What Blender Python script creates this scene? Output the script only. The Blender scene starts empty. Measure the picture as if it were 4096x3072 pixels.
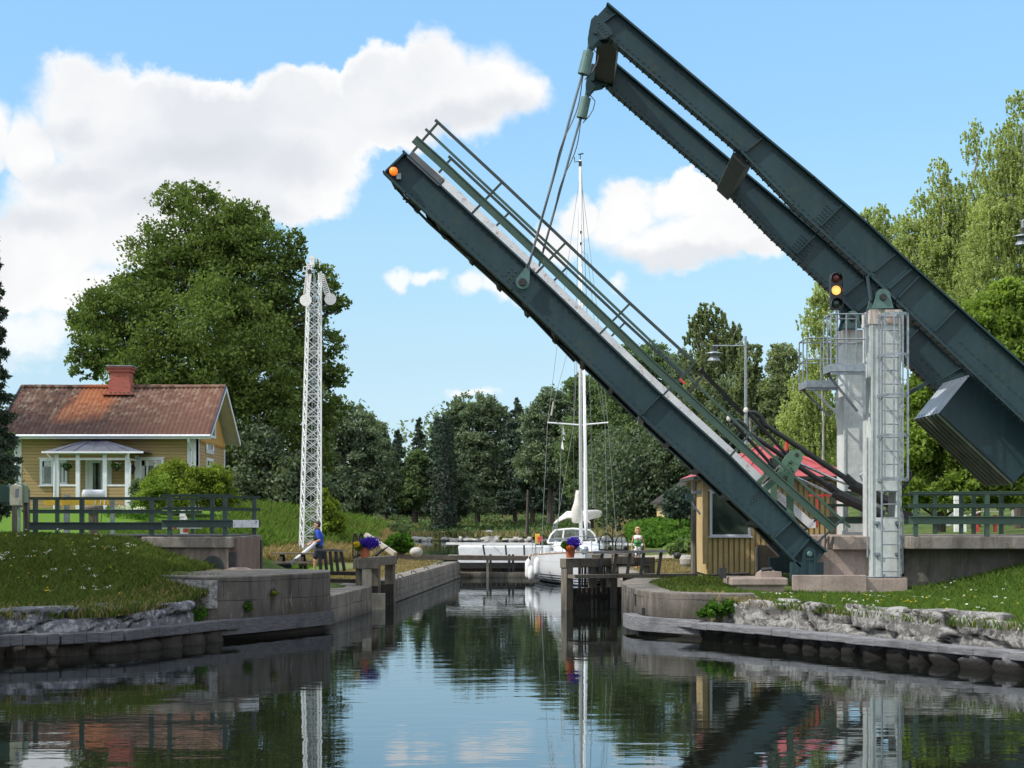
import bpy, bmesh, math, random
import numpy as np
from mathutils import Vector, Matrix, noise as mnoise
R=random.Random(7); NR=np.random.default_rng(11)
sc=bpy.context.scene
COL=sc.collection
F=6000.0; K=1.2; EYE=2.6; CX=2048; HY=2070
rad=math.radians
def P(px,py,D): return Vector(((px-CX)/F*D, K*D, EYE+(HY-py)/F*D))
def XZ(px,py,D): return ((px-CX)/F*D, EYE+(HY-py)/F*D)
# ------------------------------------------------------------ mesh builder
class MB:
    def __init__(s): s.v=[]; s.f=[]
    def add(s,vs,fs):
        o=len(s.v); s.v+= [tuple(v) for v in vs]; s.f+=[tuple(i+o for i in f) for f in fs]; return s
    def box(s,x0,x1,y0,y1,z0,z1):
        return s.add([(x0,y0,z0),(x1,y0,z0),(x1,y1,z0),(x0,y1,z0),(x0,y0,z1),(x1,y0,z1),(x1,y1,z1),(x0,y1,z1)],
            [(0,3,2,1),(4,5,6,7),(0,1,5,4),(1,2,6,5),(2,3,7,6),(3,0,4,7)])
    def beam(s,p,q,w,h,up=(0,0,1),w2=None,h2=None):
        p=Vector(p);q=Vector(q);d=(q-p).normalized();u=Vector(up)
        if abs(d.dot(u.normalized()))>.98: u=Vector((0,1,0)) if abs(d.y)<.9 else Vector((1,0,0))
        sd=d.cross(u).normalized();u=sd.cross(d).normalized()
        w2=w if w2 is None else w2; h2=h if h2 is None else h2
        vs=[p+sd*a*w/2+u*b*h/2 for a,b in((-1,-1),(1,-1),(1,1),(-1,1))]+[q+sd*a*w2/2+u*b*h2/2 for a,b in((-1,-1),(1,-1),(1,1),(-1,1))]
        return s.add(vs,[(0,1,2,3),(7,6,5,4),(0,4,5,1),(1,5,6,2),(2,6,7,3),(3,7,4,0)])
    def tube(s,pts,r,n=8,cap=True):
        pts=[Vector(p) for p in pts]; m=len(pts)
        rs=r if isinstance(r,(list,tuple)) else [r]*m
        o=len(s.v); prev=None
        for i,p in enumerate(pts):
            d=(pts[min(i+1,m-1)]-pts[max(i-1,0)]).normalized()
            if prev is None:
                a=Vector((0,0,1)) if abs(d.z)<.9 else Vector((1,0,0))
                sd=d.cross(a).normalized()
            else:
                sd=(prev-d*prev.dot(d)).normalized()
            prev=sd; u=d.cross(sd)
            for k in range(n):
                a=2*math.pi*k/n; s.v.append(tuple(p+(sd*math.cos(a)+u*math.sin(a))*rs[i]))
        for i in range(m-1):
            for k in range(n):
                a=o+i*n+k;b=o+i*n+(k+1)%n; s.f.append((a,b,b+n,a+n))
        if cap: s.f.append(tuple(o+k for k in range(n))[::-1]); s.f.append(tuple(o+(m-1)*n+k for k in range(n)))
        return s
    def prism(s,poly,y0,y1):
        n=len(poly); vs=[(x,y0,z) for x,z in poly]+[(x,y1,z) for x,z in poly]
        return s.add(vs,[tuple(range(n)),tuple(range(2*n-1,n-1,-1))]+[(i,(i+1)%n,(i+1)%n+n,i+n)[::-1] for i in range(n)])
    def prismv(s,poly,z0,z1):
        n=len(poly); vs=[(x,y,z0) for x,y in poly]+[(x,y,z1) for x,y in poly]
        return s.add(vs,[tuple(range(n))[::-1],tuple(range(n,2*n))]+[(i,(i+1)%n,(i+1)%n+n,i+n) for i in range(n)])
    def lathe(s,prof,c,n=16,axis='z'):
        o=len(s.v); c=Vector(c)
        for r,z in prof:
            for k in range(n):
                a=2*math.pi*k/n
                p=(r*math.cos(a),r*math.sin(a),z)
                if axis=='y': p=(p[0],p[2],p[1])
                if axis=='x': p=(p[2],p[0],p[1])
                s.v.append(tuple(c+Vector(p)))
        m=len(prof)
        for i in range(m-1):
            for k in range(n):
                a=o+i*n+k;b=o+i*n+(k+1)%n; s.f.append((a,b,b+n,a+n))
        s.f.append(tuple(o+k for k in range(n))[::-1]); s.f.append(tuple(o+(m-1)*n+k for k in range(n)))
        return s
    def ball(s,c,r,n=10,m=7):
        if not isinstance(r,(tuple,list)): r=(r,r,r)
        o=len(s.v); 
        for i in range(1,m):
            t=math.pi*i/m
            for k in range(n):
                a=2*math.pi*k/n; s.v.append((c[0]+r[0]*math.sin(t)*math.cos(a),c[1]+r[1]*math.sin(t)*math.sin(a),c[2]+r[2]*math.cos(t)))
        s.v.append((c[0],c[1],c[2]+r[2])); s.v.append((c[0],c[1],c[2]-r[2])); T=len(s.v)-2
        for i in range(m-2):
            for k in range(n):
                a=o+i*n+k;b=o+i*n+(k+1)%n; s.f.append((a,a+n,b+n,b))
        for k in range(n):
            s.f.append((T,o+k,o+(k+1)%n)); e=o+(m-2)*n; s.f.append((T+1,e+(k+1)%n,e+k))
        return s
    def build(s,name,mat,parent=None,smooth=False,bevel=0,remesh=0,sub=0):
        me=bpy.data.meshes.new(name); me.from_pydata(s.v,[],s.f); me.update()
        bm=bmesh.new(); bm.from_mesh(me); bmesh.ops.recalc_face_normals(bm,faces=bm.faces); bm.to_mesh(me); bm.free()
        if mat: me.materials.append(mat)
        o=bpy.data.objects.new(name,me); COL.objects.link(o)
        if smooth:
            me.polygons.foreach_set('use_smooth',[True]*len(me.polygons))
        if remesh:
            m=o.modifiers.new('remesh','REMESH'); m.mode='VOXEL'; m.voxel_size=remesh; m.use_smooth_shade=True
            if sub:
                q=o.modifiers.new('smooth','SMOOTH'); q.iterations=sub; q.factor=.5
        if bevel:
            m=o.modifiers.new('bevel','BEVEL'); m.width=bevel; m.segments=2; m.limit_method='ANGLE'; m.angle_limit=rad(40)
        if parent: setp(o,parent)
        return o
def split(mb,name,mat,parent=None,**kw):
    par=list(range(len(mb.v)))
    def fd(a):
        while par[a]!=a: par[a]=par[par[a]]; a=par[a]
        return a
    for f in mb.f:
        for i in f[1:]: par[fd(i)]=fd(f[0])
    g={}
    for f in mb.f: g.setdefault(fd(f[0]),[]).append(f)
    out=[]
    for fs in g.values():
        ids=sorted({i for f in fs for i in f}); mp={k:j for j,k in enumerate(ids)}
        n=MB(); n.v=[mb.v[i] for i in ids]; n.f=[tuple(mp[i] for i in f) for f in fs]; out.append(n.build(name,mat,parent,**kw))
    return out
def setp(o,parent):
    o.parent=parent
    M=Matrix.Identity(4); q=parent
    M=Matrix.Translation(-parent.location) if parent.type=='EMPTY' else Matrix.Identity(4)
    o.matrix_parent_inverse=M
def tag(o,label=None,cat=None,group=None,kind=None):
    if label: o['label']=label
    if cat: o['category']=cat
    if group: o['group']=group
    if kind: o['kind']=kind
    return o
def thing(name,label,cat,loc,group=None):
    o=bpy.data.objects.new(name,None); COL.objects.link(o); o.location=loc; o.empty_display_size=.2
    return tag(o,label,cat,group)
def struct(o): o['kind']='structure'; return o
def copy_thing(t,loc,label=None,group=None):
    r=t.copy(); COL.objects.link(r); r.location=loc
    if label: r['label']=label
    if group: r['group']=group
    for c in t.children:
        d=c.copy(); COL.objects.link(d); d.parent=r
        for g in c.children:
            e=g.copy(); COL.objects.link(e); e.parent=d
    return r
def npmesh(name,verts,quads,mat,attrs=None,parent=None,tris=False):
    k=quads.shape[1]
    me=bpy.data.meshes.new(name); n=len(verts); m=len(quads)
    me.vertices.add(n); me.vertices.foreach_set('co',np.ascontiguousarray(verts,dtype=np.float32).ravel())
    me.loops.add(m*k); me.loops.foreach_set('vertex_index',np.ascontiguousarray(quads,dtype=np.int32).ravel())
    me.polygons.add(m); me.polygons.foreach_set('loop_start',np.arange(0,m*k,k,dtype=np.int32))
    me.update(calc_edges=True)
    for nm,a in (attrs or {}).items():
        at=me.attributes.new(nm,'FLOAT','POINT'); at.data.foreach_set('value',np.ascontiguousarray(a,dtype=np.float32))
    me.materials.append(mat)
    o=bpy.data.objects.new(name,me); COL.objects.link(o)
    if parent: setp(o,parent)
    return o
# ------------------------------------------------------------ materials
class NT:
    def __init__(s,name):
        s.m=bpy.data.materials.new(name); s.m.use_nodes=True; s.t=s.m.node_tree; s.t.nodes.clear()
        s.out=s.n('ShaderNodeOutputMaterial')
    def n(s,t,**kw):
        nd=s.t.nodes.new(t)
        for k,v in kw.items():
            if k.startswith('i_'):
                nd.inputs[k[2:].replace('_',' ')].default_value=v
            else: setattr(nd,k,v)
        return nd
    def l(s,a,b): s.t.links.new(a,b)
    def noise(s,scale,detail=4,vec=None,rough=.55,dist=0):
        n=s.n('ShaderNodeTexNoise'); n.inputs['Scale'].default_value=scale; n.inputs['Detail'].default_value=detail
        n.inputs['Roughness'].default_value=rough; n.inputs['Distortion'].default_value=dist
        if vec: s.l(vec,n.inputs['Vector'])
        return n.outputs['Fac']
    def pos(s,scale=(1,1,1)):
        g=s.n('ShaderNodeNewGeometry'); m=s.n('ShaderNodeMapping'); m.inputs['Scale'].default_value=scale
        s.l(g.outputs['Position'],m.inputs['Vector']); return m.outputs['Vector']
    def ramp(s,fac,stops,interp='LINEAR'):
        r=s.n('ShaderNodeValToRGB'); e=r.color_ramp.elements; r.color_ramp.interpolation=interp
        while len(e)<len(stops): e.new(.5)
        for x,(p,c) in zip(e,stops):
            x.position=p; x.color=(*c,1) if len(c)==3 else c
        s.l(fac,r.inputs['Fac']); return r.outputs['Color']
    def mix(s,fac,a,b,blend='MIX'):
        m=s.n('ShaderNodeMix',data_type='RGBA',blend_type=blend)
        if isinstance(fac,(int,float)): m.inputs[0].default_value=fac
        else: s.l(fac,m.inputs[0])
        for i,v in((6,a),(7,b)):
            if isinstance(v,tuple): m.inputs[i].default_value=(*v,1)
            else: s.l(v,m.inputs[i])
        return m.outputs[2]
    def math(s,op,a,b=None,clamp=False):
        m=s.n('ShaderNodeMath',operation=op); m.use_clamp=clamp
        for i,v in enumerate((a,b)):
            if v is None: continue
            if isinstance(v,(int,float)): m.inputs[i].default_value=v
            else: s.l(v,m.inputs[i])
        return m.outputs[0]
    def sep(s,vec):
        x=s.n('ShaderNodeSeparateXYZ'); s.l(vec,x.inputs[0]); return x.outputs
    def bsdf(s,color,rough=.6,metal=0,bump=None,bstr=.3,bdist=.02,spec=.5,**kw):
        b=s.n('ShaderNodeBsdfPrincipled')
        if isinstance(color,tuple): b.inputs['Base Color'].default_value=(*color,1)
        else: s.l(color,b.inputs['Base Color'])
        if isinstance(rough,(int,float)): b.inputs['Roughness'].default_value=rough
        else: s.l(rough,b.inputs['Roughness'])
        b.inputs['Metallic'].default_value=metal; b.inputs['Specular IOR Level'].default_value=spec
        if bump is not None:
            n=s.n('ShaderNodeBump'); n.inputs['Strength'].default_value=bstr; n.inputs['Distance'].default_value=bdist
            s.l(bump,n.inputs['Height']); s.l(n.outputs[0],b.inputs['Normal'])
        for k,v in kw.items(): b.inputs[k.replace('_',' ')].default_value=v
        s.l(b.outputs[0],s.out.inputs['Surface']); return b
def mottled(name,c1,c2,scale=3,rough=.55,metal=0,fine=25,bstr=.15,dirt=None,streak=None,streak_amt=.5,spec=.5,thr=(.35,.65)):
    t=NT(name); p=t.pos(); n=t.noise(scale,6,p)
    c=t.ramp(n,[(thr[0],c1),(thr[1],c2)])
    if streak:
        s=t.noise(1,5,t.pos((6,6,.35)),.6); f=t.ramp(s,[(.5,(0,0,0)),(.72,(streak_amt,)*3)]); c=t.mix(f,c,streak)
    if dirt:
        s=t.noise(scale*2.7,7,t.pos((1,1,1)),.7); f=t.ramp(s,[(.56,(0,0,0)),(.68,(.8,)*3)]); c=t.mix(f,c,dirt)
    f=t.noise(fine,5,p)
    c=t.mix(.25,c,t.ramp(f,[(.3,(.5,.5,.5)),(.7,(1.25,1.25,1.25))]),'MULTIPLY') if True else c
    t.bsdf(c,rough,metal,bump=f,bstr=bstr,spec=spec); return t.m
M={}
M['girder']=mottled('dark_green_paint',(.010,.032,.040),(.018,.047,.056),.7,.5,streak=(.035,.06,.058),streak_amt=.45,fine=9,bstr=.05,dirt=(.035,.05,.04),spec=.35)
M['girder_edge']=mottled('rusty_edge_paint',(.018,.026,.026),(.035,.045,.038),2,.7,dirt=(.06,.035,.02))
M['green_rail']=mottled('mid_green_paint',(.03,.068,.05),(.047,.09,.063),2,.5,streak=(.03,.06,.045))
M['dark_rail']=mottled('dark_rail_paint',(.018,.032,.034),(.03,.048,.045),4,.55)
M['teal']=mottled('teal_steel',(.06,.13,.12),(.09,.17,.155),3,.5,dirt=(.05,.07,.06))
M['white_rail']=mottled('white_guard_paint',(.62,.65,.68),(.74,.76,.77),2,.5,dirt=(.35,.12,.06))
M['white']=mottled('white_paint',(.7,.7,.68),(.8,.8,.79),3,.5,fine=12)
M['white_rust']=mottled('white_tower_paint',(.7,.72,.74),(.82,.82,.82),3,.5,dirt=(.6,.62,.64))
M['tower_red']=mottled('flaking_red_white',(.78,.77,.77),(.8,.8,.8),5,.5,dirt=(.6,.08,.07),thr=(.3,.7))
M['post']=mottled('weathered_white_steel',(.50,.55,.54),(.62,.65,.63),1.5,.55,streak=(.3,.28,.22),streak_amt=.35,dirt=(.42,.44,.42),fine=6,bstr=.08)
M['post_cap']=mottled('rust_stained_white',(.6,.58,.55),(.7,.68,.64),2,.6,streak=(.32,.13,.06),streak_amt=.9,dirt=(.25,.1,.05))
M['galv']=mottled('galvanised_steel',(.20,.23,.26),(.32,.36,.39),8,.42,metal=.4)
M['black']=mottled('black_rubber',(.01,.01,.012),(.022,.022,.024),5,.5)
M['iron']=mottled('black_iron',(.012,.012,.013),(.03,.03,.03),6,.6)
M['chrome']=mottled('chrome_rod',(.6,.65,.75),(.7,.75,.85),3,.15,metal=1)
M['red']=mottled('red_paint',(.45,.04,.03),(.55,.07,.05),3,.5)
M['orange']=mottled('terracotta',(.45,.12,.05),(.55,.17,.08),6,.8)
M['boulder']=mottled('pale_boulder',(.3,.28,.26),(.45,.43,.4),4,.9,fine=20,bstr=.5)
M['navy']=mottled('navy_cloth',(.012,.014,.03),(.022,.026,.05),9,.9)
M['blue_shirt']=mottled('blue_cloth',(.012,.06,.42),(.02,.09,.55),9,.85)
M['skin']=mottled('skin',(.45,.24,.15),(.52,.29,.19),12,.6,fine=60,bstr=.02)
M['skin2']=mottled('tanned_skin',(.40,.20,.12),(.47,.25,.16),12,.6,fine=60,bstr=.02)
M['hair_dark']=mottled('dark_hair',(.02,.012,.008),(.04,.025,.015),20,.7)
M['hair_blond']=mottled('blond_hair',(.42,.25,.1),(.55,.36,.17),20,.7)
M['green_cloth']=mottled('green_vest',(.03,.28,.05),(.05,.36,.08),9,.7)
M['gelcoat']=mottled('boat_gelcoat',(.74,.76,.78),(.8,.81,.82),2,.25,fine=3,bstr=.01)
M['canvas']=mottled('pale_canvas',(.55,.53,.48),(.66,.63,.58),2,.9,fine=30)
M['mast']=mottled('mast_aluminium',(.72,.73,.75),(.8,.8,.82),3,.35,metal=.1)
M['cable']=mottled('steel_wire',(.2,.22,.22),(.3,.32,.32),3,.4,metal=.5)
M['yellow_paint']=mottled('yellow_boom_paint',(.6,.36,.03),(.68,.44,.06),2,.5,fine=8)
M['asphalt']=mottled('asphalt',(.045,.045,.045),(.065,.062,.06),3,.9,fine=40)
M['trim']=mottled('house_trim_white',(.6,.63,.68),(.68,.7,.74),3,.6)
M['soffit']=mottled('cream_soffit',(.62,.6,.52),(.7,.68,.6),2,.7)
M['pink']=mottled('pinkish_concrete',(.26,.20,.17),(.36,.29,.25),1.4,.9,streak=(.13,.11,.1),dirt=(.18,.16,.14),fine=18,bstr=.5)
def emis(name,c,s,base=(.1,.1,.1)):
    t=NT(name); t.bsdf(base,.4,Emission_Color=(*c,1),Emission_Strength=s); return t.m
M['amber_on']=emis('lit_amber_lens',(1,.48,.12),1.5,(.8,.4,.1))
M['amber_lamp']=emis('orange_lamp_lens',(1,.2,.01),.7,(.8,.2,.02))
M['red_lens']=mottled('unlit_red_lens',(.1,.01,.01),(.14,.015,.012),5,.15)
M['green_lens']=mottled('unlit_green_lens',(.015,.03,.025),(.02,.05,.04),5,.15)
def glass():
    t=NT('dark_glass'); n=t.noise(1.2,3,t.pos()); c=t.ramp(n,[(.4,(.03,.045,.035)),(.65,(.10,.13,.10))])
    t.bsdf(c,.05,spec=1.0); return t.m
M['glass']=glass()
def concrete(name,a,b,low=(.03,.028,.025),zl=(.15,.9),joint=True):
    t=NT(name); p=t.pos(); n=t.noise(1.1,7,p,.65); c=t.ramp(n,[(.3,a),(.7,b)])
    s=t.noise(1,6,t.pos((1.5,1.5,.25)),.72,1.0); c=t.mix(t.ramp(s,[(.45,(0,0,0)),(.66,(.75,)*3)]),c,tuple(x*.34 for x in a))
    s2=t.noise(2.2,6,t.pos((3,3,.8)),.7); c=t.mix(t.ramp(s2,[(.6,(0,0,0)),(.7,(.55,)*3)]),c,(.42,.40,.37))
    z=t.sep(p)[2]; nz=t.math('ADD',z,t.math('MULTIPLY',t.noise(2.5,4,p),.35))
    f=t.ramp(nz,[(zl[0],(1,1,1)),(zl[1],(0,0,0))]); c=t.mix(t.ramp(t.noise(1.7,5,p,.7),[(.5,(0,0,0)),(.66,(.5,)*3)]),c,(.09,.085,.045)); c=t.mix(f,c,low)
    h=t.noise(14,6,p,.7)
    if joint:
        br=t.n('ShaderNodeTexBrick'); br.inputs['Scale'].default_value=1; br.inputs['Mortar Size'].default_value=.012
        br.inputs['Brick Width'].default_value=1.5; br.inputs['Row Height'].default_value=.42; br.inputs['Color1'].default_value=(1,1,1,1);br.inputs['Color2'].default_value=(.8,.8,.8,1);br.inputs['Mortar'].default_value=(.2,.2,.2,1)
        x,y,zz=t.sep(p); cb=t.n('ShaderNodeCombineXYZ'); t.l(t.math('ADD',x,t.math('MULTIPLY',y,.8)),cb.inputs[0]); t.l(t.math('ADD',zz,t.math('MULTIPLY',t.noise(.6,2,p),.1)),cb.inputs[1])
        t.l(cb.outputs[0],br.inputs['Vector']); c=t.mix(t.ramp(t.noise(.9,4,p),[(.42,(.1,)*3),(.6,(.85,)*3)]),c,br.outputs['Color'],'MULTIPLY')
        h=t.math('ADD',h,t.math('MULTIPLY',t.math('SUBTRACT',1,br.outputs['Fac']),.6))
    t.bsdf(c,.92,bump=h,bstr=.6,bdist=.03,spec=.25); return t.m
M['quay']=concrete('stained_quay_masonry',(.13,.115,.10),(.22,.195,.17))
M['quay_dark']=concrete('shaded_quay_masonry',(.085,.077,.07),(.15,.137,.122))  # quay masonry with the left bank's shade darkened into its colour
M['railL']=mottled('shaded_green_paint',(.018,.04,.036),(.03,.058,.05),2,.55)  # green rail paint, shade on the left railings put into the colour
M['lockwall']=concrete('lock_wall_concrete',(.20,.18,.155),(.30,.27,.235),zl=(.05,.45))
M['abut']=concrete('abutment_concrete',(.19,.155,.135),(.29,.245,.215),zl=(-2,-1),joint=False)
M['slab']=concrete('slab_concrete',(.17,.15,.135),(.27,.245,.215),zl=(-2,-1),joint=False)
M['darkwall']=concrete('dark_wall_concrete',(.10,.09,.08),(.17,.155,.14),zl=(.5,1.4),joint=False)
def lichen(name,base=(.13,.125,.14),white=(.52,.52,.50),amt=.5):
    t=NT(name); p=t.pos(); n=t.noise(3,7,p,.7); c=t.ramp(n,[(.3,tuple(x*.5 for x in base)),(.7,tuple(x*1.7 for x in base))])
    v=t.noise(3.2,8,t.pos((1,1,1.6)),.72,.6); w=t.noise(11,6,p,.75)
    f=t.math('ADD',t.math('MULTIPLY',v,.7),t.math('MULTIPLY',w,.3)); f=t.ramp(f,[(amt-.015,(0,0,0)),(amt+.03,(1,1,1))])
    c=t.mix(f,c,t.ramp(w,[(.3,tuple(x*.75 for x in white)),(.7,white)]))
    z=t.sep(p)[2]; c=t.mix(t.ramp(z,[(.12,(1,1,1)),(.38,(0,0,0))]),c,(.02,.018,.016))
    ck=t.n('ShaderNodeAttribute',attribute_name='crack').outputs['Fac']; c=t.mix(t.ramp(ck,[(.25,(0,0,0)),(.75,(.93,)*3)]),c,(.012,.011,.01))
    t.bsdf(c,.95,bump=t.math('ADD',w,v),bstr=.7,bdist=.05,spec=.2); return t.m
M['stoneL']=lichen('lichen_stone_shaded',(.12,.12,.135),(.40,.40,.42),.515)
M['stoneR']=lichen('lichen_stone_pale',(.13,.125,.12),(.36,.35,.335),.495)
def timber(name,a,b,sc=(1.5,1.5,14)):
    t=NT(name); g=t.noise(2.2,7,t.pos(sc),.7); c=t.ramp(g,[(.3,a),(.7,b)])
    k=t.noise(1.2,5,t.pos()); c=t.mix(t.ramp(k,[(.5,(0,0,0)),(.7,(.6,)*3)]),c,tuple(x*.45 for x in a))
    t.bsdf(c,.9,bump=g,bstr=.8,bdist=.02,spec=.2); return t.m
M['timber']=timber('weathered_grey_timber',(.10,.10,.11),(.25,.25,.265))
M['timberL']=timber('shaded_grey_timber',(.055,.055,.06),(.14,.14,.15))  # grey timber again, darkened in colour for the shaded left bank
M['timberdark']=timber('wet_dark_timber',(.025,.022,.02),(.06,.052,.045),(8,8,1))
M['gatewood']=timber('gate_timber',(.10,.088,.072),(.26,.23,.19),(9,9,1))
M['palewood']=timber('pale_timber',(.36,.33,.27),(.52,.48,.40),(8,8,1))
M['benchwood']=timber('bench_timber',(.10,.085,.07),(.19,.16,.13),(1,6,14))
def bark(name,a,b):
    t=NT(name); g=t.noise(2.5,6,t.pos((3,3,.6)),.7); t.bsdf(t.ramp(g,[(.35,a),(.65,b)]),.95,bump=g,bstr=.8,bdist=.05); return t.m
M['bark']=bark('bark',(.035,.028,.022),(.10,.085,.07))
M['birchbark']=bark('birch_bark',(.12,.11,.10),(.55,.53,.5))
def leafmat(name,dark,light,trans=.35,spec=.25):
    t=NT(name); a=t.n('ShaderNodeAttribute',attribute_name='tint').outputs['Fac']
    n=t.noise(.35,4,t.pos()); f=t.math('ADD',t.math('MULTIPLY',a,.75),t.math('MULTIPLY',n,.45))
    c=t.ramp(f,[(.15,dark),(.85,light)])
    b=t.n('ShaderNodeBsdfDiffuse'); t.l(c,b.inputs['Color'])
    tr=t.n('ShaderNodeBsdfTranslucent'); t.l(t.mix(1,c,(1.25,1.35,.6),'MULTIPLY'),tr.inputs['Color'])
    m=t.n('ShaderNodeMixShader'); m.inputs[0].default_value=trans; t.l(b.outputs[0],m.inputs[1]); t.l(tr.outputs[0],m.inputs[2]); t.l(m.outputs[0],t.out.inputs['Surface'])
    return t.m
M['linden']=leafmat('linden_leaves',(.04,.07,.02),(.15,.205,.06))
M['far_decid']=leafmat('far_broadleaf_leaves',(.066,.098,.066),(.185,.235,.145),.32)  # distance haze mixed into the leaf colour as a pale bluish lift
M['far_light']=leafmat('far_light_leaves',(.06,.10,.045),(.17,.235,.11),.35)
M['conifer']=leafmat('conifer_needles',(.034,.052,.045),(.09,.125,.09),.18)  # needle colour lightened and blued to carry distance haze
M['birch']=leafmat('birch_leaves',(.18,.23,.09),(.48,.53,.24),.5)
M['birch_far']=leafmat('distant_birch_leaves',(.09,.12,.06),(.25,.29,.15),.4)
M['maple']=leafmat('bright_maple_leaves',(.075,.13,.025),(.27,.36,.085),.55)
M['bushy']=leafmat('yellow_green_shrub_leaves',(.06,.10,.018),(.22,.28,.05),.45)
M['bushgreen']=leafmat('green_shrub_leaves',(.02,.06,.012),(.09,.19,.03),.4)
M['bracken']=leafmat('bracken_leaves',(.03,.08,.015),(.11,.21,.04),.4)
M['grassblade']=leafmat('grass_blades',(.035,.065,.014),(.14,.18,.05),.35,.1)
M['lawnblade']=leafmat('lawn_blades',(.055,.10,.02),(.13,.20,.045),.35,.1)
M['drygrass']=leafmat('dry_grass_stems',(.14,.11,.05),(.36,.28,.14),.3,.1)
M['hay']=leafmat('reddish_meadow_grass',(.15,.145,.065),(.38,.33,.18),.38,.1)
M['petal_white']=leafmat('white_petals',(.5,.5,.45),(.75,.75,.7),.2)
M['petal_yellow']=leafmat('yellow_petals',(.6,.45,.03),(.8,.6,.05),.2)
M['petal_purple']=leafmat('violet_petals',(.035,.015,.28),(.09,.05,.55),.3)
M['petal_orange']=leafmat('orange_petals',(.6,.15,.02),(.8,.35,.05),.3)
M['hosta']=leafmat('pale_hosta_leaves',(.10,.17,.06),(.26,.34,.15),.4)
def groundmat():
    t=NT('grass_ground'); p=t.pos(); a=t.n('ShaderNodeAttribute',attribute_name='dry').outputs['Fac']
    n=t.noise(.8,6,p,.65); m=t.noise(9,5,p,.7)
    g=t.ramp(t.math('ADD',t.math('MULTIPLY',n,.5),t.math('MULTIPLY',m,.5)),[(.3,(.022,.045,.009)),(.5,(.05,.095,.016)),(.72,(.10,.16,.028))])
    d=t.ramp(t.math('ADD',t.math('MULTIPLY',n,.5),t.math('MULTIPLY',m,.5)),[(.3,(.10,.08,.045)),(.7,(.28,.23,.13))])
    f=t.math('ADD',a,t.math('MULTIPLY',t.math('SUBTRACT',n,.5),1.4),True)
    c=t.mix(f,g,d)
    b=t.n('ShaderNodeAttribute',attribute_name='lawn').outputs['Fac']
    c=t.mix(b,c,t.ramp(m,[(.3,(.06,.13,.012)),(.7,(.12,.22,.025))]))
    s=t.n('ShaderNodeAttribute',attribute_name='dark').outputs['Fac']
    c=t.mix(s,c,(.02,.022,.010))
    t.bsdf(c,.95,bump=m,bstr=.8,bdist=.06,spec=.1); return t.m
M['ground']=groundmat()
def watermat(name,amp=1.0,deep=(.010,.011,.008)):
    t=NT(name); 
    n1=t.noise(1,3,t.pos((.55,1.5,1)),.5,.3); n2=t.noise(1,2,t.pos((2.4,7.0,1)),.5,.2); n3=t.noise(1,2,t.pos((.10,.22,1)),.5)
    gate=t.ramp(n3,[(.42,(.2,.2,.2)),(.62,(1,1,1))])
    h=t.math('ADD',t.math('MULTIPLY',n1,.0065*amp),t.math('MULTIPLY',t.math('MULTIPLY',n2,.0024*amp),gate))
    b=t.n('ShaderNodeBump'); b.inputs['Strength'].default_value=.5; b.inputs['Distance'].default_value=1.0; t.l(h,b.inputs['Height'])
    d=t.n('ShaderNodeBsdfDiffuse'); d.inputs['Color'].default_value=(*deep,1)
    g=t.n('ShaderNodeBsdfGlossy'); g.inputs['Roughness'].default_value=.012; g.inputs['Color'].default_value=(.86,.92,.96,1)
    t.l(b.outputs[0],g.inputs['Normal'])
    f=t.n('ShaderNodeFresnel'); f.inputs['IOR'].default_value=2.1; t.l(b.outputs[0],f.inputs['Normal'])
    m=t.n('ShaderNodeMixShader'); t.l(f.outputs[0],m.inputs[0]); t.l(d.outputs[0],m.inputs[1]); t.l(g.outputs[0],m.inputs[2]); t.l(m.outputs[0],t.out.inputs['Surface']); return t.m
M['water']=watermat('canal_water'); M['water_up']=watermat('upper_water',.6)
def siding(name,a,b,axis='z',pitch=.16,depth=.02):
    t=NT(name); p=t.pos(); s=t.sep(p); v={'z':s[2],'x':s[0],'y':s[1]}[axis]
    fr=t.math('FRACT',t.math('DIVIDE',v,pitch)); n=t.noise(2.2,6,t.pos((1,1,.3) if axis!='z' else (.4,.4,3)),.6)
    c=t.ramp(n,[(.3,a),(.7,b)]); c=t.mix(t.ramp(fr,[(0,(.75,)*3),(.1,(.75,)*3),(.16,(0,0,0))]),c,tuple(x*.35 for x in a))
    t.bsdf(c,.75,bump=t.math('POWER',fr,.5),bstr=.6,bdist=depth,spec=.2); return t.m
M['siding']=siding('ochre_siding',(.33,.235,.115),(.41,.295,.15),'z',.17)
M['sidingv']=siding('ochre_vertical_boards',(.42,.24,.06),(.5,.3,.09),'y',.16)
M['board_wall']=mottled('shadowed_board_paint',(.30,.20,.085),(.38,.27,.12),1.5,.7,streak=(.2,.13,.05),streak_amt=.6)  # board paint darkened between the battens, their shadow put into the colour
M['board']=mottled('yellow_board_paint',(.52,.37,.17),(.62,.46,.23),1.5,.7,streak=(.38,.26,.11),streak_amt=.6)
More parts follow.
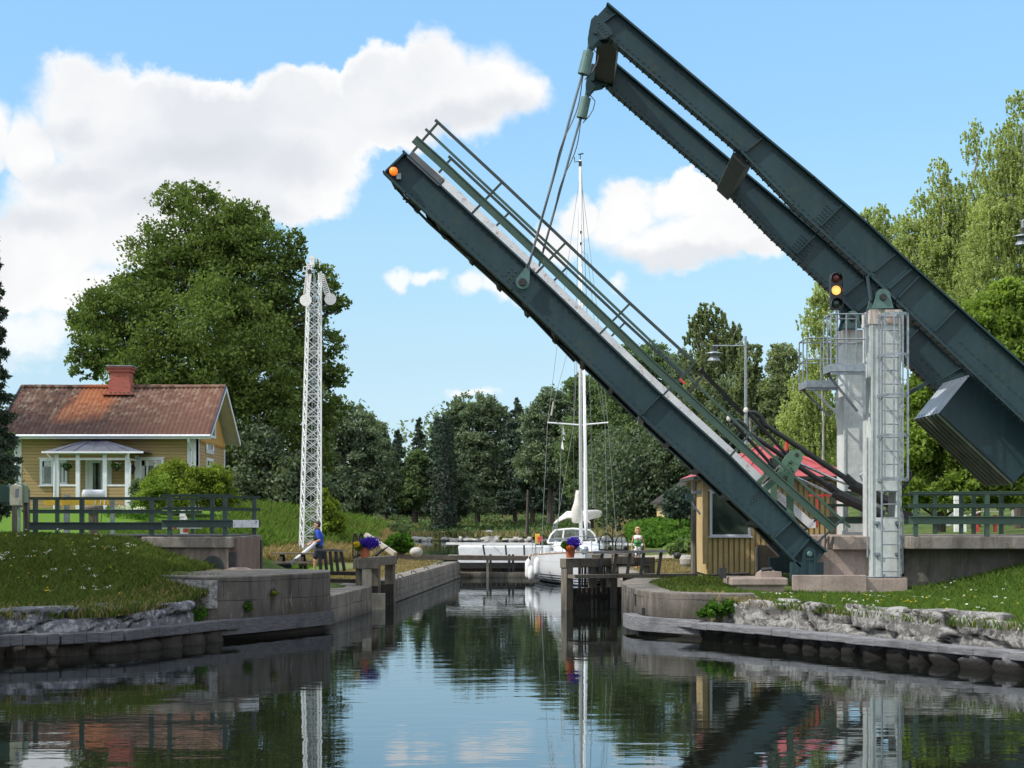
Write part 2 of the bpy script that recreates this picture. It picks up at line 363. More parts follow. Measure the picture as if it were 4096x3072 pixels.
def tilemat():
    t=NT('clay_pantiles'); p=t.pos(); x,y,z=t.sep(p)
    br=t.n('ShaderNodeTexBrick'); br.inputs['Scale'].default_value=1; br.inputs['Brick Width'].default_value=.235; br.inputs['Row Height'].default_value=.30; br.offset=0
    br.inputs['Mortar Size'].default_value=.018; br.inputs['Color1'].default_value=(0,0,0,1); br.inputs['Color2'].default_value=(1,1,1,1); br.inputs['Mortar'].default_value=(.5,.5,.5,1); br.inputs['Bias'].default_value=0
    cb=t.n('ShaderNodeCombineXYZ'); t.l(x,cb.inputs[0]); t.l(t.math('MULTIPLY',y,1.18),cb.inputs[1]); t.l(cb.outputs[0],br.inputs['Vector'])
    r=br.outputs['Color']
    big=t.noise(.5,5,p,.6); med=t.noise(3,6,p,.7)
    base=t.ramp(t.math('ADD',t.math('MULTIPLY',med,.55),t.math('MULTIPLY',r,.45)),[(.22,(.03,.02,.018)),(.42,(.085,.05,.04)),(.58,(.15,.09,.068)),(.72,(.19,.165,.13)),(.85,(.20,.11,.075))])
    # darker tiles low on the roof, fresh orange ones below the chimney
    low=t.ramp(t.math('ADD',z,t.math('MULTIPLY',big,1.6)),[(.0,(1,1,1)),(1.0,(0,0,0))])
    zz=t.math('DIVIDE',t.math('SUBTRACT',t.math('ADD',z,t.math('MULTIPLY',big,1.4)),8.0),1.4,True); low=t.math('SUBTRACT',1,zz,True)
    base=t.mix(t.math('MULTIPLY',low,.8),base,(.035,.022,.022))
    dx=t.math('ABSOLUTE',t.math('ADD',x,t.math('ADD',22.0,t.math('MULTIPLY',t.math('SUBTRACT',y,93.5),-.28))))
    w=t.math('SUBTRACT',1.35,t.math('ADD',dx,t.math('MULTIPLY',t.math('SUBTRACT',med,.5),2.2)))
    w=t.math('MULTIPLY',w,2,True); w=t.math('MULTIPLY',w,zz,True)
    base=t.mix(w,base,t.ramp(r,[(0,(.21,.07,.035)),(1,(.31,.125,.06))]))
    warm=t.math('MULTIPLY',t.math('SUBTRACT',t.math('ADD',x,21),0),.22,True); base=t.mix(t.math('MULTIPLY',warm,.35),base,(.28,.14,.095))
    t.bsdf(base,.9,bump=br.outputs['Fac'],bstr=-.5,bdist=.03,spec=.2); return t.m
M['tile']=tilemat()
def brick():
    t=NT('red_brick'); p=t.pos(); x,y,z=t.sep(p); br=t.n('ShaderNodeTexBrick'); br.inputs['Scale'].default_value=1; br.inputs['Brick Width'].default_value=.25; br.inputs['Row Height'].default_value=.08
    br.inputs['Mortar Size'].default_value=.012; br.inputs['Color1'].default_value=(.30,.05,.035,1); br.inputs['Color2'].default_value=(.42,.09,.06,1); br.inputs['Mortar'].default_value=(.2,.12,.1,1)
    cb=t.n('ShaderNodeCombineXYZ'); t.l(t.math('ADD',x,y),cb.inputs[0]); t.l(z,cb.inputs[1]); t.l(cb.outputs[0],br.inputs['Vector'])
    t.bsdf(t.mix(t.ramp(t.noise(3,6,p),[(.5,(0,0,0)),(.7,(.5,)*3)]),br.outputs['Color'],(.14,.06,.05)),.9,bump=br.outputs['Fac'],bstr=-.5); return t.m
M['brick']=brick()
M['redroof']=mottled('red_sheet_roof',(.34,.045,.05),(.44,.075,.08),1.5,.6,fine=6,streak=(.3,.1,.1),streak_amt=.3)
M['porchroof']=mottled('grey_sheet_roof',(.03,.035,.055),(.06,.065,.095),2,.45,fine=6)
M['curtain']=mottled('white_curtain',(.4,.42,.45),(.55,.56,.58),5,.9)
def hullmat():
    t=NT('hull_with_stripes'); z=t.sep(t.pos())[2]
    st=[(0,(.02,.025,.05)),(.045,(.74,.75,.77)),(.10,(.03,.04,.09)),(.145,(.74,.75,.77)),(.20,(.03,.04,.09)),(.245,(.74,.75,.77)),(.30,(.03,.04,.09)),(.345,(.74,.75,.77)),(.86,(.45,.42,.38)),(.875,(.74,.75,.77))]
    t.bsdf(t.ramp(z,st,'CONSTANT'),.22); return t.m
M['hull']=hullmat()
SKYSAT=1.0; SKYVAL=2.0; SKYTINT=(1.0,1.0,1.0)
# ------------------------------------------------------------ render, camera, light, sky
sc.render.engine='CYCLES'; sc.view_settings.view_transform='Standard'; sc.view_settings.look='None'; sc.view_settings.exposure=0
cam=bpy.data.cameras.new('camera'); co=bpy.data.objects.new('camera',cam); COL.objects.link(co); sc.camera=co
co.location=(0,0,EYE); co.rotation_euler=(rad(90),0,0)
cam.sensor_width=36; cam.lens=36*F*K/4096; cam.shift_y=(HY-1536)/4096; cam.clip_end=6000; cam.clip_start=.1
sc.cycles.max_bounces=7; sc.cycles.diffuse_bounces=3; sc.cycles.glossy_bounces=3; sc.cycles.transmission_bounces=3; sc.cycles.transparent_max_bounces=4; sc.cycles.caustics_reflective=False; sc.cycles.caustics_refractive=False; sc.cycles.sample_clamp_indirect=6
SUN=Vector((-.63,-.26,.73)).normalized()
sl=bpy.data.lights.new('sun','SUN'); sl.energy=4.2; sl.angle=rad(.55); sl.color=(1,.95,.87)
so=bpy.data.objects.new('sun',sl); COL.objects.link(so); so.rotation_euler=SUN.to_track_quat('Z','Y').to_euler()
w=bpy.data.worlds.new('World'); sc.world=w; w.use_nodes=True; wt=w.node_tree; wt.nodes.clear()
class WN(NT):
    def __init__(s): s.t=wt
W=WN(); wout=W.n('ShaderNodeOutputWorld')
sky=W.n('ShaderNodeTexSky'); sky.sky_type='NISHITA'; sky.sun_disc=False
sky.sun_elevation=math.asin(SUN.z); sky.sun_rotation=math.atan2(SUN.x,SUN.y); sky.air_density=1.0; sky.dust_density=.6; sky.ozone_density=1.5
hs=W.n('ShaderNodeHueSaturation'); hs.inputs['Saturation'].default_value=SKYSAT; hs.inputs['Value'].default_value=SKYVAL; W.l(sky.outputs[0],hs.inputs['Color'])
skc=W.mix(1,hs.outputs[0],SKYTINT,'MULTIPLY')
tcs=W.n('ShaderNodeTexCoord'); zs=W.math('MULTIPLY',W.sep(tcs.outputs['Generated'])[2],2.0)
rmp=W.ramp(zs,[(0,(.50,.61,.82)),(.087,(.51,.615,.80)),(.175,(.575,.64,.705)),(.304,(.655,.755,.75)),(.43,(.67,.82,.845)),(.55,(.725,.915,.94)),(1,(.75,.95,1.0))])
skc=W.mix(1,skc,rmp,'MULTIPLY')
bg1=W.n('ShaderNodeBackground'); W.l(skc,bg1.inputs[0]); bg1.inputs[1].default_value=.12
tc=W.n('ShaderNodeTexCoord'); dx,dy,dz=W.sep(tc.outputs['Generated'])
dyc=W.math('MAXIMUM',dy,.08)
u=W.math('DIVIDE',dx,dyc); v=W.math('DIVIDE',dz,dyc)
cb=W.n('ShaderNodeCombineXYZ'); W.l(u,cb.inputs[0]); W.l(v,cb.inputs[1]); uv=cb.outputs[0]
# billow the cloud outline
def wnoise(scale,detail,vec,rough=.5):
    n=W.n('ShaderNodeTexNoise'); n.inputs['Scale'].default_value=scale; n.inputs['Detail'].default_value=detail; n.inputs['Roughness'].default_value=rough
    W.l(vec,n.inputs['Vector']); return n
nc=wnoise(18,5,uv,.6); off=W.n('ShaderNodeVectorMath',operation='SUBTRACT'); W.l(nc.outputs['Color'],off.inputs[0]); off.inputs[1].default_value=(.5,.5,.5)
sc1=W.n('ShaderNodeVectorMath',operation='SCALE'); W.l(off.outputs[0],sc1.inputs[0]); sc1.inputs['Scale'].default_value=.042
ad=W.n('ShaderNodeVectorMath',operation='ADD'); W.l(uv,ad.inputs[0]); W.l(sc1.outputs[0],ad.inputs[1]); duv=ad.outputs[0]
FK=F*K
def blobfield(bl):
    cur=None
    for px,py,rx,ry,g in bl:
        s=W.n('ShaderNodeVectorMath',operation='SUBTRACT'); W.l(duv,s.inputs[0]); s.inputs[1].default_value=((px-CX)/FK,(HY-py)/FK,0)
        m=W.n('ShaderNodeVectorMath',operation='MULTIPLY'); W.l(s.outputs[0],m.inputs[0]); m.inputs[1].default_value=(FK/rx,FK/ry,0)
        l=W.n('ShaderNodeVectorMath',operation='LENGTH'); W.l(m.outputs[0],l.inputs[0])
        d=W.math('MULTIPLY',W.math('SUBTRACT',1,l.outputs['Value']),g)
        cur=d if cur is None else W.math('MAXIMUM',cur,d)
    return cur
big=blobfield([(330,420,260,240,1),(130,560,150,190,1),(600,480,330,220,1),(900,520,300,250,1),(1150,430,230,190,1),(1320,520,260,240,1),(1500,330,170,210,1),(1720,320,260,215,1),(1930,380,260,220,1),(2080,400,150,130,.9),(1600,480,280,120,.9),(1150,680,330,200,.9),(500,800,560,330,1),(150,980,380,300,.9),(-60,520,150,160,1),(1320,760,150,90,.7),(-500,500,400,300,1),(20,1060,230,200,.8),(300,1150,330,150,.6),(700,640,600,260,1),(1350,640,180,160,.8),
 (2540,810,170,130,1),(2750,790,170,120,1),(2900,870,180,150,1),(2450,890,150,130,1),(2310,860,100,90,.9),(2230,960,120,100,.8),(2700,950,420,130,1),(3050,960,180,100,.8),(3900,1250,200,120,.6)])
small=blobfield([(1625,1095,75,48,.8),(1725,1098,90,45,.8),(1870,1160,90,60,.7),(1980,1170,120,60,.7),(2060,1190,110,45,.5),(1900,1580,150,36,.6),(2490,1120,60,50,.5),(120,1300,420,230,.55)])
fine=W.math('ADD',W.math('MULTIPLY',wnoise(30,9,uv,.68).outputs['Fac'],.7),W.math('MULTIPLY',wnoise(110,5,duv,.6).outputs['Fac'],.3))
bill=W.n('ShaderNodeTexVoronoi'); bill.inputs['Scale'].default_value=30; bill.feature='SMOOTH_F1'; W.l(duv,bill.inputs['Vector'])
dens=W.math('ADD',big,W.math('MULTIPLY',W.math('SUBTRACT',fine,.5),.62)); dens=W.math('ADD',dens,W.math('MULTIPLY',W.math('SUBTRACT',.42,bill.outputs['Distance']),.16))
a1=W.n('ShaderNodeMapRange',interpolation_type='SMOOTHSTEP'); W.l(dens,a1.inputs[0]); a1.inputs[1].default_value=.02; W.l(W.math('ADD',.12,W.math('MULTIPLY',W.math('SUBTRACT',wnoise(7,2,uv).outputs['Fac'],.4,True),2.2)),a1.inputs[2])
dens2=W.math('ADD',small,W.math('MULTIPLY',W.math('SUBTRACT',fine,.5),1.1))
a2=W.n('ShaderNodeMapRange',interpolation_type='SMOOTHSTEP'); W.l(dens2,a2.inputs[0]); a2.inputs[1].default_value=.02; a2.inputs[2].default_value=.5; a2.inputs[4].default_value=.85
alpha=W.math('MAXIMUM',a1.outputs[0],a2.outputs[0]); alpha=W.math('MULTIPLY',alpha,W.math('GREATER_THAN',dy,.08))
# unseen clouds above and behind the view, spread and brightened to add fill light
gen=wnoise(2.2,7,tc.outputs['Generated'],.6).outputs['Fac']; ga=W.n('ShaderNodeMapRange'); W.l(gen,ga.inputs[0]); ga.inputs[1].default_value=.44; ga.inputs[2].default_value=.56
hi=W.math('LESS_THAN',dy,.85); alpha=W.math('MAXIMUM',alpha,W.math('MULTIPLY',ga.outputs[0],hi))
# soft grey modelling inside the clouds
shn=wnoise(6.5,5,duv,.5).outputs['Fac']; cl=W.n('ShaderNodeValToRGB'); W.l(shn,cl.inputs[0])
e=cl.color_ramp.elements; e[0].position=.36; e[0].color=(.80,.83,.88,1); e[1].position=.55; e[1].color=(1.0,1.0,1.0,1)
# undersides: greyer where the field is deep
deep=W.n('ShaderNodeMapRange'); W.l(dens,deep.inputs[0]); deep.inputs[1].default_value=.10; deep.inputs[2].default_value=.35; deep.inputs[4].default_value=1
ccol=W.mix(W.math('SUBTRACT',1,deep.outputs[0]),cl.outputs[0],(1.03,1.03,1.03))
und=blobfield([(820,620,520,110,1),(1180,640,260,110,1),(330,690,300,90,1),(300,500,180,60,.7),(1800,480,330,80,1),(2000,450,200,70,.8),(2720,1010,420,60,1),(150,860,260,80,.9),(620,800,300,90,.8),(1060,830,200,70,.7)])
um=W.n('ShaderNodeMapRange',interpolation_type='SMOOTHSTEP'); W.l(W.math('ADD',und,W.math('MULTIPLY',W.math('SUBTRACT',shn,.5),1.1)),um.inputs[0]); um.inputs[1].default_value=-.15; um.inputs[2].default_value=.75; um.inputs[4].default_value=.55
ccol=W.mix(um.outputs[0],ccol,(.66,.70,.77))
bg2=W.n('ShaderNodeBackground'); W.l(ccol,bg2.inputs[0]); W.l(W.math('ADD',1.0,W.math('MULTIPLY',hi,.75)),bg2.inputs[1])  # unseen clouds glow stronger than those in view, as added fill
mx=W.n('ShaderNodeMixShader'); W.l(alpha,mx.inputs[0]); W.l(bg1.outputs[0],mx.inputs[1]); W.l(bg2.outputs[0],mx.inputs[2]); W.l(mx.outputs[0],wout.inputs['Surface'])
# ------------------------------------------------------------ terrain
CANAL=[(-30,-20),(-16,15),(-9.4,27.5),(-7.4,28.7),(-6.3,31.6),(-5.26,33.3),(-4.34,34.9),(-4.4,36.3),(-3.9,41.6),(-4.45,42.3),(-4.3,45),(-3.64,45.1),(-2.25,65),(-2.4,66),(-4.9,72),(-9,84),(-22,118),(-60,124),
 (-60,142),(60,142),(22,130),(14,122),(8.4,108),(6.4,80),(4.5,66.5),(4.35,65),(3.3,45.3),(3.4,44),(3.3,41),(2.8,38.6),(2.9,35.3),(3.05,33.8),(3.6,32.9),(4.3,32.0),(6.62,28.4),(8.4,25.2),(12,19.5),(30,-20)]
CW=np.array([(x,y*K) for x,y in CANAL])
def sdist(x,y):
    """distance to the water edge, negative inside the water"""
    x=np.asarray(x,float); y=np.asarray(y,float); d=np.full(x.shape,1e9); ins=np.zeros(x.shape,bool); n=len(CW)
    for i in range(n):
        ax,ay=CW[i]; bx,by=CW[(i+1)%n]; ex,ey=bx-ax,by-ay
        t=np.clip(((x-ax)*ex+(y-ay)*ey)/(ex*ex+ey*ey+1e-9),0,1); d=np.minimum(d,np.hypot(x-ax-t*ex,y-ay-t*ey))
        c=((ay>y)!=(by>y)); xi=(bx-ax)*(y-ay)/((by-ay) if by!=ay else 1e-9)+ax; ins^=(c&(x<xi))
    return np.where(ins,-d,d)
CP=[(-10.3,28,.76),(-8.2,29.6,.76),(-7.2,31.5,.85),(-8.6,32.8,1.3),(-17,16,.8),(-11.5,32,1.45),(-9.6,33,1.45),(-9.2,36.2,2.04),(-8.3,35.6,1.55),(-7.6,35.6,1.28),(-12.6,36.6,2.08),(-10.5,34.5,1.8),(-18,36,2.1),(-18,30,1.5),(-30,33,2.1),(-7,39.5,1.05),(-6,36.6,1.27),(-5.2,38,.74),(-6,33.6,1.27),(-6.2,40,.8),
 (-15,41.5,2.08),(-9.4,41.5,2.05),(-7.0,41.6,1.5),(-30,42,2.1),(-15,47,2.0),(-18,60,2.4),(-20,74,3.0),(-30,75,3.1),(-12,74,2.9),(-10,60,1.7),(-8.8,51,.95),(-7,47,.75),(-5.5,43,.68),(-5,48,.68),(-5,60,.72),(-7,56,.72),(-8.2,60,.85),(-8.4,64,1.25),(-10.5,68,2.0),(-9.8,72,2.35),(-7.6,73,2.0),(-6.4,68,1.35),(-4.6,66,.8),(-6.2,72,1.1),(-3.6,62,.68),(-10,80,2.4),(-13,90,2.9),(-20,110,2.9),(-20,90,3.1),(-40,120,3.2),(-60,90,4),(-11,84,1.5),
 (-40,146,.8),(-10,146,.7),(10,146,.7),(40,146,.9),(-40,160,1.7),(-10,160,1.5),(15,160,1.6),(-30,180,3.0),(10,180,3.0),(60,170,3.2),(0,260,5),(-150,250,7),(150,250,7),(0,600,9),(-600,600,14),(600,600,14),
 (3.6,38,.93),(4.2,34.6,.93),(5.5,33,.8),(7.5,30.5,.75),(9.5,27,.72),(13,20,.8),(6,35.2,.72),(7.2,36.2,.72),(4.9,36.3,.86),(8.5,36.5,.70),(9.9,36.4,.70),(12.2,35.8,1.2),(11,33,.82),(15,36,1.9),(14,30,1.0),(20,30,1.8),(20,36,2.1),
 (5,41.5,.86),(8,43,.88),(5,43.5,.86),(4.2,48,.70),(5,55,.68),(5,62,.68),(7.8,50,.86),(9,60,.95),(10.6,43,1.9),(12,48,2.05),(20,45,2.1),(16,60,2.2),(30,50,2.3),(12.5,68,1.7),(8.8,70,.8),(9.2,80,.95),(9.6,114,1.3),(12,114,2.2),(14.5,112,2.9),(9,96,.9),(13,82,2.3),(10.8,90,2.3),(14,95,3.0),(13,105,2.0),(20,100,3.2),(24,125,3),(30,80,3),(60,80,4),(60,40,2.5),(60,10,2),(-60,10,2),(-60,40,2.5),(25,10,1.2),(-25,10,1.2),(-400,0,5),(400,0,5)]
CPa=np.array([(x,y*K,z) for x,y,z in CP]); _n=len(CPa)
_A=np.hypot(CPa[:,None,0]-CPa[None,:,0],CPa[:,None,1]-CPa[None,:,1]); _B=np.zeros((_n+3,_n+3)); _B[:_n,:_n]=_A+np.eye(_n)*-.05; _B[:_n,_n]=1; _B[:_n,_n+1:]=CPa[:,:2]; _B[_n,:_n]=1; _B[_n+1:,:_n]=CPa[:,:2].T
_W=np.linalg.solve(_B,np.concatenate([CPa[:,2],[0,0,0]]))
def land(x,y):
    x=np.asarray(x,float); y=np.asarray(y,float); z=np.full(x.shape,_W[_n])+_W[_n+1]*x+_W[_n+2]*y
    for i in range(_n): z=z+_W[i]*np.hypot(x-CPa[i,0],y-CPa[i,1])
    return z
def gz(x,y): return float(land(np.array([x]),np.array([y]))[0])
def axis_vals(a,b,step,lo,hi,g=1.13):
    c=list(np.arange(a,b+1e-6,step)); s=step; x=c[0]
    L=[]
    while x>lo: s*=g; x-=s; L.append(x)
    s=step; x=c[-1]; H=[]
    while x<hi: s*=g; x+=s; H.append(x)
    return np.array(L[::-1]+c+H)
gx=axis_vals(-14,14,.2,-1500,1500,1.10); gy=axis_vals(30,58,.22,-300,2500,1.06)
GX,GY=np.meshgrid(gx,gy); sd=sdist(GX,GY); L=land(GX,GY)
L=L+np.where(sd>1,.03,0)*np.sin(GX*2.1+GY)*np.cos(GY*1.7)
nearw=(GY<33.6*K)|((GX>4.9)&(GY<35*K)); nearw&=~((GX>2.9)&(GX<4.6)&(GY>33.0*K)); mm=np.where(nearw&(GX<0)&(GX<-6.3),np.clip((sd-.75)/.3,0,1),np.where(nearw&(GX>4.5),np.clip((sd-.72)/.3,0,1),np.clip((sd-.3)/.25,0,1)))
soft=np.clip((sd+.5)/2.5,0,1)
far=GY>66.5*K
ZZ=np.where(far, -1.5+(L+1.5)*np.clip((sd+1.2)/1.9,0,1), -1.5+(L+1.5)*mm)
ZZ=np.where(GY<5,np.where(sd<.3,-1.5,L),ZZ)
nx,ny=len(gx),len(gy)
idx=np.arange(nx*ny).reshape(ny,nx); q=np.stack([idx[:-1,:-1],idx[:-1,1:],idx[1:,1:],idx[1:,:-1]],-1).reshape(-1,4)
Dg=GY/K
def gauss(x,y,sx,sy): return np.exp(-((GX-x)/sx)**2-((Dg-y)/sy)**2)
dry=np.clip(.15+.8*np.exp(-(sd/.9)**2)*(Dg<40)+1.0*gauss(-5.2,60,1.9,9)+.9*gauss(5.6,58,1.8,10)+.9*gauss(-7.2,66,2.6,5)+.8*gauss(-9.5,72,3,6)+.35*((Dg>143)&(Dg<172))+.5*gauss(5,33.5,2,1.5)+.3*gauss(-5.5,47,1.5,4)+.8*gauss(-7.4,35.6,1.0,1.0)+.35*gauss(8,30.5,2.5,1.2),0,1)
lawn=np.clip(1.2*((GX<-7.2)&(Dg>41)&(Dg<80))*(1-1.1*gauss(-8.5,70,3,9))+1.1*gauss(-8,53,2.2,7)+.6*gauss(10,33,5,4),0,1)
dark=np.clip((Dg-170)/8,0,1)*.9
ground=npmesh('ground',np.stack([GX.ravel(),GY.ravel(),ZZ.ravel()],1),q,M['ground'],{'dry':dry.ravel(),'lawn':lawn.ravel(),'dark':np.clip(dark,0,1).ravel()})
ground.data.polygons.foreach_set('use_smooth',[True]*len(ground.data.polygons)); struct(ground)
wm=MB(); wm.add([(-300,-250,0),(300,-250,0),(300,78.3,0),(-300,78.3,0)],[(0,1,2,3)]); o=wm.build('water',M['water']); struct(o)
wm=MB(); wm.add([(-90,78.9,.35),(90,78.9,.35),(90,180,.35),(-90,180,.35)],[(0,1,2,3)]); o=wm.build('upper_water',M['water_up']); struct(o)
# ------------------------------------------------------------ quay walls and stones
def wallpoly(mb,pts,th,z0,z1,side=1,cap=None,capo=.0):
    """thick wall along pts (X,D); extends away from the water to the given side"""
    W_=[Vector((x,y*K,0)) for x,y in pts]; nrm=[]
    for i in range(len(W_)):
        d=(W_[min(i+1,len(W_)-1)]-W_[max(i-1,0)]).normalized(); nrm.append(Vector((-d.y,d.x,0))*side)
    for i in range(len(W_)-1):
        a,b=W_[i],W_[i+1]; c,d=b+nrm[i+1]*th,a+nrm[i]*th
        mb.add([(a.x,a.y,z0),(b.x,b.y,z0),(c.x,c.y,z0),(d.x,d.y,z0),(a.x,a.y,z1),(b.x,b.y,z1),(c.x,c.y,z1),(d.x,d.y,z1)],
         [(0,1,5,4),(2,3,7,6),(4,5,6,7)]+([(3,0,4,7)] if i==0 else [])+([(1,2,6,5)] if i==len(W_)-2 else []))
def smoothpts(pts,n=5):
    out=[]; m=len(pts)
    for i in range(m-1):
        p0=pts[max(i-1,0)];p1=pts[i];p2=pts[i+1];p3=pts[min(i+2,m-1)]
        for k in range(n):
            t=k/n; out.append(tuple(.5*((2*b)+(-a+c)*t+(2*a-5*b+4*c-d)*t*t+(-a+3*b-3*c+d)*t**3) for a,b,c,d in zip(p0,p1,p2,p3)))
    out.append(pts[-1]); return out
qL=smoothpts([(-8.4,33.5),(-7.7,32.95),(-6.5,32.1),(-5.26,33.3),(-4.36,34.9),(-4.4,36.3)],6)
t=thing('quay_wall','dark curved concrete quay wall below the left bridge abutment','quay wall',(-5.3,40,0))
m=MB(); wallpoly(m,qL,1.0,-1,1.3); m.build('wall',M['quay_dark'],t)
m=MB(); m.prismv([(x,y*K) for x,y in qL[3:]]+[(-5.1,36.9*K),(-7.0,37.4*K),(-8.2,36.2*K),(-8.3,34.6*K)],1.302,1.33); m.build('top_paving',M['slab'],t)
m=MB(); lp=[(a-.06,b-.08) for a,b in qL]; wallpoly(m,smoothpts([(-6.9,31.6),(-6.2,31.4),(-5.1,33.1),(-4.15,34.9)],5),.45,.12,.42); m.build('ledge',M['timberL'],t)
# rusty spill of pale lichen on the wall's end
m=MB(); wallpoly(m,[(-7.66,32.86),(-7.2,32.46),(-6.72,32.12),(-6.45,32.03),(-6.3,32.06)],.05,.66,1.26,side=-1); m.build('lime_patch',M['stoneR'],t)
t=thing('lock_wall','low concrete wall block beside the left lower gate','lock wall',(-4,46,0))
m=MB(); m.prismv([(-4.4,36.35*K),(-3.88,41.6*K),(-4.4,41.9*K),(-6.2,41.9*K),(-6.2,36.8*K)],-1,.70); m.build('wall',M['lockwall'],t,bevel=.03)
t=thing('lock_chamber_wall','left long concrete side wall of the lock chamber','lock wall',(-3,64,0))
m=MB(); wallpoly(m,[(-4.35,42.0),(-4.25,45),(-3.64,45.1),(-2.25,65)],.8,-1,.66); m.build('wall',M['lockwall'],t)
m=MB(); wallpoly(m,[(-3.68,45.1),(-2.29,65)],.5,.662,.70); m.build('coping',M['slab'],t)
m=MB(); wallpoly(m,[(-3.60,45.1),(-2.2,65)],.1,.02,.12); m.build('footing',M['slab'],t)
t=thing('lock_chamber_wall','right long concrete side wall of the lock chamber behind the open gate','lock wall',(3.8,64,0))
m=MB(); wallpoly(m,[(3.3,41.0),(3.4,44),(3.3,45.3),(4.35,65)],.8,-1,.68,side=-1); m.build('wall',M['lockwall'],t)
t=thing('gate_sill_wall','low concrete sill wall under the upper lock gate','lock wall',(1,79,0))
m=MB(); m.box(-2.6,4.7,78.2,79.2,-1,.22); m.build('wall',M['lockwall'],t)
t=thing('quay_wall','curved pale concrete quay wall at the right lock entrance','quay wall',(3,42,0))
qR=smoothpts([(3.4,41.5),(2.82,38.6),(2.85,35.6),(3.05,33.9),(3.65,33.05),(4.6,32.75),(5.3,32.7)],6)
m=MB(); wallpoly(m,qR,1.0,-1,.9,side=1); m.build('wall',M['quay'],t)
m=MB(); wallpoly(m,qR,.7,.902,.93,side=1); m.build('top_paving',M['slab'],t)
m=MB(); wallpoly(m,smoothpts([(2.86,34.6),(3.0,33.4),(3.7,32.6),(4.2,32.2)],5),.3,.1,.4,side=-1); m.build('ledge',M['timber'],t)
m=MB(); m.box(2.86,3.12,34.9*K,35.05*K,.55,.82); m.box(2.95,3.25,34.0*K,34.15*K,.3,.55); m.build('recess',M['iron'],t)
# boulder walls
def rock(mb,c,r,seed,rot=0,n=12,mm_=8,amp=.22):
    c=Vector(c); o=len(mb.v); sub=MB().ball((0,0,0),1,n,mm_)
    ca,sa=math.cos(rot),math.sin(rot)
    for v in sub.v:
        v=Vector(v); m_=max(abs(v.x),abs(v.y),abs(v.z)); v=v.lerp(v/m_*.95,.80)
        k=1+amp*mnoise.noise(v*1.6+Vector((seed,seed*.7,0)))+.08*mnoise.noise(v*5+Vector((seed,0,0)))
        x,y,z=v.x*r[0]*k,v.y*r[1]*k,v.z*r[2]*k
        mb.v.append((c.x+x*ca-y*sa,c.y+x*sa+y*ca,c.z+z))
    mb.f+=[tuple(i+o for i in f) for f in sub.f]
def stonewall(mb,pts,z0,z1,rows,seed,lmin=.5,lmax=1.3):
    rr=random.Random(seed); W_=[Vector((x,y*K,0)) for x,y in pts]
    seg=[(W_[i+1]-W_[i]).length for i in range(len(W_)-1)]; T=sum(seg)
    def at(s):
        for i,l in enumerate(seg):
            if s<=l or i==len(seg)-1: d=(W_[i+1]-W_[i])/l; return W_[i]+d*s,math.atan2(d.y,d.x)
            s-=l
    for k in range(rows):
        h=(z1-z0)/rows; s=-rr.random()*.4
        while s<T:
            l=rr.uniform(lmin,lmax); p,a=at(max(0,min(T,s+l/2))); hh=h*rr.uniform(.9,1.1)
            rock(mb,(p.x,p.y,z0+h*(k+.5)+rr.uniform(-.02,.03)),(l*.54,.42,hh*.56),rr.random()*50,a+rr.uniform(-.06,.06)); s+=l*rr.uniform(.97,1.02)
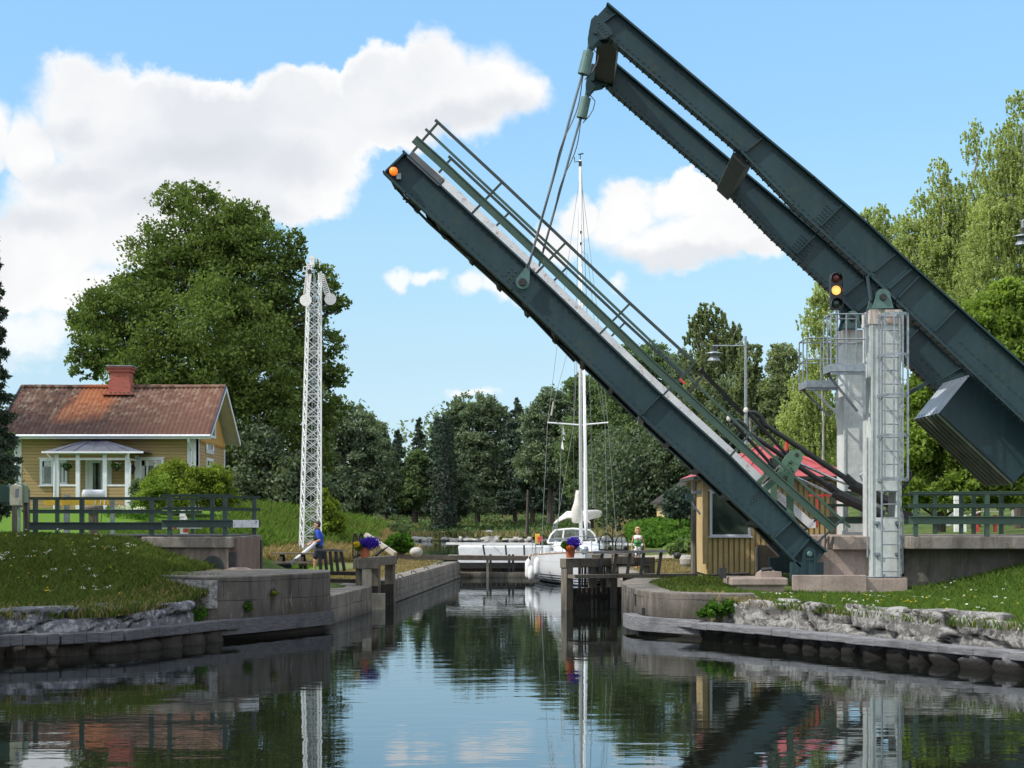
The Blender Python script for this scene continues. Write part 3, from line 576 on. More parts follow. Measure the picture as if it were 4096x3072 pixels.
def stoneface(name,pts,z0,z1,mat,seed,parent,cl=1.1,ch=.38,topw=.75,wav=.07):
    # landward side is to the left of the walking direction
    rr=np.random.default_rng(seed); W_=[np.array([x,y*K]) for x,y in pts]; seg=[np.linalg.norm(W_[i+1]-W_[i]) for i in range(len(W_)-1)]; T=sum(seg)
    ns=int(T/.07); S=np.linspace(0,T,ns); cum=np.concatenate([[0],np.cumsum(seg)]); px_=np.interp(S,cum,[w[0] for w in W_]); py_=np.interp(S,cum,[w[1] for w in W_])
    k=np.ones(15)/15; px_=np.convolve(np.pad(px_,7,'edge'),k,'valid'); py_=np.convolve(np.pad(py_,7,'edge'),k,'valid')
    dx=np.gradient(px_);dy=np.gradient(py_); l=np.hypot(dx,dy); nx_,ny_=-dy/l,dx/l      # landward
    prof=[(0,0)]+[(0,v) for v in np.linspace(.0,1,15)[1:]]+[(.06,1.03),(.18,1.04),(.36,1.03),(.55,1.02),(topw,1.0)]
    nr=int(T/cl*(z1-z0+.5)/ch*1.5); cs=rr.random((nr*2,2))*[T,(z1-z0)+topw]; cd=rr.normal(size=nr*2)
    V=[];C=[]
    for off,v in prof:
        z=z0+(z1-z0)*v; t_=(z1-z0)*v+off; row=np.zeros((ns,3)); warp=np.array([mnoise.noise(Vector((s*1.3,t_*2,seed)))*.22 for s in S]); 
        d=np.hypot((S[:,None]+warp[:,None]-cs[None,:,0])/cl,(t_+warp[:,None]*.5-cs[None,:,1])/ch); o_=np.argsort(d,axis=1)[:,:2]; f1=np.take_along_axis(d,o_[:,:1],1)[:,0]; f2=np.take_along_axis(d,o_[:,1:2],1)[:,0]
        msk=np.array([1.0 if mnoise.noise(Vector((s*.8,t_*1.5,seed+20)))>-.12 else .25 for s in S]); cr=np.clip(1-(f2-f1)/.085,0,1)*msk; cell=cd[o_[:,0]]
        nn2=np.array([mnoise.noise(Vector((s*2.2,t_*3,seed+5)))*.45+mnoise.noise(Vector((s*7,t_*9,seed+9)))*.3 for s in S])
        push=-.05*cell+.0-nn2*wav+cr*.10
        row[:,0]=px_+nx_*(off+push*(1 if off<.3 else .2)); row[:,1]=py_+ny_*(off+push*(1 if off<.3 else .2)); row[:,2]=z+(.05*cell*(v>.6)+nn2*.05*(v>.3)-cr*.05*(off>0)); V.append(row); C.append(cr)
    V=np.stack(V); C=np.stack(C); idx=np.arange(V.shape[0]*ns).reshape(V.shape[0],ns); q=np.stack([idx[:-1,:-1],idx[:-1,1:],idx[1:,1:],idx[1:,:-1]],-1).reshape(-1,4)
    o=npmesh(name,V.reshape(-1,3),q,mat,{'crack':C.ravel()},parent); o.data.polygons.foreach_set('use_smooth',[True]*len(o.data.polygons)); return o
t=thing('stone_bank_wall','dark lichen covered stone wall edging the shaded left bank','stone wall',(-9,34,0))
stoneface('stones',[(-17.0,15),(-9.75,27.75),(-8.0,28.75),(-6.6,31.5)],.1,.80,M['stoneL'],3,t,2.2,.55)
m=MB(); stonewall(m,[(-16.5,15),(-9.75,27.75),(-7.75,28.9),(-6.4,31.6)],-.5,.22,2,9,.5,.9); m.build('footing_stones',M['timberdark'],t,smooth=True)
t=thing('stone_bank_wall','pale lichen covered stone wall edging the right bank','stone wall',(7,35,0))
stoneface('stones',[(4.65,32.45),(4.95,31.75),(6.75,28.95),(8.65,25.65),(12.5,19.5)],.12,.80,M['stoneR'],6,t,1.7,.40,topw=.6)
m=MB(); stonewall(m,[(4.4,32.3),(6.72,28.5),(8.5,25.4),(12.2,19.5)],-.5,.25,2,12,.4,.9); m.build('footing_stones',M['stoneL'],t,smooth=True)
def logrun(mb,pts,w,h,z,n=6,seed=1):
    rr=random.Random(seed); pts=[Vector((x,y*K,z)) for x,y in pts]
    for a,b in zip(pts[:-1],pts[1:]):
        for k in range(n):
            p=a.lerp(b,k/n);q_=a.lerp(b,(k+1)/n); j=Vector((0,0,rr.uniform(-.008,.008)))
            mb.beam(p+j,q_+j,w*rr.uniform(.97,1.03),h*rr.uniform(.96,1.04))
for i,(pts,z,lb) in enumerate([([(-14.8,17),(-9.45,27.35),(-8.5,27.95)],.345,'left section of the long grey timber rubbing beam along the left bank'),([(-8.48,27.97),(-7.5,28.65),(-6.5,30.9),(-5.9,31.9)],.345,'right section of the grey timber rubbing beam running up to the left quay wall'),
   ([(3.75,32.45),(5.1,30.5),(6.5,28.35)],.30,'thin weathered timber rubbing beam from the right quay wall'),([(6.42,28.3),(8.45,25.1),(12,19)],.30,'broad silvery timber rubbing beam at the lower right corner')]):
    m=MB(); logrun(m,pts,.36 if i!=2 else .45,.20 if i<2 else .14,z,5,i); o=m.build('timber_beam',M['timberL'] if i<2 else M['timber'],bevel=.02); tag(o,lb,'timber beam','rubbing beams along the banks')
# riprap at the far shore
m=MB(); rr=random.Random(4)
for k in range(150):
    x=rr.uniform(-26,24); rock(m,(x,142*K+rr.uniform(-1.0,1.2),.42+rr.uniform(-.05,.15)),(rr.uniform(.2,.7),.4,rr.uniform(.12,.3)),k,n=7,mm_=5)
o=m.build('shore_stones',M['boulder'],smooth=True); tag(o,'grey stones lining the far waterline','shore stones',kind='stuff')
# ------------------------------------------------------------ the drawbridge
ND=37.2; YN=ND*K; FD=41.15; YF=FD*K; DXF=.14
def n2(px,py): return XZ(px,py,ND)
def npt(px,py,y=None,dx=0):
    x,z=n2(px,py); return Vector((x+dx,YN if y is None else y,z))
def girder(mb,top,bot,y,wf=.42,tf=.045,tw=.03):
    mb.prism(top+bot[::-1],y-tw/2,y+tw/2)
    for line,sg in((top,1),(bot,-1)):
        for a,b in zip(line[:-1],line[1:]):
            d=Vector((b[0]-a[0],0,b[1]-a[1])).normalized(); n=Vector((-d.z,0,d.x))*sg*tf/2
            if n.z*sg<0: n=-n
            mb.beam(Vector((a[0],y,a[1]))+n-d*.012,Vector((b[0],y,b[1]))+n+d*.012,wf,tf,up=(-d.z,0,d.x))
def rivets(mb,line,y,off,step=.16,r=.017,two=False):
    for a,b in zip(line[:-1],line[1:]):
        A=Vector((a[0],y,a[1]));B=Vector((b[0],y,b[1])); L_=(B-A).length; d=(B-A)/L_; n=Vector((-d.z,0,d.x))*off
        for k in range(int(L_/step)):
            p=A+d*(k+.5)*step+n; mb.box(p.x-r,p.x+r,p.y-.022,p.y,p.z-r,p.z+r)
def stiff(mb,a,b,y,w=.13,t=.03):
    mb.beam((a[0],y-w/2,a[1]),(b[0],y-w/2,b[1]),t,w,up=(0,1,0))
ub_top=[n2(*p) for p in[(2426,24),(3045,547),(3250,717),(3466,903),(3650,1076),(4096,1475),(4420,1765)]]
ub_bot=[n2(*p) for p in[(2376,78),(2468,181),(2960,605),(3170,822),(3480,1107),(3580,1200),(4096,1690),(4420,1995)]]
BB=thing('balance_beam_frame','dark green twin balance beams with counterweight rocking on top of the bridge posts','bridge balance frame',(9.3,YN,7.7))
for y,dx in((YN,0),(YF,DXF)):
    sh=lambda L_:[(x+dx,z) for x,z in L_]
    m=MB(); girder(m,sh(ub_top),sh(ub_bot),y); 
    b=m.build('beam',M['girder'],BB)
    m=MB(); rivets(m,sh(ub_bot),y-.015,.10,.17); rivets(m,sh(ub_top),y-.015,-.10,.17,.013)
    for gx0,gy0 in((3305,822),):
        for i in range(6):
            for j in range(6):
                p=n2(gx0+i*10-j*9,gy0+i*9+j*12); m.box(p[0]+dx-.018,p[0]+dx+.018,y-.04,y-.015,p[1]-.018,p[1]+.018)
    for i in range(24):
        for j in range(2):
            p=n2(3840+i*24-j*16,1410+i*22+j*18-(40 if j==0 else 0)); m.box(p[0]+dx-.016,p[0]+dx+.016,y-.04,y-.015,p[1]-.016,p[1]+.016)
    # rivets under the bottom flange read as teeth from below
    for a,b_ in zip(sh(ub_bot)[:-1],sh(ub_bot)[1:]):
        A=Vector((a[0],y,a[1]));B=Vector((b_[0],y,b_[1])); L_=(B-A).length; d=(B-A)/L_; n=Vector((d.z,0,-d.x)); n=n if n.z<0 else -n
        for k in range(int(L_/.2)):
            for s_ in(-.13,.13):
                p=A+d*(k+.5)*.2+n*.062; m.ball((p.x,p.y+s_,p.z),.028,5,4)
    m.build('rivets',M['girder'],b)
    m=MB()
    for a,b_ in(((2460,52),(2400,112)),((3045,549),(2981,618)),((3363,817),(3280,915)),((3576,1012),(3492,1098)),((3642,1072),(3553,1165)),((3672,1100),(3590,1200)),((2465,55),(2510,215)) if 0 else ((3820,1232),(3735,1335))):
        pa=n2(*a);pb=n2(*b_); stiff(m,(pa[0]+dx,pa[1]-.05),(pb[0]+dx,pb[1]+.05),y)
    split(m,'stiffener',M['girder'],b)
    # gusset down to the pivot
    g=[n2(*p) for p in[(3440,1070),(3465,1105),(3478,1200),(3450,1236),(3505,1232),(3545,1236),(3592,1205),(3560,1165)]]
    m=MB(); m.prism([(x+dx,z) for x,z in [n2(*p) for p in[(3463,1100),(3480,1205),(3500,1228),(3540,1228),(3590,1212)]]],y-.05,y+.05)
    e=[n2(*p) for p in[(3465,1105),(3480,1205)]]; m.beam((e[0][0]+dx,y-.12,e[0][1]),(e[1][0]+dx,y-.12,e[1][1]),.03,.26,up=(0,1,0))
    for i in range(7):
        for j in range(3):
            p=n2(3480+i*11,1120+i*11+j*17); m.ball((p[0]+dx,y-.055,p[1]),.018,5,4)
    m.build('gusset',M['girder'],BB)
    # hook plate at the tip carrying the hanger rod
    hp=[n2(*p) for p in[(2380,72),(2362,92),(2353,140),(2353,182),(2362,206),(2392,172),(2425,165),(2448,148),(2440,125)]]
    m=MB(); m.prism([(x+dx,z) for x,z in hp],y-.30,y-.24); m.prism([(x+dx,z) for x,z in hp],y+.24,y+.30)
    c=n2(2380,143); m.lathe([(.05,-.36),(.06,-.34),(.06,-.30)],(c[0]+dx,y,c[1]),8,'y')
    for i in range(5): 
        for j in range(2): p=n2(2392+i*9,105+i*10+j*15); m.ball((p[0]+dx,y-.31,p[1]),.018,5,4)
    m.build('hook_plate',M['girder'],BB)
# cross members
m=MB()
a=n2(2396,150); b_=n2(2470,150)
def cross(mb,cx,cz,w,h,rot,ridges=3):
    ca,sa=math.cos(rot),math.sin(rot)
    def tr(u_,v_,dx): return(cx+u_*ca-v_*sa+dx,cz+u_*sa+v_*ca)
    poly=[(-w/2,-h/2),(w/2,-h/2),(w/2,h/2),(-w/2,h/2)]
    p0=[tr(*p,0) for p in poly];p1=[tr(*p,DXF) for p in poly]
    y0,y1=YN+.02,YF-.02
    mb.add([(x,y0,z) for x,z in p0]+[(x,y1,z) for x,z in p1],[(0,1,2,3),(7,6,5,4),(0,4,5,1),(1,5,6,2),(2,6,7,3),(3,7,4,0)])
    for k in range(ridges):
        u_=-w/2+w*(k+.2)/ridges*.8
        q0=tr(-w/2-.02,-h/2+h*(k+.5)/ridges,0);q1=tr(-w/2-.02,-h/2+h*(k+.5)/ridges,DXF)
        mb.beam((q0[0],y0,q0[1]),(q1[0],y1,q1[1]),.035,.035)
cc=n2(2440,118); cross(m,cc[0],cc[1],.50,.46,rad(-12)); m.build('cross_beam',M['girder_edge'],BB)
m=MB(); cc=n2(2985,615); cross(m,cc[0]-.02,cc[1]+.0,.42,.5,rad(-42)); m.build('cross_beam',M['girder_edge'],BB)
m=MB(); cc=n2(3690,1240); cross(m,cc[0],cc[1],.35,.5,rad(-42)); m.build('cross_beam',M['girder_edge'],BB)
# counterweight box
cwD0=37.9; cw=[XZ(*p,cwD0) for p in[(3758,1653),(4057,1933),(4088,1897),(4200,1765),(3882,1500)]]
m=MB(); m.prism(cw,cwD0*K,40.25*K); CWB=m.build('counterweight',M['girder'],BB,bevel=.015)
m=MB(); 
A=Vector((cw[0][0],0,cw[0][1]));B=Vector((cw[1][0],0,cw[1][1])); d=(B-A).normalized(); n=Vector((d.z,0,-d.x)); n=n if n.z<0 else -n
for k in range(7):
    y=cwD0*K+.12+k*.42; m.beam(A+n*.03+Vector((0,y,0)),B+n*.03+Vector((0,y,0)),.07,.06,up=n)
m.build('ribs',mottled('counterweight_ribs',(.10,.115,.075),(.16,.18,.12),2,.6),CWB)  # olive tone paints in the yellowish light coming from below
m=MB(); A=Vector((cw[0][0],0,cw[0][1]));B=Vector((cw[4][0],0,cw[4][1])); d=(B-A).normalized(); n=Vector((-abs(d.z),0,abs(d.x))).normalized()
vs=[A+n*.012+d*.0,B+n*.012]
m.add([(v.x,y,v.z) for y in(cwD0*K-.02,40.25*K+.02) for v in vs],[(0,1,3,2)]); m.build('sunlit_end_plate',mottled('sunlit_grey_plate',(.30,.34,.38),(.42,.46,.5),2,.45),CWB)  # pale colour paints sunlight onto the upper left face of the box
m=MB()
for k in range(9):
    for s_ in(.06,.94):
        p=A.lerp(B,s_)+n*.02; m.ball((p.x,cwD0*K+.1+k*.33,p.z),.02,5,4)
m.build('bolts',M['galv'],CWB)
m=MB(); q_=n2(3835,1478); m.beam((q_[0]-.45,YN+.4,q_[1]-.32),(q_[0]+.3,YN+.4,q_[1]+.1),.2,.1); m.beam((q_[0]-.45+.1,YF-.5,q_[1]-.32),(q_[0]+.4,YF-.5,q_[1]+.1),.2,.1); split(m,'mounting_arm',M['girder'],BB)
# ---- posts
postlab=['near weathered white steel bridge post with a hooped ladder on its front','far white steel bridge post standing behind the ladder post']
for i,(y0,xl,xr,zt,zb) in enumerate([(YN-.05,8.88,9.63,n2(3500,1242)[1],1.10),(YF-.05,9.08,9.86,XZ(0,1322,FD)[1],1.10)]):
    t=thing('bridge_post',postlab[i],'bridge post',((xl+xr)/2,y0,zb),'posts carrying the balance beams')
    hy0=y0; m=MB()
    # opening near the foot: wall built around it
    oz0,oz1=(n2(0,2070)[1],n2(0,1962)[1])
    ox0,ox1=xl+.14,xl+.65
    m.prism([(xl+.06,zb),(xr-.04,zb),(xr-.04,oz0),(xl+.06,oz0)],hy0,hy0+1.0)
    m.prism([(xl+.06,oz1),(xr-.04,oz1),(xr-.04,zt),(xl+.06,zt)],hy0,hy0+1.0)
    m.prism([(xl+.06,oz0),(ox0,oz0),(ox0,oz1),(xl+.06,oz1)],hy0,hy0+1.0)
    m.prism([(ox1,oz0),(xr-.04,oz0),(xr-.04,oz1),(ox1,oz1)],hy0,hy0+1.0)
    m.build('column',M['post'],t)
    m=MB(); m.box(xl+.01,xl+.055,hy0-.03,hy0+1.03,zb,zt-.02); m.box(xr-.035,xr+.01,hy0-.03,hy0+1.03,zb,zt-.02); split(m,'edge_flange',M['post'],t)
    m=MB(); m.box(xl-.01,xr+.03,hy0-.045,hy0+1.05,zt-.34,zt+.015); m.build('cap_plate',M['post_cap'],t)
    m=MB(); m.box(xl-.12,xr+.12,hy0-.15,hy0+1.15,zb-.06,zb+.03); m.build('foot_plate',M['pink'],t)
    if i==0:
        m=MB()
        for z in(n2(0,2090)[1],n2(0,2215)[1]):
            for x in(xl+.10,xl+.60): m.box(x,x+.12,hy0-.06,hy0-.002,z-.04,z+.03); m.beam((x+.06,hy0-.05,z),(x+.06,hy0,z-.12),.03,.03)
        split(m,'cleat',M['galv'],t)
    # pivot bearing on top
    xc=(n2(3521,1195)[0] if i==0 else n2(3521,1195)[0]+DXF); zc=n2(0,1195)[1]
    m=MB(); a=[(xc-.26,zt+.02),(xc-.19,zc-.02)]+[(xc+.18*math.cos(th),zc+.03+.18*math.sin(th)) for th in[rad(x) for x in range(170,5,-15)]]+[(xc+.19,zc-.02),(xc+.26,zt+.02)]
    m.prism(a,y0-.30,y0-.25); m.prism(a,y0+.45,y0+.52)
    b=split(m,'bearing',M['teal'],t)[0]
    m=MB(); m.lathe([(.08,-.06),(.09,-.04),(.09,.0)],(xc,y0-.30,zc),14,'y'); m.build('pin',M['iron'],b)
    if i==0: POST0=t
    else: POST1=t
# small conduit pipes beside the near post
m=MB(); xx=n2(3458,0)[0]
m.tube([npt(3470,1750,YN-.0),npt(3470,2230,YN)],.022,6); 
m.build('conduit',M['galv'],POST0)
m=MB(); y=YN-.22
m.tube([npt(3440,2320,y),npt(3455,2308,y),npt(3590,2305,y),npt(3604,2290,y),npt(3604,2060,y),npt(3595,2030,y)],.02,6)
m.tube([npt(3435,2330,y),npt(3470,2326,y),npt(3590,2326,y),npt(3608,2312,y)],.022,6)
for px in(3440,3530): m.tube([npt(px,2296,y),npt(px,2335,y)],.03,6)
m.build('drain_pipe',M['galv'],POST0)
# ---- ladder with safety cage
LD=thing('caged_ladder','galvanised ladder with safety hoops fixed to the near bridge post','ladder',(9.3,YN-.2,1.1))
yl=YN-.25; xl0,xl1=n2(3519,0)[0],n2(3590,0)[0]; zb=n2(0,2308)[1]; zt=n2(0,1268)[1]
m=MB()
for x in(xl0,xl1): m.tube([(x,yl,zb),(x,yl,zt),(x,yl+.15,zt+.05)],.026,6)
m.build('rail',M['galv'],LD)
m=MB(); z=zb+.15
while z<zt: m.tube([(xl0,yl,z),(xl1,yl,z)],.018,6); z+=.33
split(m,'rung',M['galv'],LD)
def hoop(z,w=.37): 
    xc=(xl0+xl1)/2+.06; return [Vector((xc+w*math.cos(a)*.95,yl-.02-.62*max(0,math.sin(a))*1.0,z)) for a in[rad(180+ -18*k) for k in range(11)]]
hz=[n2(0,py)[1] for py in(1268,1428,1586,1745,1920)]
for z in hz:
    m=MB(); hp=hoop(z)
    hp=[Vector((hp[0].x,yl+.2,z))]+hp+[Vector((hp[-1].x,yl+.2,z))]
    for a,b in zip(hp[:-1],hp[1:]): m.beam(a,b,.014,.07,up=(0,0,1))
    m.build('hoop',M['galv'],LD)
m=MB(); hp0=hoop(hz[0]);hp1=hoop(hz[-1])
for k in(0,2,4,6,8,10): m.beam(hp0[k],hp1[k],.04,.014,up=(0,1,0))
split(m,'cage_strap',M['galv'],LD)
# ---- service platforms
def platform(label,px0,px1,pyf,pytop,D0,D1,brace,lowpx):
    x0,zf=XZ(px0,pyf,D0); x1=XZ(px1,pyf,D0)[0]; zt_=XZ(0,pytop,D0)[1]; y0,y1=D0*K,D1*K
    t=thing('service_platform',label,'platform',(x0,y0,zf))
    m=MB(); m.box(x0,x1,y0,y1,zf,zf+.03); 
    m.box(x0,x1,y0-.02,y0,zf-.02,zf+.17); m.box(x0-.02,x0,y0-.02,y1,zf-.02,zf+.17); m.box(x0,x1,y1,y1+.02,zf-.02,zf+.17)
    m.build('floor',M['galv'],t)
    m=MB(); r=.02
    for zz in(zt_,(zt_+zf)/2+.08):
        m.tube([(x1,y0,zz),(x0+.04,y0,zz),(x0,y0+.05,zz),(x0,y1-.05,zz),(x0+.04,y1,zz),(x1,y1,zz)],r,6)
    for x,y in((x0,y0+.03),((x0+x1)/2-.05,y0),(x1-.02,y0),(x0,y1),(x1-.02,y1),(x0,(y0+y1)/2)): m.tube([(x,y,zf),(x,y,zt_)],r,6)
    m.build('railing',M['galv'],t)
    m=MB()
    for y in(y0+.05,y1-.05): m.beam((x0+.1,y,zf-.02),(x1,y,zf-brace),.05,.06)
    m.beam((x1-.02,y0+.05,zf),(x1-.02,y0+.05,zf-brace-.15),.06,.06); m.box(x0,x1,y0+.03,y0+.09,zf-.10,zf-.03)
    split(m,'brace',M['galv'],t)
    return t
platform('upper galvanised service platform fixed to the near bridge post',3325,3462,1482,1256,37.1,38.0,.95,0)
platform('lower galvanised service platform fixed to the far bridge post',3228,3352,1546,1352,40.8,41.9,.75,0)
# ---- traffic light
tx,tz=XZ(3342,1240,37.3); ty=37.3*K-.12
TL=thing('traffic_light','three lens traffic signal with amber lit above the upper platform','traffic light',(tx,ty,tz-1.5))
m=MB(); hw=.145; z1=XZ(0,1100,37.3)[1]; m.box(tx-hw,tx+hw,ty,ty+.16,tz,z1); m.box(tx+hw,tx+hw+.03,ty-.0,ty+.18,tz+.03,z1-.02); m.build('housing',M['black'],TL,bevel=.02)
for k,(py,mt,nm) in enumerate(((1113,'red_lens','lens'),(1164,'amber_on','lens'),(1215,'green_lens','lens'))):
    z=XZ(0,py,37.3)[1]; m=MB(); m.lathe([(.115,-.03),(.11,-.045),(.06,-.065)],(tx-.01,ty,z),18,'y'); o=m.build(nm,M[mt],TL,smooth=True); o['label']=['unlit red lens','lit amber lens','unlit green lens'][k]
    m=MB()
    for a in range(-20,200,15):
        a0,a1=rad(a),rad(a+15); r=.135
        vs=[(tx-.01+r*math.cos(a0),ty,z+r*math.sin(a0)),(tx-.01+r*math.cos(a1),ty,z+r*math.sin(a1)),(tx-.01+r*math.cos(a1),ty-.17,z+r*math.sin(a1)-.02),(tx-.01+r*math.cos(a0),ty-.17,z+r*math.sin(a0)-.02)]
        m.add(vs,[(0,1,2,3)])
    m.build('visor',M['black'],TL)
m=MB(); m.tube([(tx+.02,ty+.06,XZ(0,1480,37.3)[1]),(tx+.02,ty+.06,tz+.02)],.035,8); m.build('pole',M['galv'],TL)
# ---- raised leaf
LF=thing('bridge_leaf','raised dark green bascule bridge leaf with railings, slanting across the canal','bridge leaf',(7.2,YN,1.7))
lt=[n2(*p) for p in[(1612,612),(2108,1071),(2642,1583),(2915,1829),(3236,2152),(3300,2208)]]
lb=[n2(*p) for p in[(1538,688),(1627,775),(2051,1160),(2567,1662),(3079,2137),(3199,2262),(3256,2262)]]
m=MB(); girder(m,lt,lb,YN,.40,.045,.03); g1=m.build('girder',M['girder'],LF)
m=MB(); stiff(m,n2(2638,1584),n2(2567,1658),YN); stiff(m,n2(3167,2083),n2(3098,2150),YN); stiff(m,n2(3236,2155),n2(3170,2232),YN); stiff(m,n2(1622,617),n2(1545,690),YN,.2,.05)
split(m,'stiffener',M['girder'],g1)
m=MB(); rivets(m,lt,YN-.015,-.08,.2,.012); rivets(m,lb[1:],YN-.015,.08,.2,.012)
for i in range(4):
    for j in range(3):
        p=n2(2045+i*16-j*12,1075+i*14+j*13); m.ball((p[0],YN-.02,p[1]),.022,5,4)
        p=n2(3000+i*12,1990+j*12-i*8); m.ball((p[0],YN-.02,p[1]),.02,5,4)
m.build('rivets',M['girder_edge'],g1)
# far girder, a little shallower
def shiftn(L_,k,dx=DXF): return [(x+dx+.68*k,z+.73*k) for x,z in L_]
m=MB(); girder(m,shiftn(lt,-.02),shiftn([lb[1],lb[2],lb[3],lb[4],lb[5]],.20),YF,.40,.045,.03); m.build('girder',M['girder'],LF)
# deck plate and under-framing
m=MB(); a=Vector((lt[0][0],0,lt[0][1]));b=Vector((lt[-2][0],0,lt[-2][1])); d=(b-a).normalized(); nn=Vector((-d.z,0,d.x)); nn=nn if nn.z>0 else -nn
def deckquad(mb,s0,s1,off,th,y0,y1):
    for k in range(8):
        p=a.lerp(b,s0+(s1-s0)*k/8)-nn*off;q_=a.lerp(b,s0+(s1-s0)*(k+1)/8)-nn*off
        mb.add([(p.x,y0,p.z),(q_.x,y0,q_.z),(q_.x+DXF,y1,q_.z),(p.x+DXF,y1,p.z)]+[(v.x,y,v.z) for v,y in((p-nn*th,y0),(q_-nn*th,y0),(q_-nn*th+Vector((DXF,0,0)),y1),(p-nn*th+Vector((DXF,0,0)),y1))],[(0,1,2,3),(7,6,5,4),(0,4,5,1),(1,5,6,2),(2,6,7,3),(3,7,4,0)])
deckquad(m,.01,.99,.17,.14,YN+.03,YF-.03); m.build('deck',M['timberdark'],LF)
m=MB()
for k in range(13):
    p=a.lerp(b,.03+k*.075)-nn*.42; m.beam((p.x,YN+.03,p.z),(p.x+DXF,YF-.03,p.z),.12,.24,up=nn)
for y in(YN+1.3,YN+2.4,YN+3.5): m.beam(Vector((a.x+.05,y,a.z))-nn*.36+d*.3,Vector((b.x+.08,y,b.z))-nn*.36-d*.3,.12,.12,up=nn)
split(m,'floor_beam',M['girder_edge'],LF)
m=MB(); A=n2(1560,710); 
for px,py in((1572,742),(1606,784),(1618,796)):
    p=npt(px,py,YN+.3)+nn*.06; m.beam(p,p+Vector((.08,.0,-.08)),.06,.06); m.ball((p.x-.0,p.y,p.z-.06),.035,6,5)
m.tube([npt(1552,692,YN+.3),npt(1575,738,YN+.3),npt(1625,790,YN+.3)],.03,6)
m.tube([npt(1568,722,YN+.4),npt(1620,785,YN+.45),npt(1720,885,YN+.5),npt(1900,1035,YN+.4),npt(2050,1175,YN+.5),npt(2300,1440,YN+.4)],.035,6)
m.build('latch_fittings',M['iron'],LF)
m=MB(); p0=npt(2570,1668,YN+.15);p1=npt(2562,1698,YN+.2); m.beam(p0+Vector((-.02,0,0)),p1,.03,.16,up=(1,0,1)); m.build('bracket_plate',mottled('beige_plate',(.35,.33,.28),(.4,.38,.33)),LF)
# tip box with grey plate, orange lamp
m=MB(); m.beam(npt(1640,622,YN-.10),npt(1768,738,YN-.10),.20,.22,up=nn); m.build('edge_box',mottled('grey_edge_plate',(.07,.075,.085),(.11,.115,.125),2,.6),LF,bevel=.01)
m=MB(); p=npt(1577,693,YN-.22); m.lathe([(.05,.1),(.10,.02),(.105,-.05),(.06,-.09)],p,18,'y'); lp=m.build('warning_lamp',M['amber_lamp'],LF,smooth=True)
m=MB(); p=npt(1597,711,YN-.18); m.box(p.x-.055,p.x+.055,p.y-.03,p.y+.1,p.z-.07,p.z+.07); m.build('lamp_box',M['galv'],LF)
# railings of the leaf
def pl(pts,y,dx=0,k=0): return [Vector((n2(*p)[0]+dx+.68*k,y,n2(*p)[1]+.73*k)) for p in pts]
top_l=[(1742,484),(2009,732),(2263,973),(2519,1216),(2777,1453)]; mid_l=[(1703,520),(2300,1080),(2986,1731),(3397,2109)]
grd=[(1657,563),(1760,655),(2100,975),(2600,1458),(3108,1922),(3330,2120)]
posts=[((1753,495),(1649,615)),((2009,732),(1884,862)),((2263,973),(2138,1103)),((2519,1216),(2394,1342)),((2775,1456),(2649,1584)),((3027,1702),(2913,1832)),((3377,2068),(3268,2168))]
def raillines(name,y,dx,skip=(),white=False,kk=0):
    m=MB(); T=pl(top_l,y,dx,kk)
    for A_,B_ in zip(T[:-1],T[1:]): m.beam(A_,B_,.07,.07,up=nn)
    r=m.build('railing',M['dark_rail'],LF)
    m=MB(); T=pl(mid_l,y,dx,kk)
    for A_,B_ in zip(T[:-1],T[1:]): m.beam(A_,B_,.06,.06,up=nn)
    m.build('mid_rail',M['green_rail'],r)
    m=MB()
    for A_,B_ in posts:
        p=npt(*A_,y,dx)+Vector((.68,0,.73))*kk; q_=npt(*B_,y,dx); m.beam(p,q_,.05,.09,up=nn)
    split(m,'railing_post',M['dark_rail'],r)
    m=MB(); T=pl(grd,y-.03,dx,kk)
    for A_,B_ in zip(T[:-1],T[1:]): m.beam(A_,B_,.05,.17,up=nn); m.beam(A_+nn*.10,B_+nn*.10,.14,.03,up=nn)
    m.build('guard_rail',M['green_rail'],r)
    if white:
        m=MB(); T=pl(grd,y-.11,dx,kk+.08)
        for A_,B_ in zip(T[:-1],T[1:]): m.beam(A_,B_,.03,.22,up=nn)
        w_=m.build('kerb_rail',M['white_rail'],r); w_['label']='white painted inner guard rail with peeling red patches'
raillines('near',YN-.12,0)
raillines('far',YF-.25,DXF,white=True,kk=.04)
m=MB()   # red scuffs of paint
for px,py in((2088,1018),(2240,1160),(2252,1172),(2322,1240),(2447,1358),(2727,1528)):
    p=npt(px,py,YF-.32 if px<2700 else YN-.2, 0)
    if px<2700: p=Vector(((px-CX)/F*(YF/K-.3),YF-.34,EYE+(HY-py)/F*(YF/K-.3)))
    m.beam(p-d*.09,p+d*.09,.01,.06,up=nn)
m.build('paint_scuffs',M['red'],LF)
# lower eye plate for hanger rods
for y,dx in((YN-.08,0),(YF+.02,DXF)):
    c=npt(2090,1133,y,dx); e=npt(2114,1068,y,dx); ax=(e-c).normalized(); sx=Vector((ax.z,0,-ax.x))
    poly=[c+ (ax*math.cos(th)+sx*math.sin(th))*.17 for th in[rad(k) for k in range(70,291,20)]]+[e-sx*.04,e+sx*.04]
    m=MB(); m.prism([(p.x,p.z) for p in poly],y-.14,y-.10); b=m.build('eye_plate',M['teal'],LF)
    m=MB(); m.lathe([(.09,-.2),(.10,-.18),(.10,-.1)],c,12,'y'); m.build('pin',M['iron'],b)
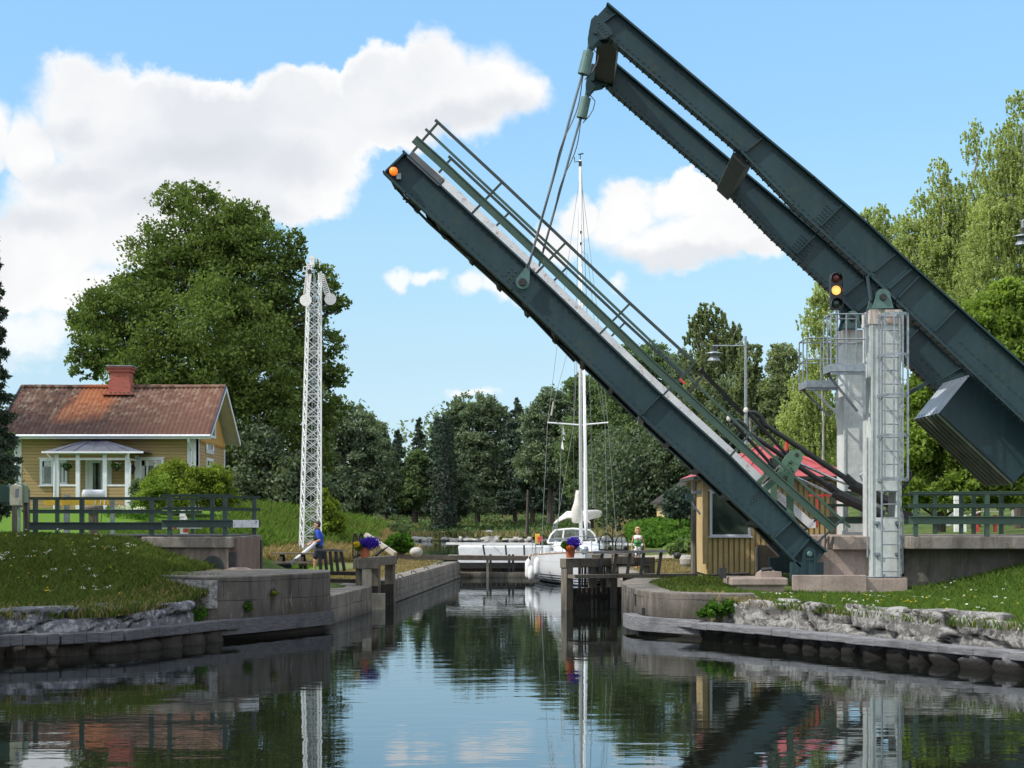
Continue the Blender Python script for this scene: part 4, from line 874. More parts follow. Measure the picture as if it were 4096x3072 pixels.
# green hydraulic bracket on the leaf
for y,dx in((YN+.35,0),(YF-.6,DXF)):
    hd=[(3128,1905),(3125,1870),(3150,1822),(3178,1798),(3205,1797),(3219,1812),(3218,1838),(3196,1880),(3182,1903),(3160,1905)]
    m=MB(); m.prism([n2(*p) if not dx else (n2(*p)[0]+dx,n2(*p)[1]) for p in hd],y-.05,y+.05)
    for pp in(((3170,1898),(3168,2072)),((3140,1885),(3065,1958))):
        m.beam(npt(*pp[0],y,dx),npt(*pp[1],y,dx),.14,.16,up=(1,0,0))
    m.prism([(n2(*p)[0]+dx,n2(*p)[1]) for p in[(3148,2050),(3182,2050),(3196,2100),(3150,2075)]],y-.06,y+.06)
    b=m.build('cylinder_bracket',mottled('bright_green_steel',(.07,.145,.09),(.095,.18,.115),2,.5,dirt=(.05,.08,.05)),LF)
    m=MB()
    for px,py in((3146,1864),(3158,1858),(3172,1870),(3145,1880),(3165,1888),(3178,1884),(3160,2055),(3172,2055),(3160,2066),(3172,2066),(3090,1935),(3105,1922)): 
        p=npt(px,py,y-.06,dx); m.ball(p,.022,6,4)
    m.lathe([(.03,-.03),(.05,-.02),(.06,.0)],npt(3168,1846,y-.05,dx),8,'y'); m.build('bolts',M['green_rail'],b)
    m=MB(); m.lathe([(.055,-.008),(.055,0)],npt(3195,1818,y-.052,dx),8,'y'); m.build('hole',M['iron'],b)
# pivot stand
for y,dx in((YN-.0,0),(YF,DXF)):
    t_=thing('hinge_bearing','near' if dx==0 else 'far','hinge bearing',(7.3,y,1.1)); t_['label']='near dark green hinge stand under the heel of the leaf' if dx==0 else 'far hinge stand mostly hidden behind the near heel girder'
    m=MB(); c=npt(3231,2215,y,dx); m.prism([(c.x-.24,1.08),(c.x-.16,c.z)]+[(c.x+.14*math.cos(rad(k)),c.z+.02+.14*math.sin(rad(k))) for k in range(170,5,-15)]+[(c.x+.16,c.z),(c.x+.22,1.08)],y-.26,y-.2)
    m.box(c.x-.42,c.x+.36,y-.2,y+.2,1.08,1.5); m.box(c.x-.14,c.x-.11,y-.3,y-.2,1.08,c.z+.1); m.box(c.x+.11,c.x+.14,y-.3,y-.2,1.08,c.z+.1); m.box(c.x-.14,c.x+.14,y-.29,y-.2,1.55,1.58)
    m.build('stand',M['girder'],t_); m=MB(); m.lathe([(.05,-.06),(.07,-.04),(.07,0)],(c.x,y-.26,c.z),10,'y'); m.build('pin',M['teal'],t_)
# ---- hanger rods
for i,(y,dx,lab) in enumerate(((YN-.22,0,'near steel hanger rod with green turnbuckle between beam tip and leaf'),(YF-.1,DXF,'far steel hanger rod with green turnbuckle hanging from the beam tip'))):
    t_=thing('hanger_rod',lab,'hanger rod',npt(2355,205,y,dx),'rods linking the balance beams to the leaf')
    top=npt(2358,200,y,dx); c0=npt(2353,216,y,dx);c1=npt(2332,306,y,dx);bt=npt(2112,1075,y,dx)
    m=MB(); m.tube([c0,bt],.032,8); m.build('rod',mottled('blue_grey_rod',(.08,.12,.14),(.12,.17,.2),2,.4),t_)
    m=MB(); d2=(c1-c0).normalized(); m.tube([c0-d2*.06,c0,c0+d2*.001,c1-d2*.05,c1],[.05,.05,.135,.145,.145],16); m.build('turnbuckle',M['teal'],t_)
    m=MB(); L_=[]; 
    for k in range(31):
        f=k/30; p=c1.lerp(bt,f)+Vector((.10*math.sin(f*math.pi*3.2)*(.4+.6*math.sin(f*7)),-.03,0)); L_.append(p)
    m.tube(L_,.014,5); 
    m.tube([c0+Vector((.1,-.1,.05)),c0+Vector((.24,-.1,-.12)),c0.lerp(c1,.6)+Vector((.27,-.1,0)),c1+Vector((.2,-.08,.02)),c1+Vector((.03,-.06,-.15))],.014,5); m.build('cable',M['black'],t_)
    m=MB(); m.tube([top+Vector((0,0,.08)),c0],.05,8); m.build('shackle',M['girder'],t_)
# ---- hydraulic cylinders and hose arms
for i,(D,dx,ox,oy,lab) in enumerate(((38.6,0,0,0,'near hydraulic cylinder with shiny rod between leaf and posts'),(40.4,0,-68,32,'far hydraulic cylinder with shiny rod behind the near one'))):
    def h(px,py): return P(px+ox*1.0,py+oy,D)
    t_=thing('hydraulic_cylinder',lab,'hydraulic cylinder',h(3440,1950),'hydraulic cylinders lifting the leaf')
    m=MB(); m.tube([h(3190,1850),h(3400,1945)],.032,8); m.build('rod',M['chrome'],t_)
    m=MB(); m.tube([h(3415,1945),h(3600,2030)],.15,12); m.tube([h(3398,1940),h(3416,1948)],.11,10); m.build('barrel',M['black'],t_)
    m=MB(); m.tube([h(2990,1648),h(3020,1650),h(3045,1668),h(3062,1702)],[.045,.055,.06,.065],8); m.tube([h(3062,1700),h(3230,1812),h(3400,1925)],[.06,.072,.075],8); m.tube([h(3380,1905),h(3418,1940)],.11,8)
    m.tube([h(2985,1640),h(3080,1745),h(3165,1840)],.05,6); m.tube([h(3150,1800),h(3160,1850),h(3130,1880)],.035,6); m.tube([h(3118,1900),h(3190,1830)],.05,6)
    m.build('hose_arm',M['black'],t_)
    m=MB(); m.ball(h(2984,1643),(.07,.07,.09),10,8); m.ball(h(3404,1938),(.06,.07,.07),8,6); m.build('end_cap',M['canvas'],t_)
    if i==0:
        m=MB(); m.tube([h(3480,1905),h(3458,1885),h(3440,1900),h(3450,1925)],.02,6); m.tube([h(3490,1915),h(3462,1905),h(3455,1940)],.018,6); m.tube([h(3470,1895),h(3490,1885)],.05,6); m.build('pipe',M['galv'],t_)
# black dark top rail of the leaf beyond the joint
m=MB(); m.beam(npt(2797,1478,YN-.12),npt(2985,1652,YN+.6),.09,.10,up=nn)
m.beam(npt(2812,1500,YN-.12),npt(2755,1572,YN-.12),.06,.09,up=nn); m.beam(npt(2946,1682,YN+.2),npt(2905,1730,YN+.2),.06,.07,up=nn); m.build('cable_tray',M['black'],LF)
# hose loop right of the post
m=MB(); m.tube([npt(3640,1890,YN+.4),npt(3655,1885,YN+.4),npt(3658,1905,YN+.4),npt(3640,1935,YN+.4),npt(3620,1950,YN+.4),npt(3612,1990,YN+.4)],.045,8); o=m.build('hydraulic_hose',M['black']); tag(o,'black looped hose behind the near post','hose')
m=MB(); m.beam(npt(3600,2030,YN+1.5),npt(3720,2080,YN+1.5),.3,.2); o=m.build('pump_housing',M['black']); tag(o,'black hydraulic pump housing between the posts beside the right railing','pump housing')
# ---- right abutment and approach
RA=thing('bridge_abutment','concrete abutment and deck slab on the right bank','abutment',(10,YN,1))
ZS=2.14
m=MB(); m.box(n2(3618,0)[0]-.05,40,YN-.85,YF+.9,ZS-.31,ZS); m.build('deck_slab',M['slab'],RA,bevel=.025)
m=MB(); m.box(8.0,n2(3618,0)[0]-.06,YN+.1,YF+.9,ZS-.34,ZS-.01); m.build('deck_slab',M['pink'],RA,bevel=.02)
m=MB(); m.box(9.75,40,YN+.1,YF+.8,-.5,ZS-.312); m.build('wing_wall',M['darkwall'],RA)
m=MB(); m.box(7.72,9.745,YN+.35,YF+.8,.6,ZS-.345); m.build('wall',M['pink'],RA)
m=MB(); m.box(n2(3248,0)[0],9.74,YN-.35,YN+1.3,.55,1.10); m.build('post_footing',M['pink'],RA,bevel=.02)
m=MB(); m.box(n2(3158,0)[0],n2(3450,0)[0],YN-.55,YN-.353,.5,n2(0,2298)[1]); m.build('kerb',M['pink'],RA,bevel=.02)
PB=thing('concrete_pier_block','pinkish concrete pier block with a flat cap in front of the yellow cabin','pier block',(6,42.5,.8))
x0=XZ(2925,0,35.6)[0];x1=XZ(3152,0,35.6)[0]; y0=35.6*K; z1=XZ(0,2312,35.6)[1]
m=MB(); m.box(x0,x1,y0,y0+1.6,z1-.18,z1); m.build('cap',M['pink'],PB,bevel=.03)
m=MB(); m.box(x0+.15,x1-.08,y0+.1,y0+1.5,.5,z1-.18); m.build('body',M['pink'],PB)
m=MB(); m.prismv([(x0+.75,y0+.35),(x1-.1,y0+.35),(x1-.25,y0+1.1),(x0+.9,y0+1.1)],z1,z1+.14); m.lathe([(.30,0),(.26,.10),(.15,.17)],(x0+.95,y0+.75,z1),12); m.build('seat_block',M['pink'],PB)
m=MB(); xx=x0-.1; m.box(xx-.12,xx+.05,y0+.5,y0+.75,z1-.02,z1+.22); m.tube([(xx-.3,y0+.6,z1+.06),(xx+.6,y0+.6,z1+.10)],.03,6); m.tube([(xx,y0+.6,z1+.2),(xx,y0+.6,z1+.3)],.02,5); m.tube([(x0+.8,y0+.6,z1+.18),(x0+1.05,y0+.6,z1+.2)],.05,6); m.build('winch',M['iron'],PB)
def fence(name,label,x0,x1,y,zb,posts,ztop=3.22,zg=2.50,zgh=.17,mat='green_rail',gw='green_rail',group=None,whites=None,zmid=None):
    t=thing(name,label,'bridge railing',(x0,y,zb),group)
    m=MB(); m.box(x0,x1,y-.03,y+.03,ztop-.035,ztop+.01); m.box(x0,x1,y-.05,y+.05,ztop+.01,ztop+.025); m.build('top_rail',M[mat],t)
    zm=(ztop+zg)/2+.02; m=MB(); m.box(x0,x1,y-.03,y+.03,zm-.03,zm+.03); m.box(x0,x1,y-.055,y+.03,zm+.03,zm+.045); m.build('mid_rail',M[mat],t)
    m=MB(); m.box(x0,x1,y-.05,y-.02,zg-zgh/2,zg+zgh/2); m.box(x0,x1,y-.12,y-.02,zg+zgh/2,zg+zgh/2+.02); m.build('guard_rail',M[gw],t)
    for xp in posts:
        m=MB(); m.box(xp-.05,xp+.05,y-.018,y+.11,zb,ztop-.005); m.build('post',M[mat],t)
    if whites:
        m=MB(); m.box(whites[0],whites[1],y-.16,y-.055,zg-zgh/2-.01,zg+zgh/2+.025); o=m.build('end_panel',M['white_rail'],t); o['label']='white painted end of the guard rail'
    return t
X=lambda px,D:(px-CX)/F*D
rz=lambda py,D:EYE+(HY-py)/F*D
fence('bridge_railing','dark green steel railing along the near edge of the right approach',X(3622,36.8),20,36.8*K-.35,ZS,[X(3660,36.6),X(3945,36.6),X(4240,36.6),X(4560,36.6)],ztop=rz(1970,36.6),zg=rz(2082,36.6))
fence('bridge_railing','dark green steel railing along the far edge of the right approach',X(3622,41.5),20,41.5*K+.2,ZS,[X(3560,41.7),X(3740,41.7),X(3845,41.7),X(3895,41.7),X(4005,41.7)],ztop=rz(1978,41.7),zg=rz(2085,41.7))
fence('bridge_railing','short green railing between the far post and the leaf heel',X(3300,41.0),X(3455,41),41.0*K,ZS,[X(3334,41)],ztop=rz(1968,41),zg=rz(2082,41))
t=thing('red_barrier','red painted tubular barrier in front of the yellow cabin','barrier',(8.4,51,1.8))
a=P(3235,1982,42.3); m=MB(); m.beam(a,P(3352,1982,42.3),.06,.06); m.beam(P(3268,1985,42.3),P(3268,2110,42.3),.05,.05); m.beam(P(3342,1985,42.3),P(3342,2150,42.3),.05,.05); m.build('rail_frame',M['red'],t)
m=MB(); p=P(3240,2095,42.2); m.box(p.x-.18,p.x+.16,p.y,p.y+.04,p.z-.12,p.z+.12); m.build('sign_plate',M['white'],t)
# red bench with roofed slats beyond the railing, white marker posts
t=thing('red_bench','red slatted bench seen through the right railing','bench',P(3930,2120,52))
m=MB(); 
for k in range(6): p=P(3912,2068,50); m.box(p.x+k*.17,p.x+k*.17+.12,p.y,p.y+.4,p.z-.16,p.z)
for px in(3915,3985): p=P(px,2060,50); m.box(p.x-.05,p.x+.05,p.y+.1,p.y+.2,1.6,p.z)
m.build('frame',M['red'],t); m=MB(); p=P(3880,2060,50); m.beam(p,p+Vector((.35,0,.12)),.3,.03); m.beam(p+Vector((.35,0,.12)),p+Vector((.95,0,.12)),.3,.03); m.build('top_board',M['palewood'],t)
for px,D,lb in((3834,48,'taller white marker post behind the right railing'),(3856,50,'small white marker post behind the right railing')):
    p=P(px,1975 if px<3850 else 2060,D); m=MB(); w_=.12 if px<3850 else .08; m.box(p.x-w_,p.x+w_,p.y,p.y+.15,1.9,p.z); m.box(p.x-w_-.01,p.x+w_+.01,p.y-.01,p.y+.16,p.z-.2,p.z-.14); o=m.build('marker_post',M['white']); tag(o,lb,'marker post')
# ---- left abutment
LA=thing('bridge_abutment','concrete abutment with overhanging cap on the left bank','abutment',(-7.5,44,1.2))
ax=-6.8; y0=36.5*K; y1=40.7*K
m=MB(); m.box(-9.0,ax-.0,y0-.12,y1,1.86,2.13); m.build('cap',M['slab'],LA,bevel=.03)
m=MB(); m.box(-8.75,ax-.10,y0,y1-.02,.9,1.858); m.build('wall',M['abut'],LA)
m=MB(); m.box(ax-.098,ax+.04,y0+.35,y1-.55,1.0,2.08); m.build('bearing_recess',mottled('rust_red_concrete',(.15,.095,.075),(.23,.16,.13),1.6,.9,streak=(.12,.06,.04)),LA)
m=MB(); m.box(ax-.09,ax+.07,y0+.05,y0+.3,1.25,1.75); m.box(ax-.09,ax+.07,y1-.5,y1-.25,1.15,2.0); split(m,'guide_slot',M['iron'],LA)
c=P(850,2268,36.45); m=MB(); m.lathe([(.27,-.03),(.27,0)],(c.x,y0-.0,c.z),20,'y'); pl_=m.build('round_plate',M['girder_edge'],LA)
m=MB(); m.tube([(c.x,y0-.06,c.z),(c.x-.05,y0-.2,c.z-.08),(c.x-.25,y0-.3,c.z-.13),(c.x-.45,y0-.3,c.z-.14)],.045,8); m.build('outlet_pipe',M['galv'],pl_)
m=MB(); m.lathe([(.42,0),(.38,.1),(.2,.17)],P(955,2298,36.3),14); o=m.build('stone_block',M['pink']); tag(o,'small rounded concrete lump on the quay below the left abutment','stone block')
m=MB(); m.box(-40,-9.0,y0+.2,y1-.2,1.9,2.16); m.box(-8.98,-6.9,y0+.25,y1-.25,2.132,2.16); o=m.build('road',M['asphalt']); struct(o)
fence('bridge_railing','near left railing with two rails and dark guard rail on the grassy bank',X(118,36.6),X(648,36.6),36.6*K,2.0,[X(140,36.6),X(326,36.6),X(605,36.6)],mat='railL',ztop=rz(1992,36.6),zg=rz(2106,36.6),gw='dark_rail')
fence('bridge_railing','near left railing standing on the abutment cap',X(650,36.6),X(934,36.6),36.6*K-.06,2.13,[X(680,36.6),X(901,36.6)],mat='railL',ztop=rz(1981,36.6),zg=rz(2096,36.6),gw='railL')
t=fence('bridge_railing','far left railing with white tipped guard rail on the abutment',X(812,40.5),X(1042,40.5),40.5*K,2.13,[X(848,40.5),X(1016,40.5)],mat='railL',ztop=rz(1988,40.5),zg=rz(2096,40.5),gw='railL',whites=(X(925,40.4),X(1035,40.4)))
fence('bridge_railing','rear left railing with a thin white guard rail on the lawn side',X(120,42.5),X(808,42.5),42.5*K,2.0,[X(228,42.5),X(770,42.5)],ztop=rz(1995,42.5),zg=rz(2110,42.5),zgh=.07,gw='white_rail')
def textobj(s,loc,size,rot,mat,parent=None,name='lettering'):
    cu=bpy.data.curves.new('txt','FONT'); cu.body=s; cu.size=size; cu.align_x='CENTER'; cu.align_y='CENTER'; cu.extrude=.003
    o=bpy.data.objects.new('txt',cu); COL.objects.link(o); dg=bpy.context.evaluated_depsgraph_get(); me=bpy.data.meshes.new_from_object(o.evaluated_get(dg)); bpy.data.objects.remove(o)
    me.materials.clear(); me.materials.append(mat)
    me.transform(Matrix.Translation(loc)@rot.to_4x4()); r=bpy.data.objects.new(name,me); COL.objects.link(r)
    if parent: setp(r,parent)
    return r
from mathutils import Euler
FACE=Euler((rad(90),0,0)).to_matrix()
textobj('7',Vector((X(1022,40.3),40.5*K-.17,rz(2091,40.4))),.13,FACE,M['black'],t)
m=MB(); m.box(X(692,42.4),X(705,42.4),42.5*K-.08,42.5*K-.06,rz(2116,42.4),rz(2106,42.4)); m.build('reflector',M['red'],[o for o in COL.objects if o.name.startswith('bridge_railing') and o.get('label','').startswith('rear')][0])
# ------------------------------------------------------------ the ochre house
HD=76.0; HYf=HD*K; HX0,HX1=-25.2,-15.9; HYb=HYf+8.4; HG=2.9; EZ=rz(1742,75.3); RZ=rz(1550,79.5); YM=(HYf+HYb)/2
H=thing('ochre_house','ochre wooden house with tiled roof, white trim and a porch on the left','house',((HX0+HX1)/2,YM,HG))
m=MB(); m.box(HX0,HX1,HYf,HYb,HG-.6,EZ+.1); wl=m.build('wall',M['siding'],H)
m=MB(); m.prism([(0,0)]*0+[(HYf,EZ-.1),(HYb,EZ-.1),(YM,RZ-.25)],HX1-.25,HX1+.02)
# gable is drawn in the y,z plane: swap axes
m.v=[(y,x,z) for x,y,z in m.v]; m.build('gable_boards',M['sidingv'],H)
m=MB(); m.prism([(HYf,EZ-.1),(HYb,EZ-.1),(YM,RZ-.25)],HX0-.02,HX0+.2); m.v=[(y,x,z) for x,y,z in m.v]; m.build('gable_boards',M['sidingv'],H)
# roof: front slope as rolled pantiles
def slope(y_e,z_e,y_r,z_r,x0,x1,name):
    ncol=int((x1-x0)/.235); nu=ncol*6; rows=17; us=np.linspace(x0,x1,nu+1); vs=[];tt=[]
    for r in range(rows): tt+= [r/rows,(r+.98)/rows]
    tt=np.array(tt); lift=np.array([(0.045 if k%2==0 else 0.0) for k in range(len(tt))])
    U,T=np.meshgrid(us,tt); ph=(U-x0)/.235*2*np.pi; zz=z_e+(z_r-z_e)*T+.035*np.sin(ph)+.015*np.sin(2*ph)+lift[:,None]; yy=y_e+(y_r-y_e)*T
    sag=-.05*np.sin(np.pi*(U-x0)/(x1-x0))
    V=np.stack([U.ravel(),yy.ravel(),(zz+sag).ravel()],1); idx=np.arange(V.shape[0]).reshape(T.shape); q=np.stack([idx[:-1,:-1],idx[:-1,1:],idx[1:,1:],idx[1:,:-1]],-1).reshape(-1,4)
    return npmesh(name,V,q,M['tile'],parent=H)
RX0,RX1=HX0-.8,HX1+.75
slope(HYf-.75,EZ,YM,RZ,RX0,RX1,'roof'); slope(HYb+.75,EZ,YM,RZ,RX0,RX1,'roof')
m=MB()
for k in range(int((RX1-RX0)/.36)): x=RX0+k*.36; m.tube([(x,YM,RZ+.03+.03*math.sin(k*.7)*.3),(x+.38,YM,RZ+.045)],[.13,.11],8)
m.build('ridge_tiles',M['tile'],H)
m=MB()
for sg,ye in((1,HYf-.75),(-1,HYb+.75)):   # soffits and boarded roof base
    a=(ye,EZ-.10);b=(YM,RZ-.10)
    m.add([(RX0+.02,a[0],a[1]),(RX1-.02,a[0],a[1]),(RX1-.02,b[0],b[1]),(RX0+.02,b[0],b[1])],[(0,1,2,3)])
m.build('soffit',M['soffit'],H)
m=MB()
for x in(RX1,RX0):
    for ye in(HYf-.78,HYb+.78):
        m.beam((x,ye,EZ-.07),(x,YM,RZ-.03),.05,.22,up=(0,0,1))
split(m,'verge_board',M['trim'],H)
m=MB()
for ye in(HYf-.78,): 
    for x in(RX1,RX0): m.beam((x,ye,EZ+.08),(x,YM,RZ+.10),.08,.05)
split(m,'verge_capping',M['navy'],H)
m=MB(); m.box(RX0,RX1,HYf-.86,HYf-.76,EZ-.16,EZ+.02); m.tube([(RX0,HYf-.9,EZ-.02),(RX1,HYf-.9,EZ-.02)],.07,8); m.build('gutter',M['trim'],H)
m=MB()
for x in(HX1-.35,HX0+.1): m.tube([(x,HYf-.85,EZ-.08),(x,HYf-.8,EZ-.3),(x,HYf-.08,EZ-.75),(x,HYf-.08,HG)],.05,7)
split(m,'downpipe',M['trim'],H)
m=MB(); 
for x0,x1,y0_,y1_ in((HX1-.55,HX1+.025,HYf-.03,HYf+.12),(HX0-.02,HX0+.35,HYf-.03,HYf+.12),(HX1-.1,HX1+.028,HYb-.25,HYb+.02),(HX1-.1,HX1+.028,HYf-.03,HYf+.2)): m.box(x0,x1,y0_,y1_,HG,EZ-.05)
split(m,'corner_board',M['trim'],H)
m=MB(); 
for k in range(42): 
    y=HYf+.3+k*.19; m.prism([(y,EZ-.2),(y+.15,EZ-.2),(y+.075,EZ-.36)],HX1+.03,HX1+.06)
m.v=[(y,x,z) for x,y,z in m.v]; m.box(HX1+.02,HX1+.07,HYf+.2,HYb-.2,EZ-.2,EZ-.1); m.build('scalloped_trim',M['sidingv'],H)
m=MB(); m.box(HX0+.05,HX1-.05,HYf-.02,HYb,HG-.9,HG-.15); m.build('stone_base',M['boulder'],H)
# chimney
cx0,cx1=X(448,79.5),X(525,79.5); m=MB(); cz=rz(1475,79.5)
m.box(cx0,cx1,YM-.5,YM+.5,RZ-.8,cz); m.box(cx0-.07,cx1+.07,YM-.57,YM+.57,RZ-.3,RZ+.25); m.box(cx0-.08,cx1+.08,YM-.58,YM+.58,cz-.2,cz-.05); m.box(cx0-.14,cx1+.14,YM-.64,YM+.64,cz-.04,cz+.08)
ch=m.build('chimney',M['brick'],H); m=MB(); m.box(cx0-.18,cx1+.2,YM-.7,YM+.7,cz+.082,cz+.13); m.build('chimney_cap',M['galv'],ch)
m=MB(); m.box(cx0-.3,cx1+.3,YM-1.1,YM-.55,RZ-.45,RZ-.38); m.build('flashing',M['brick'],ch)
def window(parent,px0,px1,py0,py1,D,mull=1,curt=True,y=None,f=.13):
    x0,x1=X(px0,D),X(px1,D); z1,z0=rz(py0,D),rz(py1,D); y=D*K if y is None else y
    m=MB(); m.box(x0,x1,y-.07,y-.0,z1-f*.9,z1); m.box(x0,x1,y-.07,y,z0,z0+f*.7); m.box(x0,x0+f,y-.065,y,z0+f*.7,z1-f*.9); m.box(x1-f,x1,y-.065,y,z0+f*.7,z1-f*.9); m.box(x0-.06,x1+.06,y-.10,y,z1,z1+.05); m.box(x0-.05,x1+.05,y-.12,y,z0-.04,z0)
    for k in range(mull): xm=x0+(x1-x0)*(k+1)/(mull+1); m.box(xm-.05,xm+.05,y-.055,y,z0+f*.7,z1-f*.9)
    w_=m.build('window',M['trim'],parent)
    m=MB(); m.add([(x0+.05,y-.012,z0+.05),(x1-.05,y-.012,z0+.05),(x1-.05,y-.012,z1-.05),(x0+.05,y-.012,z1-.05)],[(0,1,2,3)]); m.build('pane',M['glass'],w_)
    if curt:
        m=MB(); zc=(z1-z0)*.4; m.box(x0+f,x0+f+(x1-x0)*.12,y-.022,y-.014,z0+.15,z1-f); m.box(x0+f,x1-f,y-.022,y-.014,z1-f-zc*.5,z1-f); m.build('curtain',M['curtain'],w_)
    return w_
window(H,160,216,1835,1942,HD,0); window(H,557,655,1832,1935,HD,2); window(H,232,270,1842,1935,HD,1); 
# gable windows and the name sign (in the plane x = HX1)
def GY_(px): return HX1*F/(px-CX)*K
def gwin(px0,px1,py0,py1,glass_=True):
    ya,yb=GY_(px0),GY_(px1); Dm=(ya+yb)/2/K; z1,z0=rz(py0,Dm),rz(py1,Dm); x=HX1
    m=MB(); f=.14
    m.box(x,x+.07,ya,yb,z1-f,z1); m.box(x,x+.07,ya,yb,z0,z0+f); m.box(x,x+.068,ya,ya+f*1.3,z0+f,z1-f); m.box(x,x+.068,yb-f*1.3,yb,z0+f,z1-f); m.box(x,x+.06,(ya+yb)/2-.06,(ya+yb)/2+.06,z0+f,z1-f)
    w_=m.build('window',M['trim'],H); m=MB(); m.add([(x+.03,ya+.05,z0+.05),(x+.03,yb-.05,z0+.05),(x+.03,yb-.05,z1-.05),(x+.03,ya+.05,z1-.05)],[(0,1,2,3)]); m.build('pane',M['glass'],w_)
gwin(829,859,1673,1752); gwin(823,849,1834,1874)
ya,yb=GY_(822),GY_(852); Dm=(ya+yb)/2/K; z1,z0=rz(1777,Dm),rz(1815,Dm)
m=MB(); m.box(HX1+.03,HX1+.06,ya,yb,z0,z1); sg=m.build('name_sign',M['white'],H)
m=MB(); m.box(HX1+.061,HX1+.075,ya+.1,yb-.1,z0+.06,z0+.2); m.build('sign_strip',M['curtain'],sg)
textobj('TÅTORP',Vector((HX1+.065,(ya+yb)/2,z0+(z1-z0)*.62)),.42,Euler((rad(90),0,rad(90))).to_matrix(),M['black'],sg)
# porch
PD=74.2; py=PD*K; pz0=HG-.25; pt=rz(1808,PD); PX=[228,312,420,509]
m=MB()
for px in PX: x=X(px,PD); m.box(x-.10,x+.10,py-.08,py+.1,pz0,pt-.08)
for px in(540,): x=X(px,75.6); m.box(x-.1,x+.1,HYf-.12,HYf-.02,pz0,pt-.1)
split(m,'porch_post',M['trim'],H)
m=MB(); xa,xb=X(222,PD),X(515,PD); m.box(xa-.0,xb,py-.06,py+.08,pt-.40,pt-.30); m.box(xa,xb,py-.05,py+.08,pt-.12,pt); m.box(xb-.1,xb,py,HYf,pt-.4,pt-.3); m.box(xa,xb+.1,py-.07,HYf-.03,pz0-.12,pz0)
m.box(X(237,PD),X(305,PD),py-.06,py+.06,rz(1945,PD),rz(1938,PD)); m.box(X(427,PD),X(502,PD),py-.06,py+.06,rz(1945,PD),rz(1938,PD)); m.box(X(520,PD),X(535,PD),py-.06,py+.06,rz(1945,PD),rz(1938,PD)); split(m,'porch_rail',M['trim'],H)
m=MB(); m.box(X(234,PD),X(307,PD),py-.03,py+.03,pz0,rz(1945,PD)); m.box(X(425,PD),X(504,PD),py-.03,py+.03,pz0,rz(1945,PD)); m.box(X(234,PD),X(307,PD),py-.02,py+.04,pt-.3,pt-.12); m.box(X(420,PD),X(504,PD),py-.02,py+.04,pt-.3,pt-.12); m.box(X(312,PD),X(420,PD),py-.02,py+.04,pt-.3,pt-.12); split(m,'porch_panel',M['siding'],H)
m=MB(); xe0,xe1=X(176,PD),X(578,PD); zt_=rz(1762,HD); xm0,xm1=X(355,HD),X(430,HD)
m.add([(xe0,py-.35,pt),(xe1,py-.35,pt),(xe1,HYf-.02,pt),(xe0,HYf-.02,pt),(xm0,HYf-.6,zt_),(xm1,HYf-.6,zt_)],[(0,1,5,4),(1,2,5),(0,4,3),(2,3,4,5)])
for f in(.12,.3,.5,.7,.88):
    a=Vector((xe0+(xe1-xe0)*f,py-.35,pt));b=Vector((xm0+(xm1-xm0)*f,HYf-.6,zt_)); m.beam(a,b,.03,.05)
pr=m.build('porch_roof',M['porchroof'],H)
m=MB(); m.box(xe0-.02,xe1+.02,py-.42,py-.33,pt-.07,pt+.02); m.tube([(xe0+.2,py-.35,pt-.05),(xa-.02,py-.1,pt-.5),(xa-.05,py-.1,pz0)],.04,6); m.tube([(xe1-.7,py-.35,pt-.05),(xe1-.75,py-.3,pt-.25),(X(515,PD)+.1,py-.12,pt-.6),(X(515,PD)+.1,py-.12,pz0)],.045,6); m.build('porch_gutter',M['trim'],pr)
m=MB(); x0_,x1_=X(352,HD),X(414,HD); z0_=HG-.12; z1_=rz(1838,HD); m.box(x0_-.12,x0_,HYf-.06,HYf,z0_,z1_+.12);m.box(x1_,x1_+.12,HYf-.06,HYf,z0_,z1_+.12); m.box(x0_,x1_,HYf-.06,HYf,z1_,z1_+.12); m.box(x0_,x1_,HYf-.035,HYf,z0_,z1_); dr=m.build('door',M['trim'],H)
m=MB(); m.box(x0_+.25,x0_+.5,HYf-.045,HYf-.036,z0_+1.0,z1_-.18); m.box(x1_-.36,x1_-.12,HYf-.045,HYf-.036,z0_+1.0,z1_-.18); m.build('pane',M['glass'],dr)
m=MB(); m.box(x0_+.1,x0_+.15,HYf-.09,HYf-.035,z0_+.8,z0_+1.0); m.build('handle',M['iron'],dr)
m=MB(); m.box(X(430,HD),X(447,HD),HYf-.05,HYf-.001,HG,rz(1840,HD)); m.build('porch_trim',M['trim'],H)
m=MB(); m.box(X(455,74.2),X(520,74.2),py-.2,py-.1,HG-.5,HG-.1); m.box(X(455,74.2),X(518,74.2),py-.9,py-.2,HG-.4,HG-.28); m.build('porch_step',M['boulder'],H)
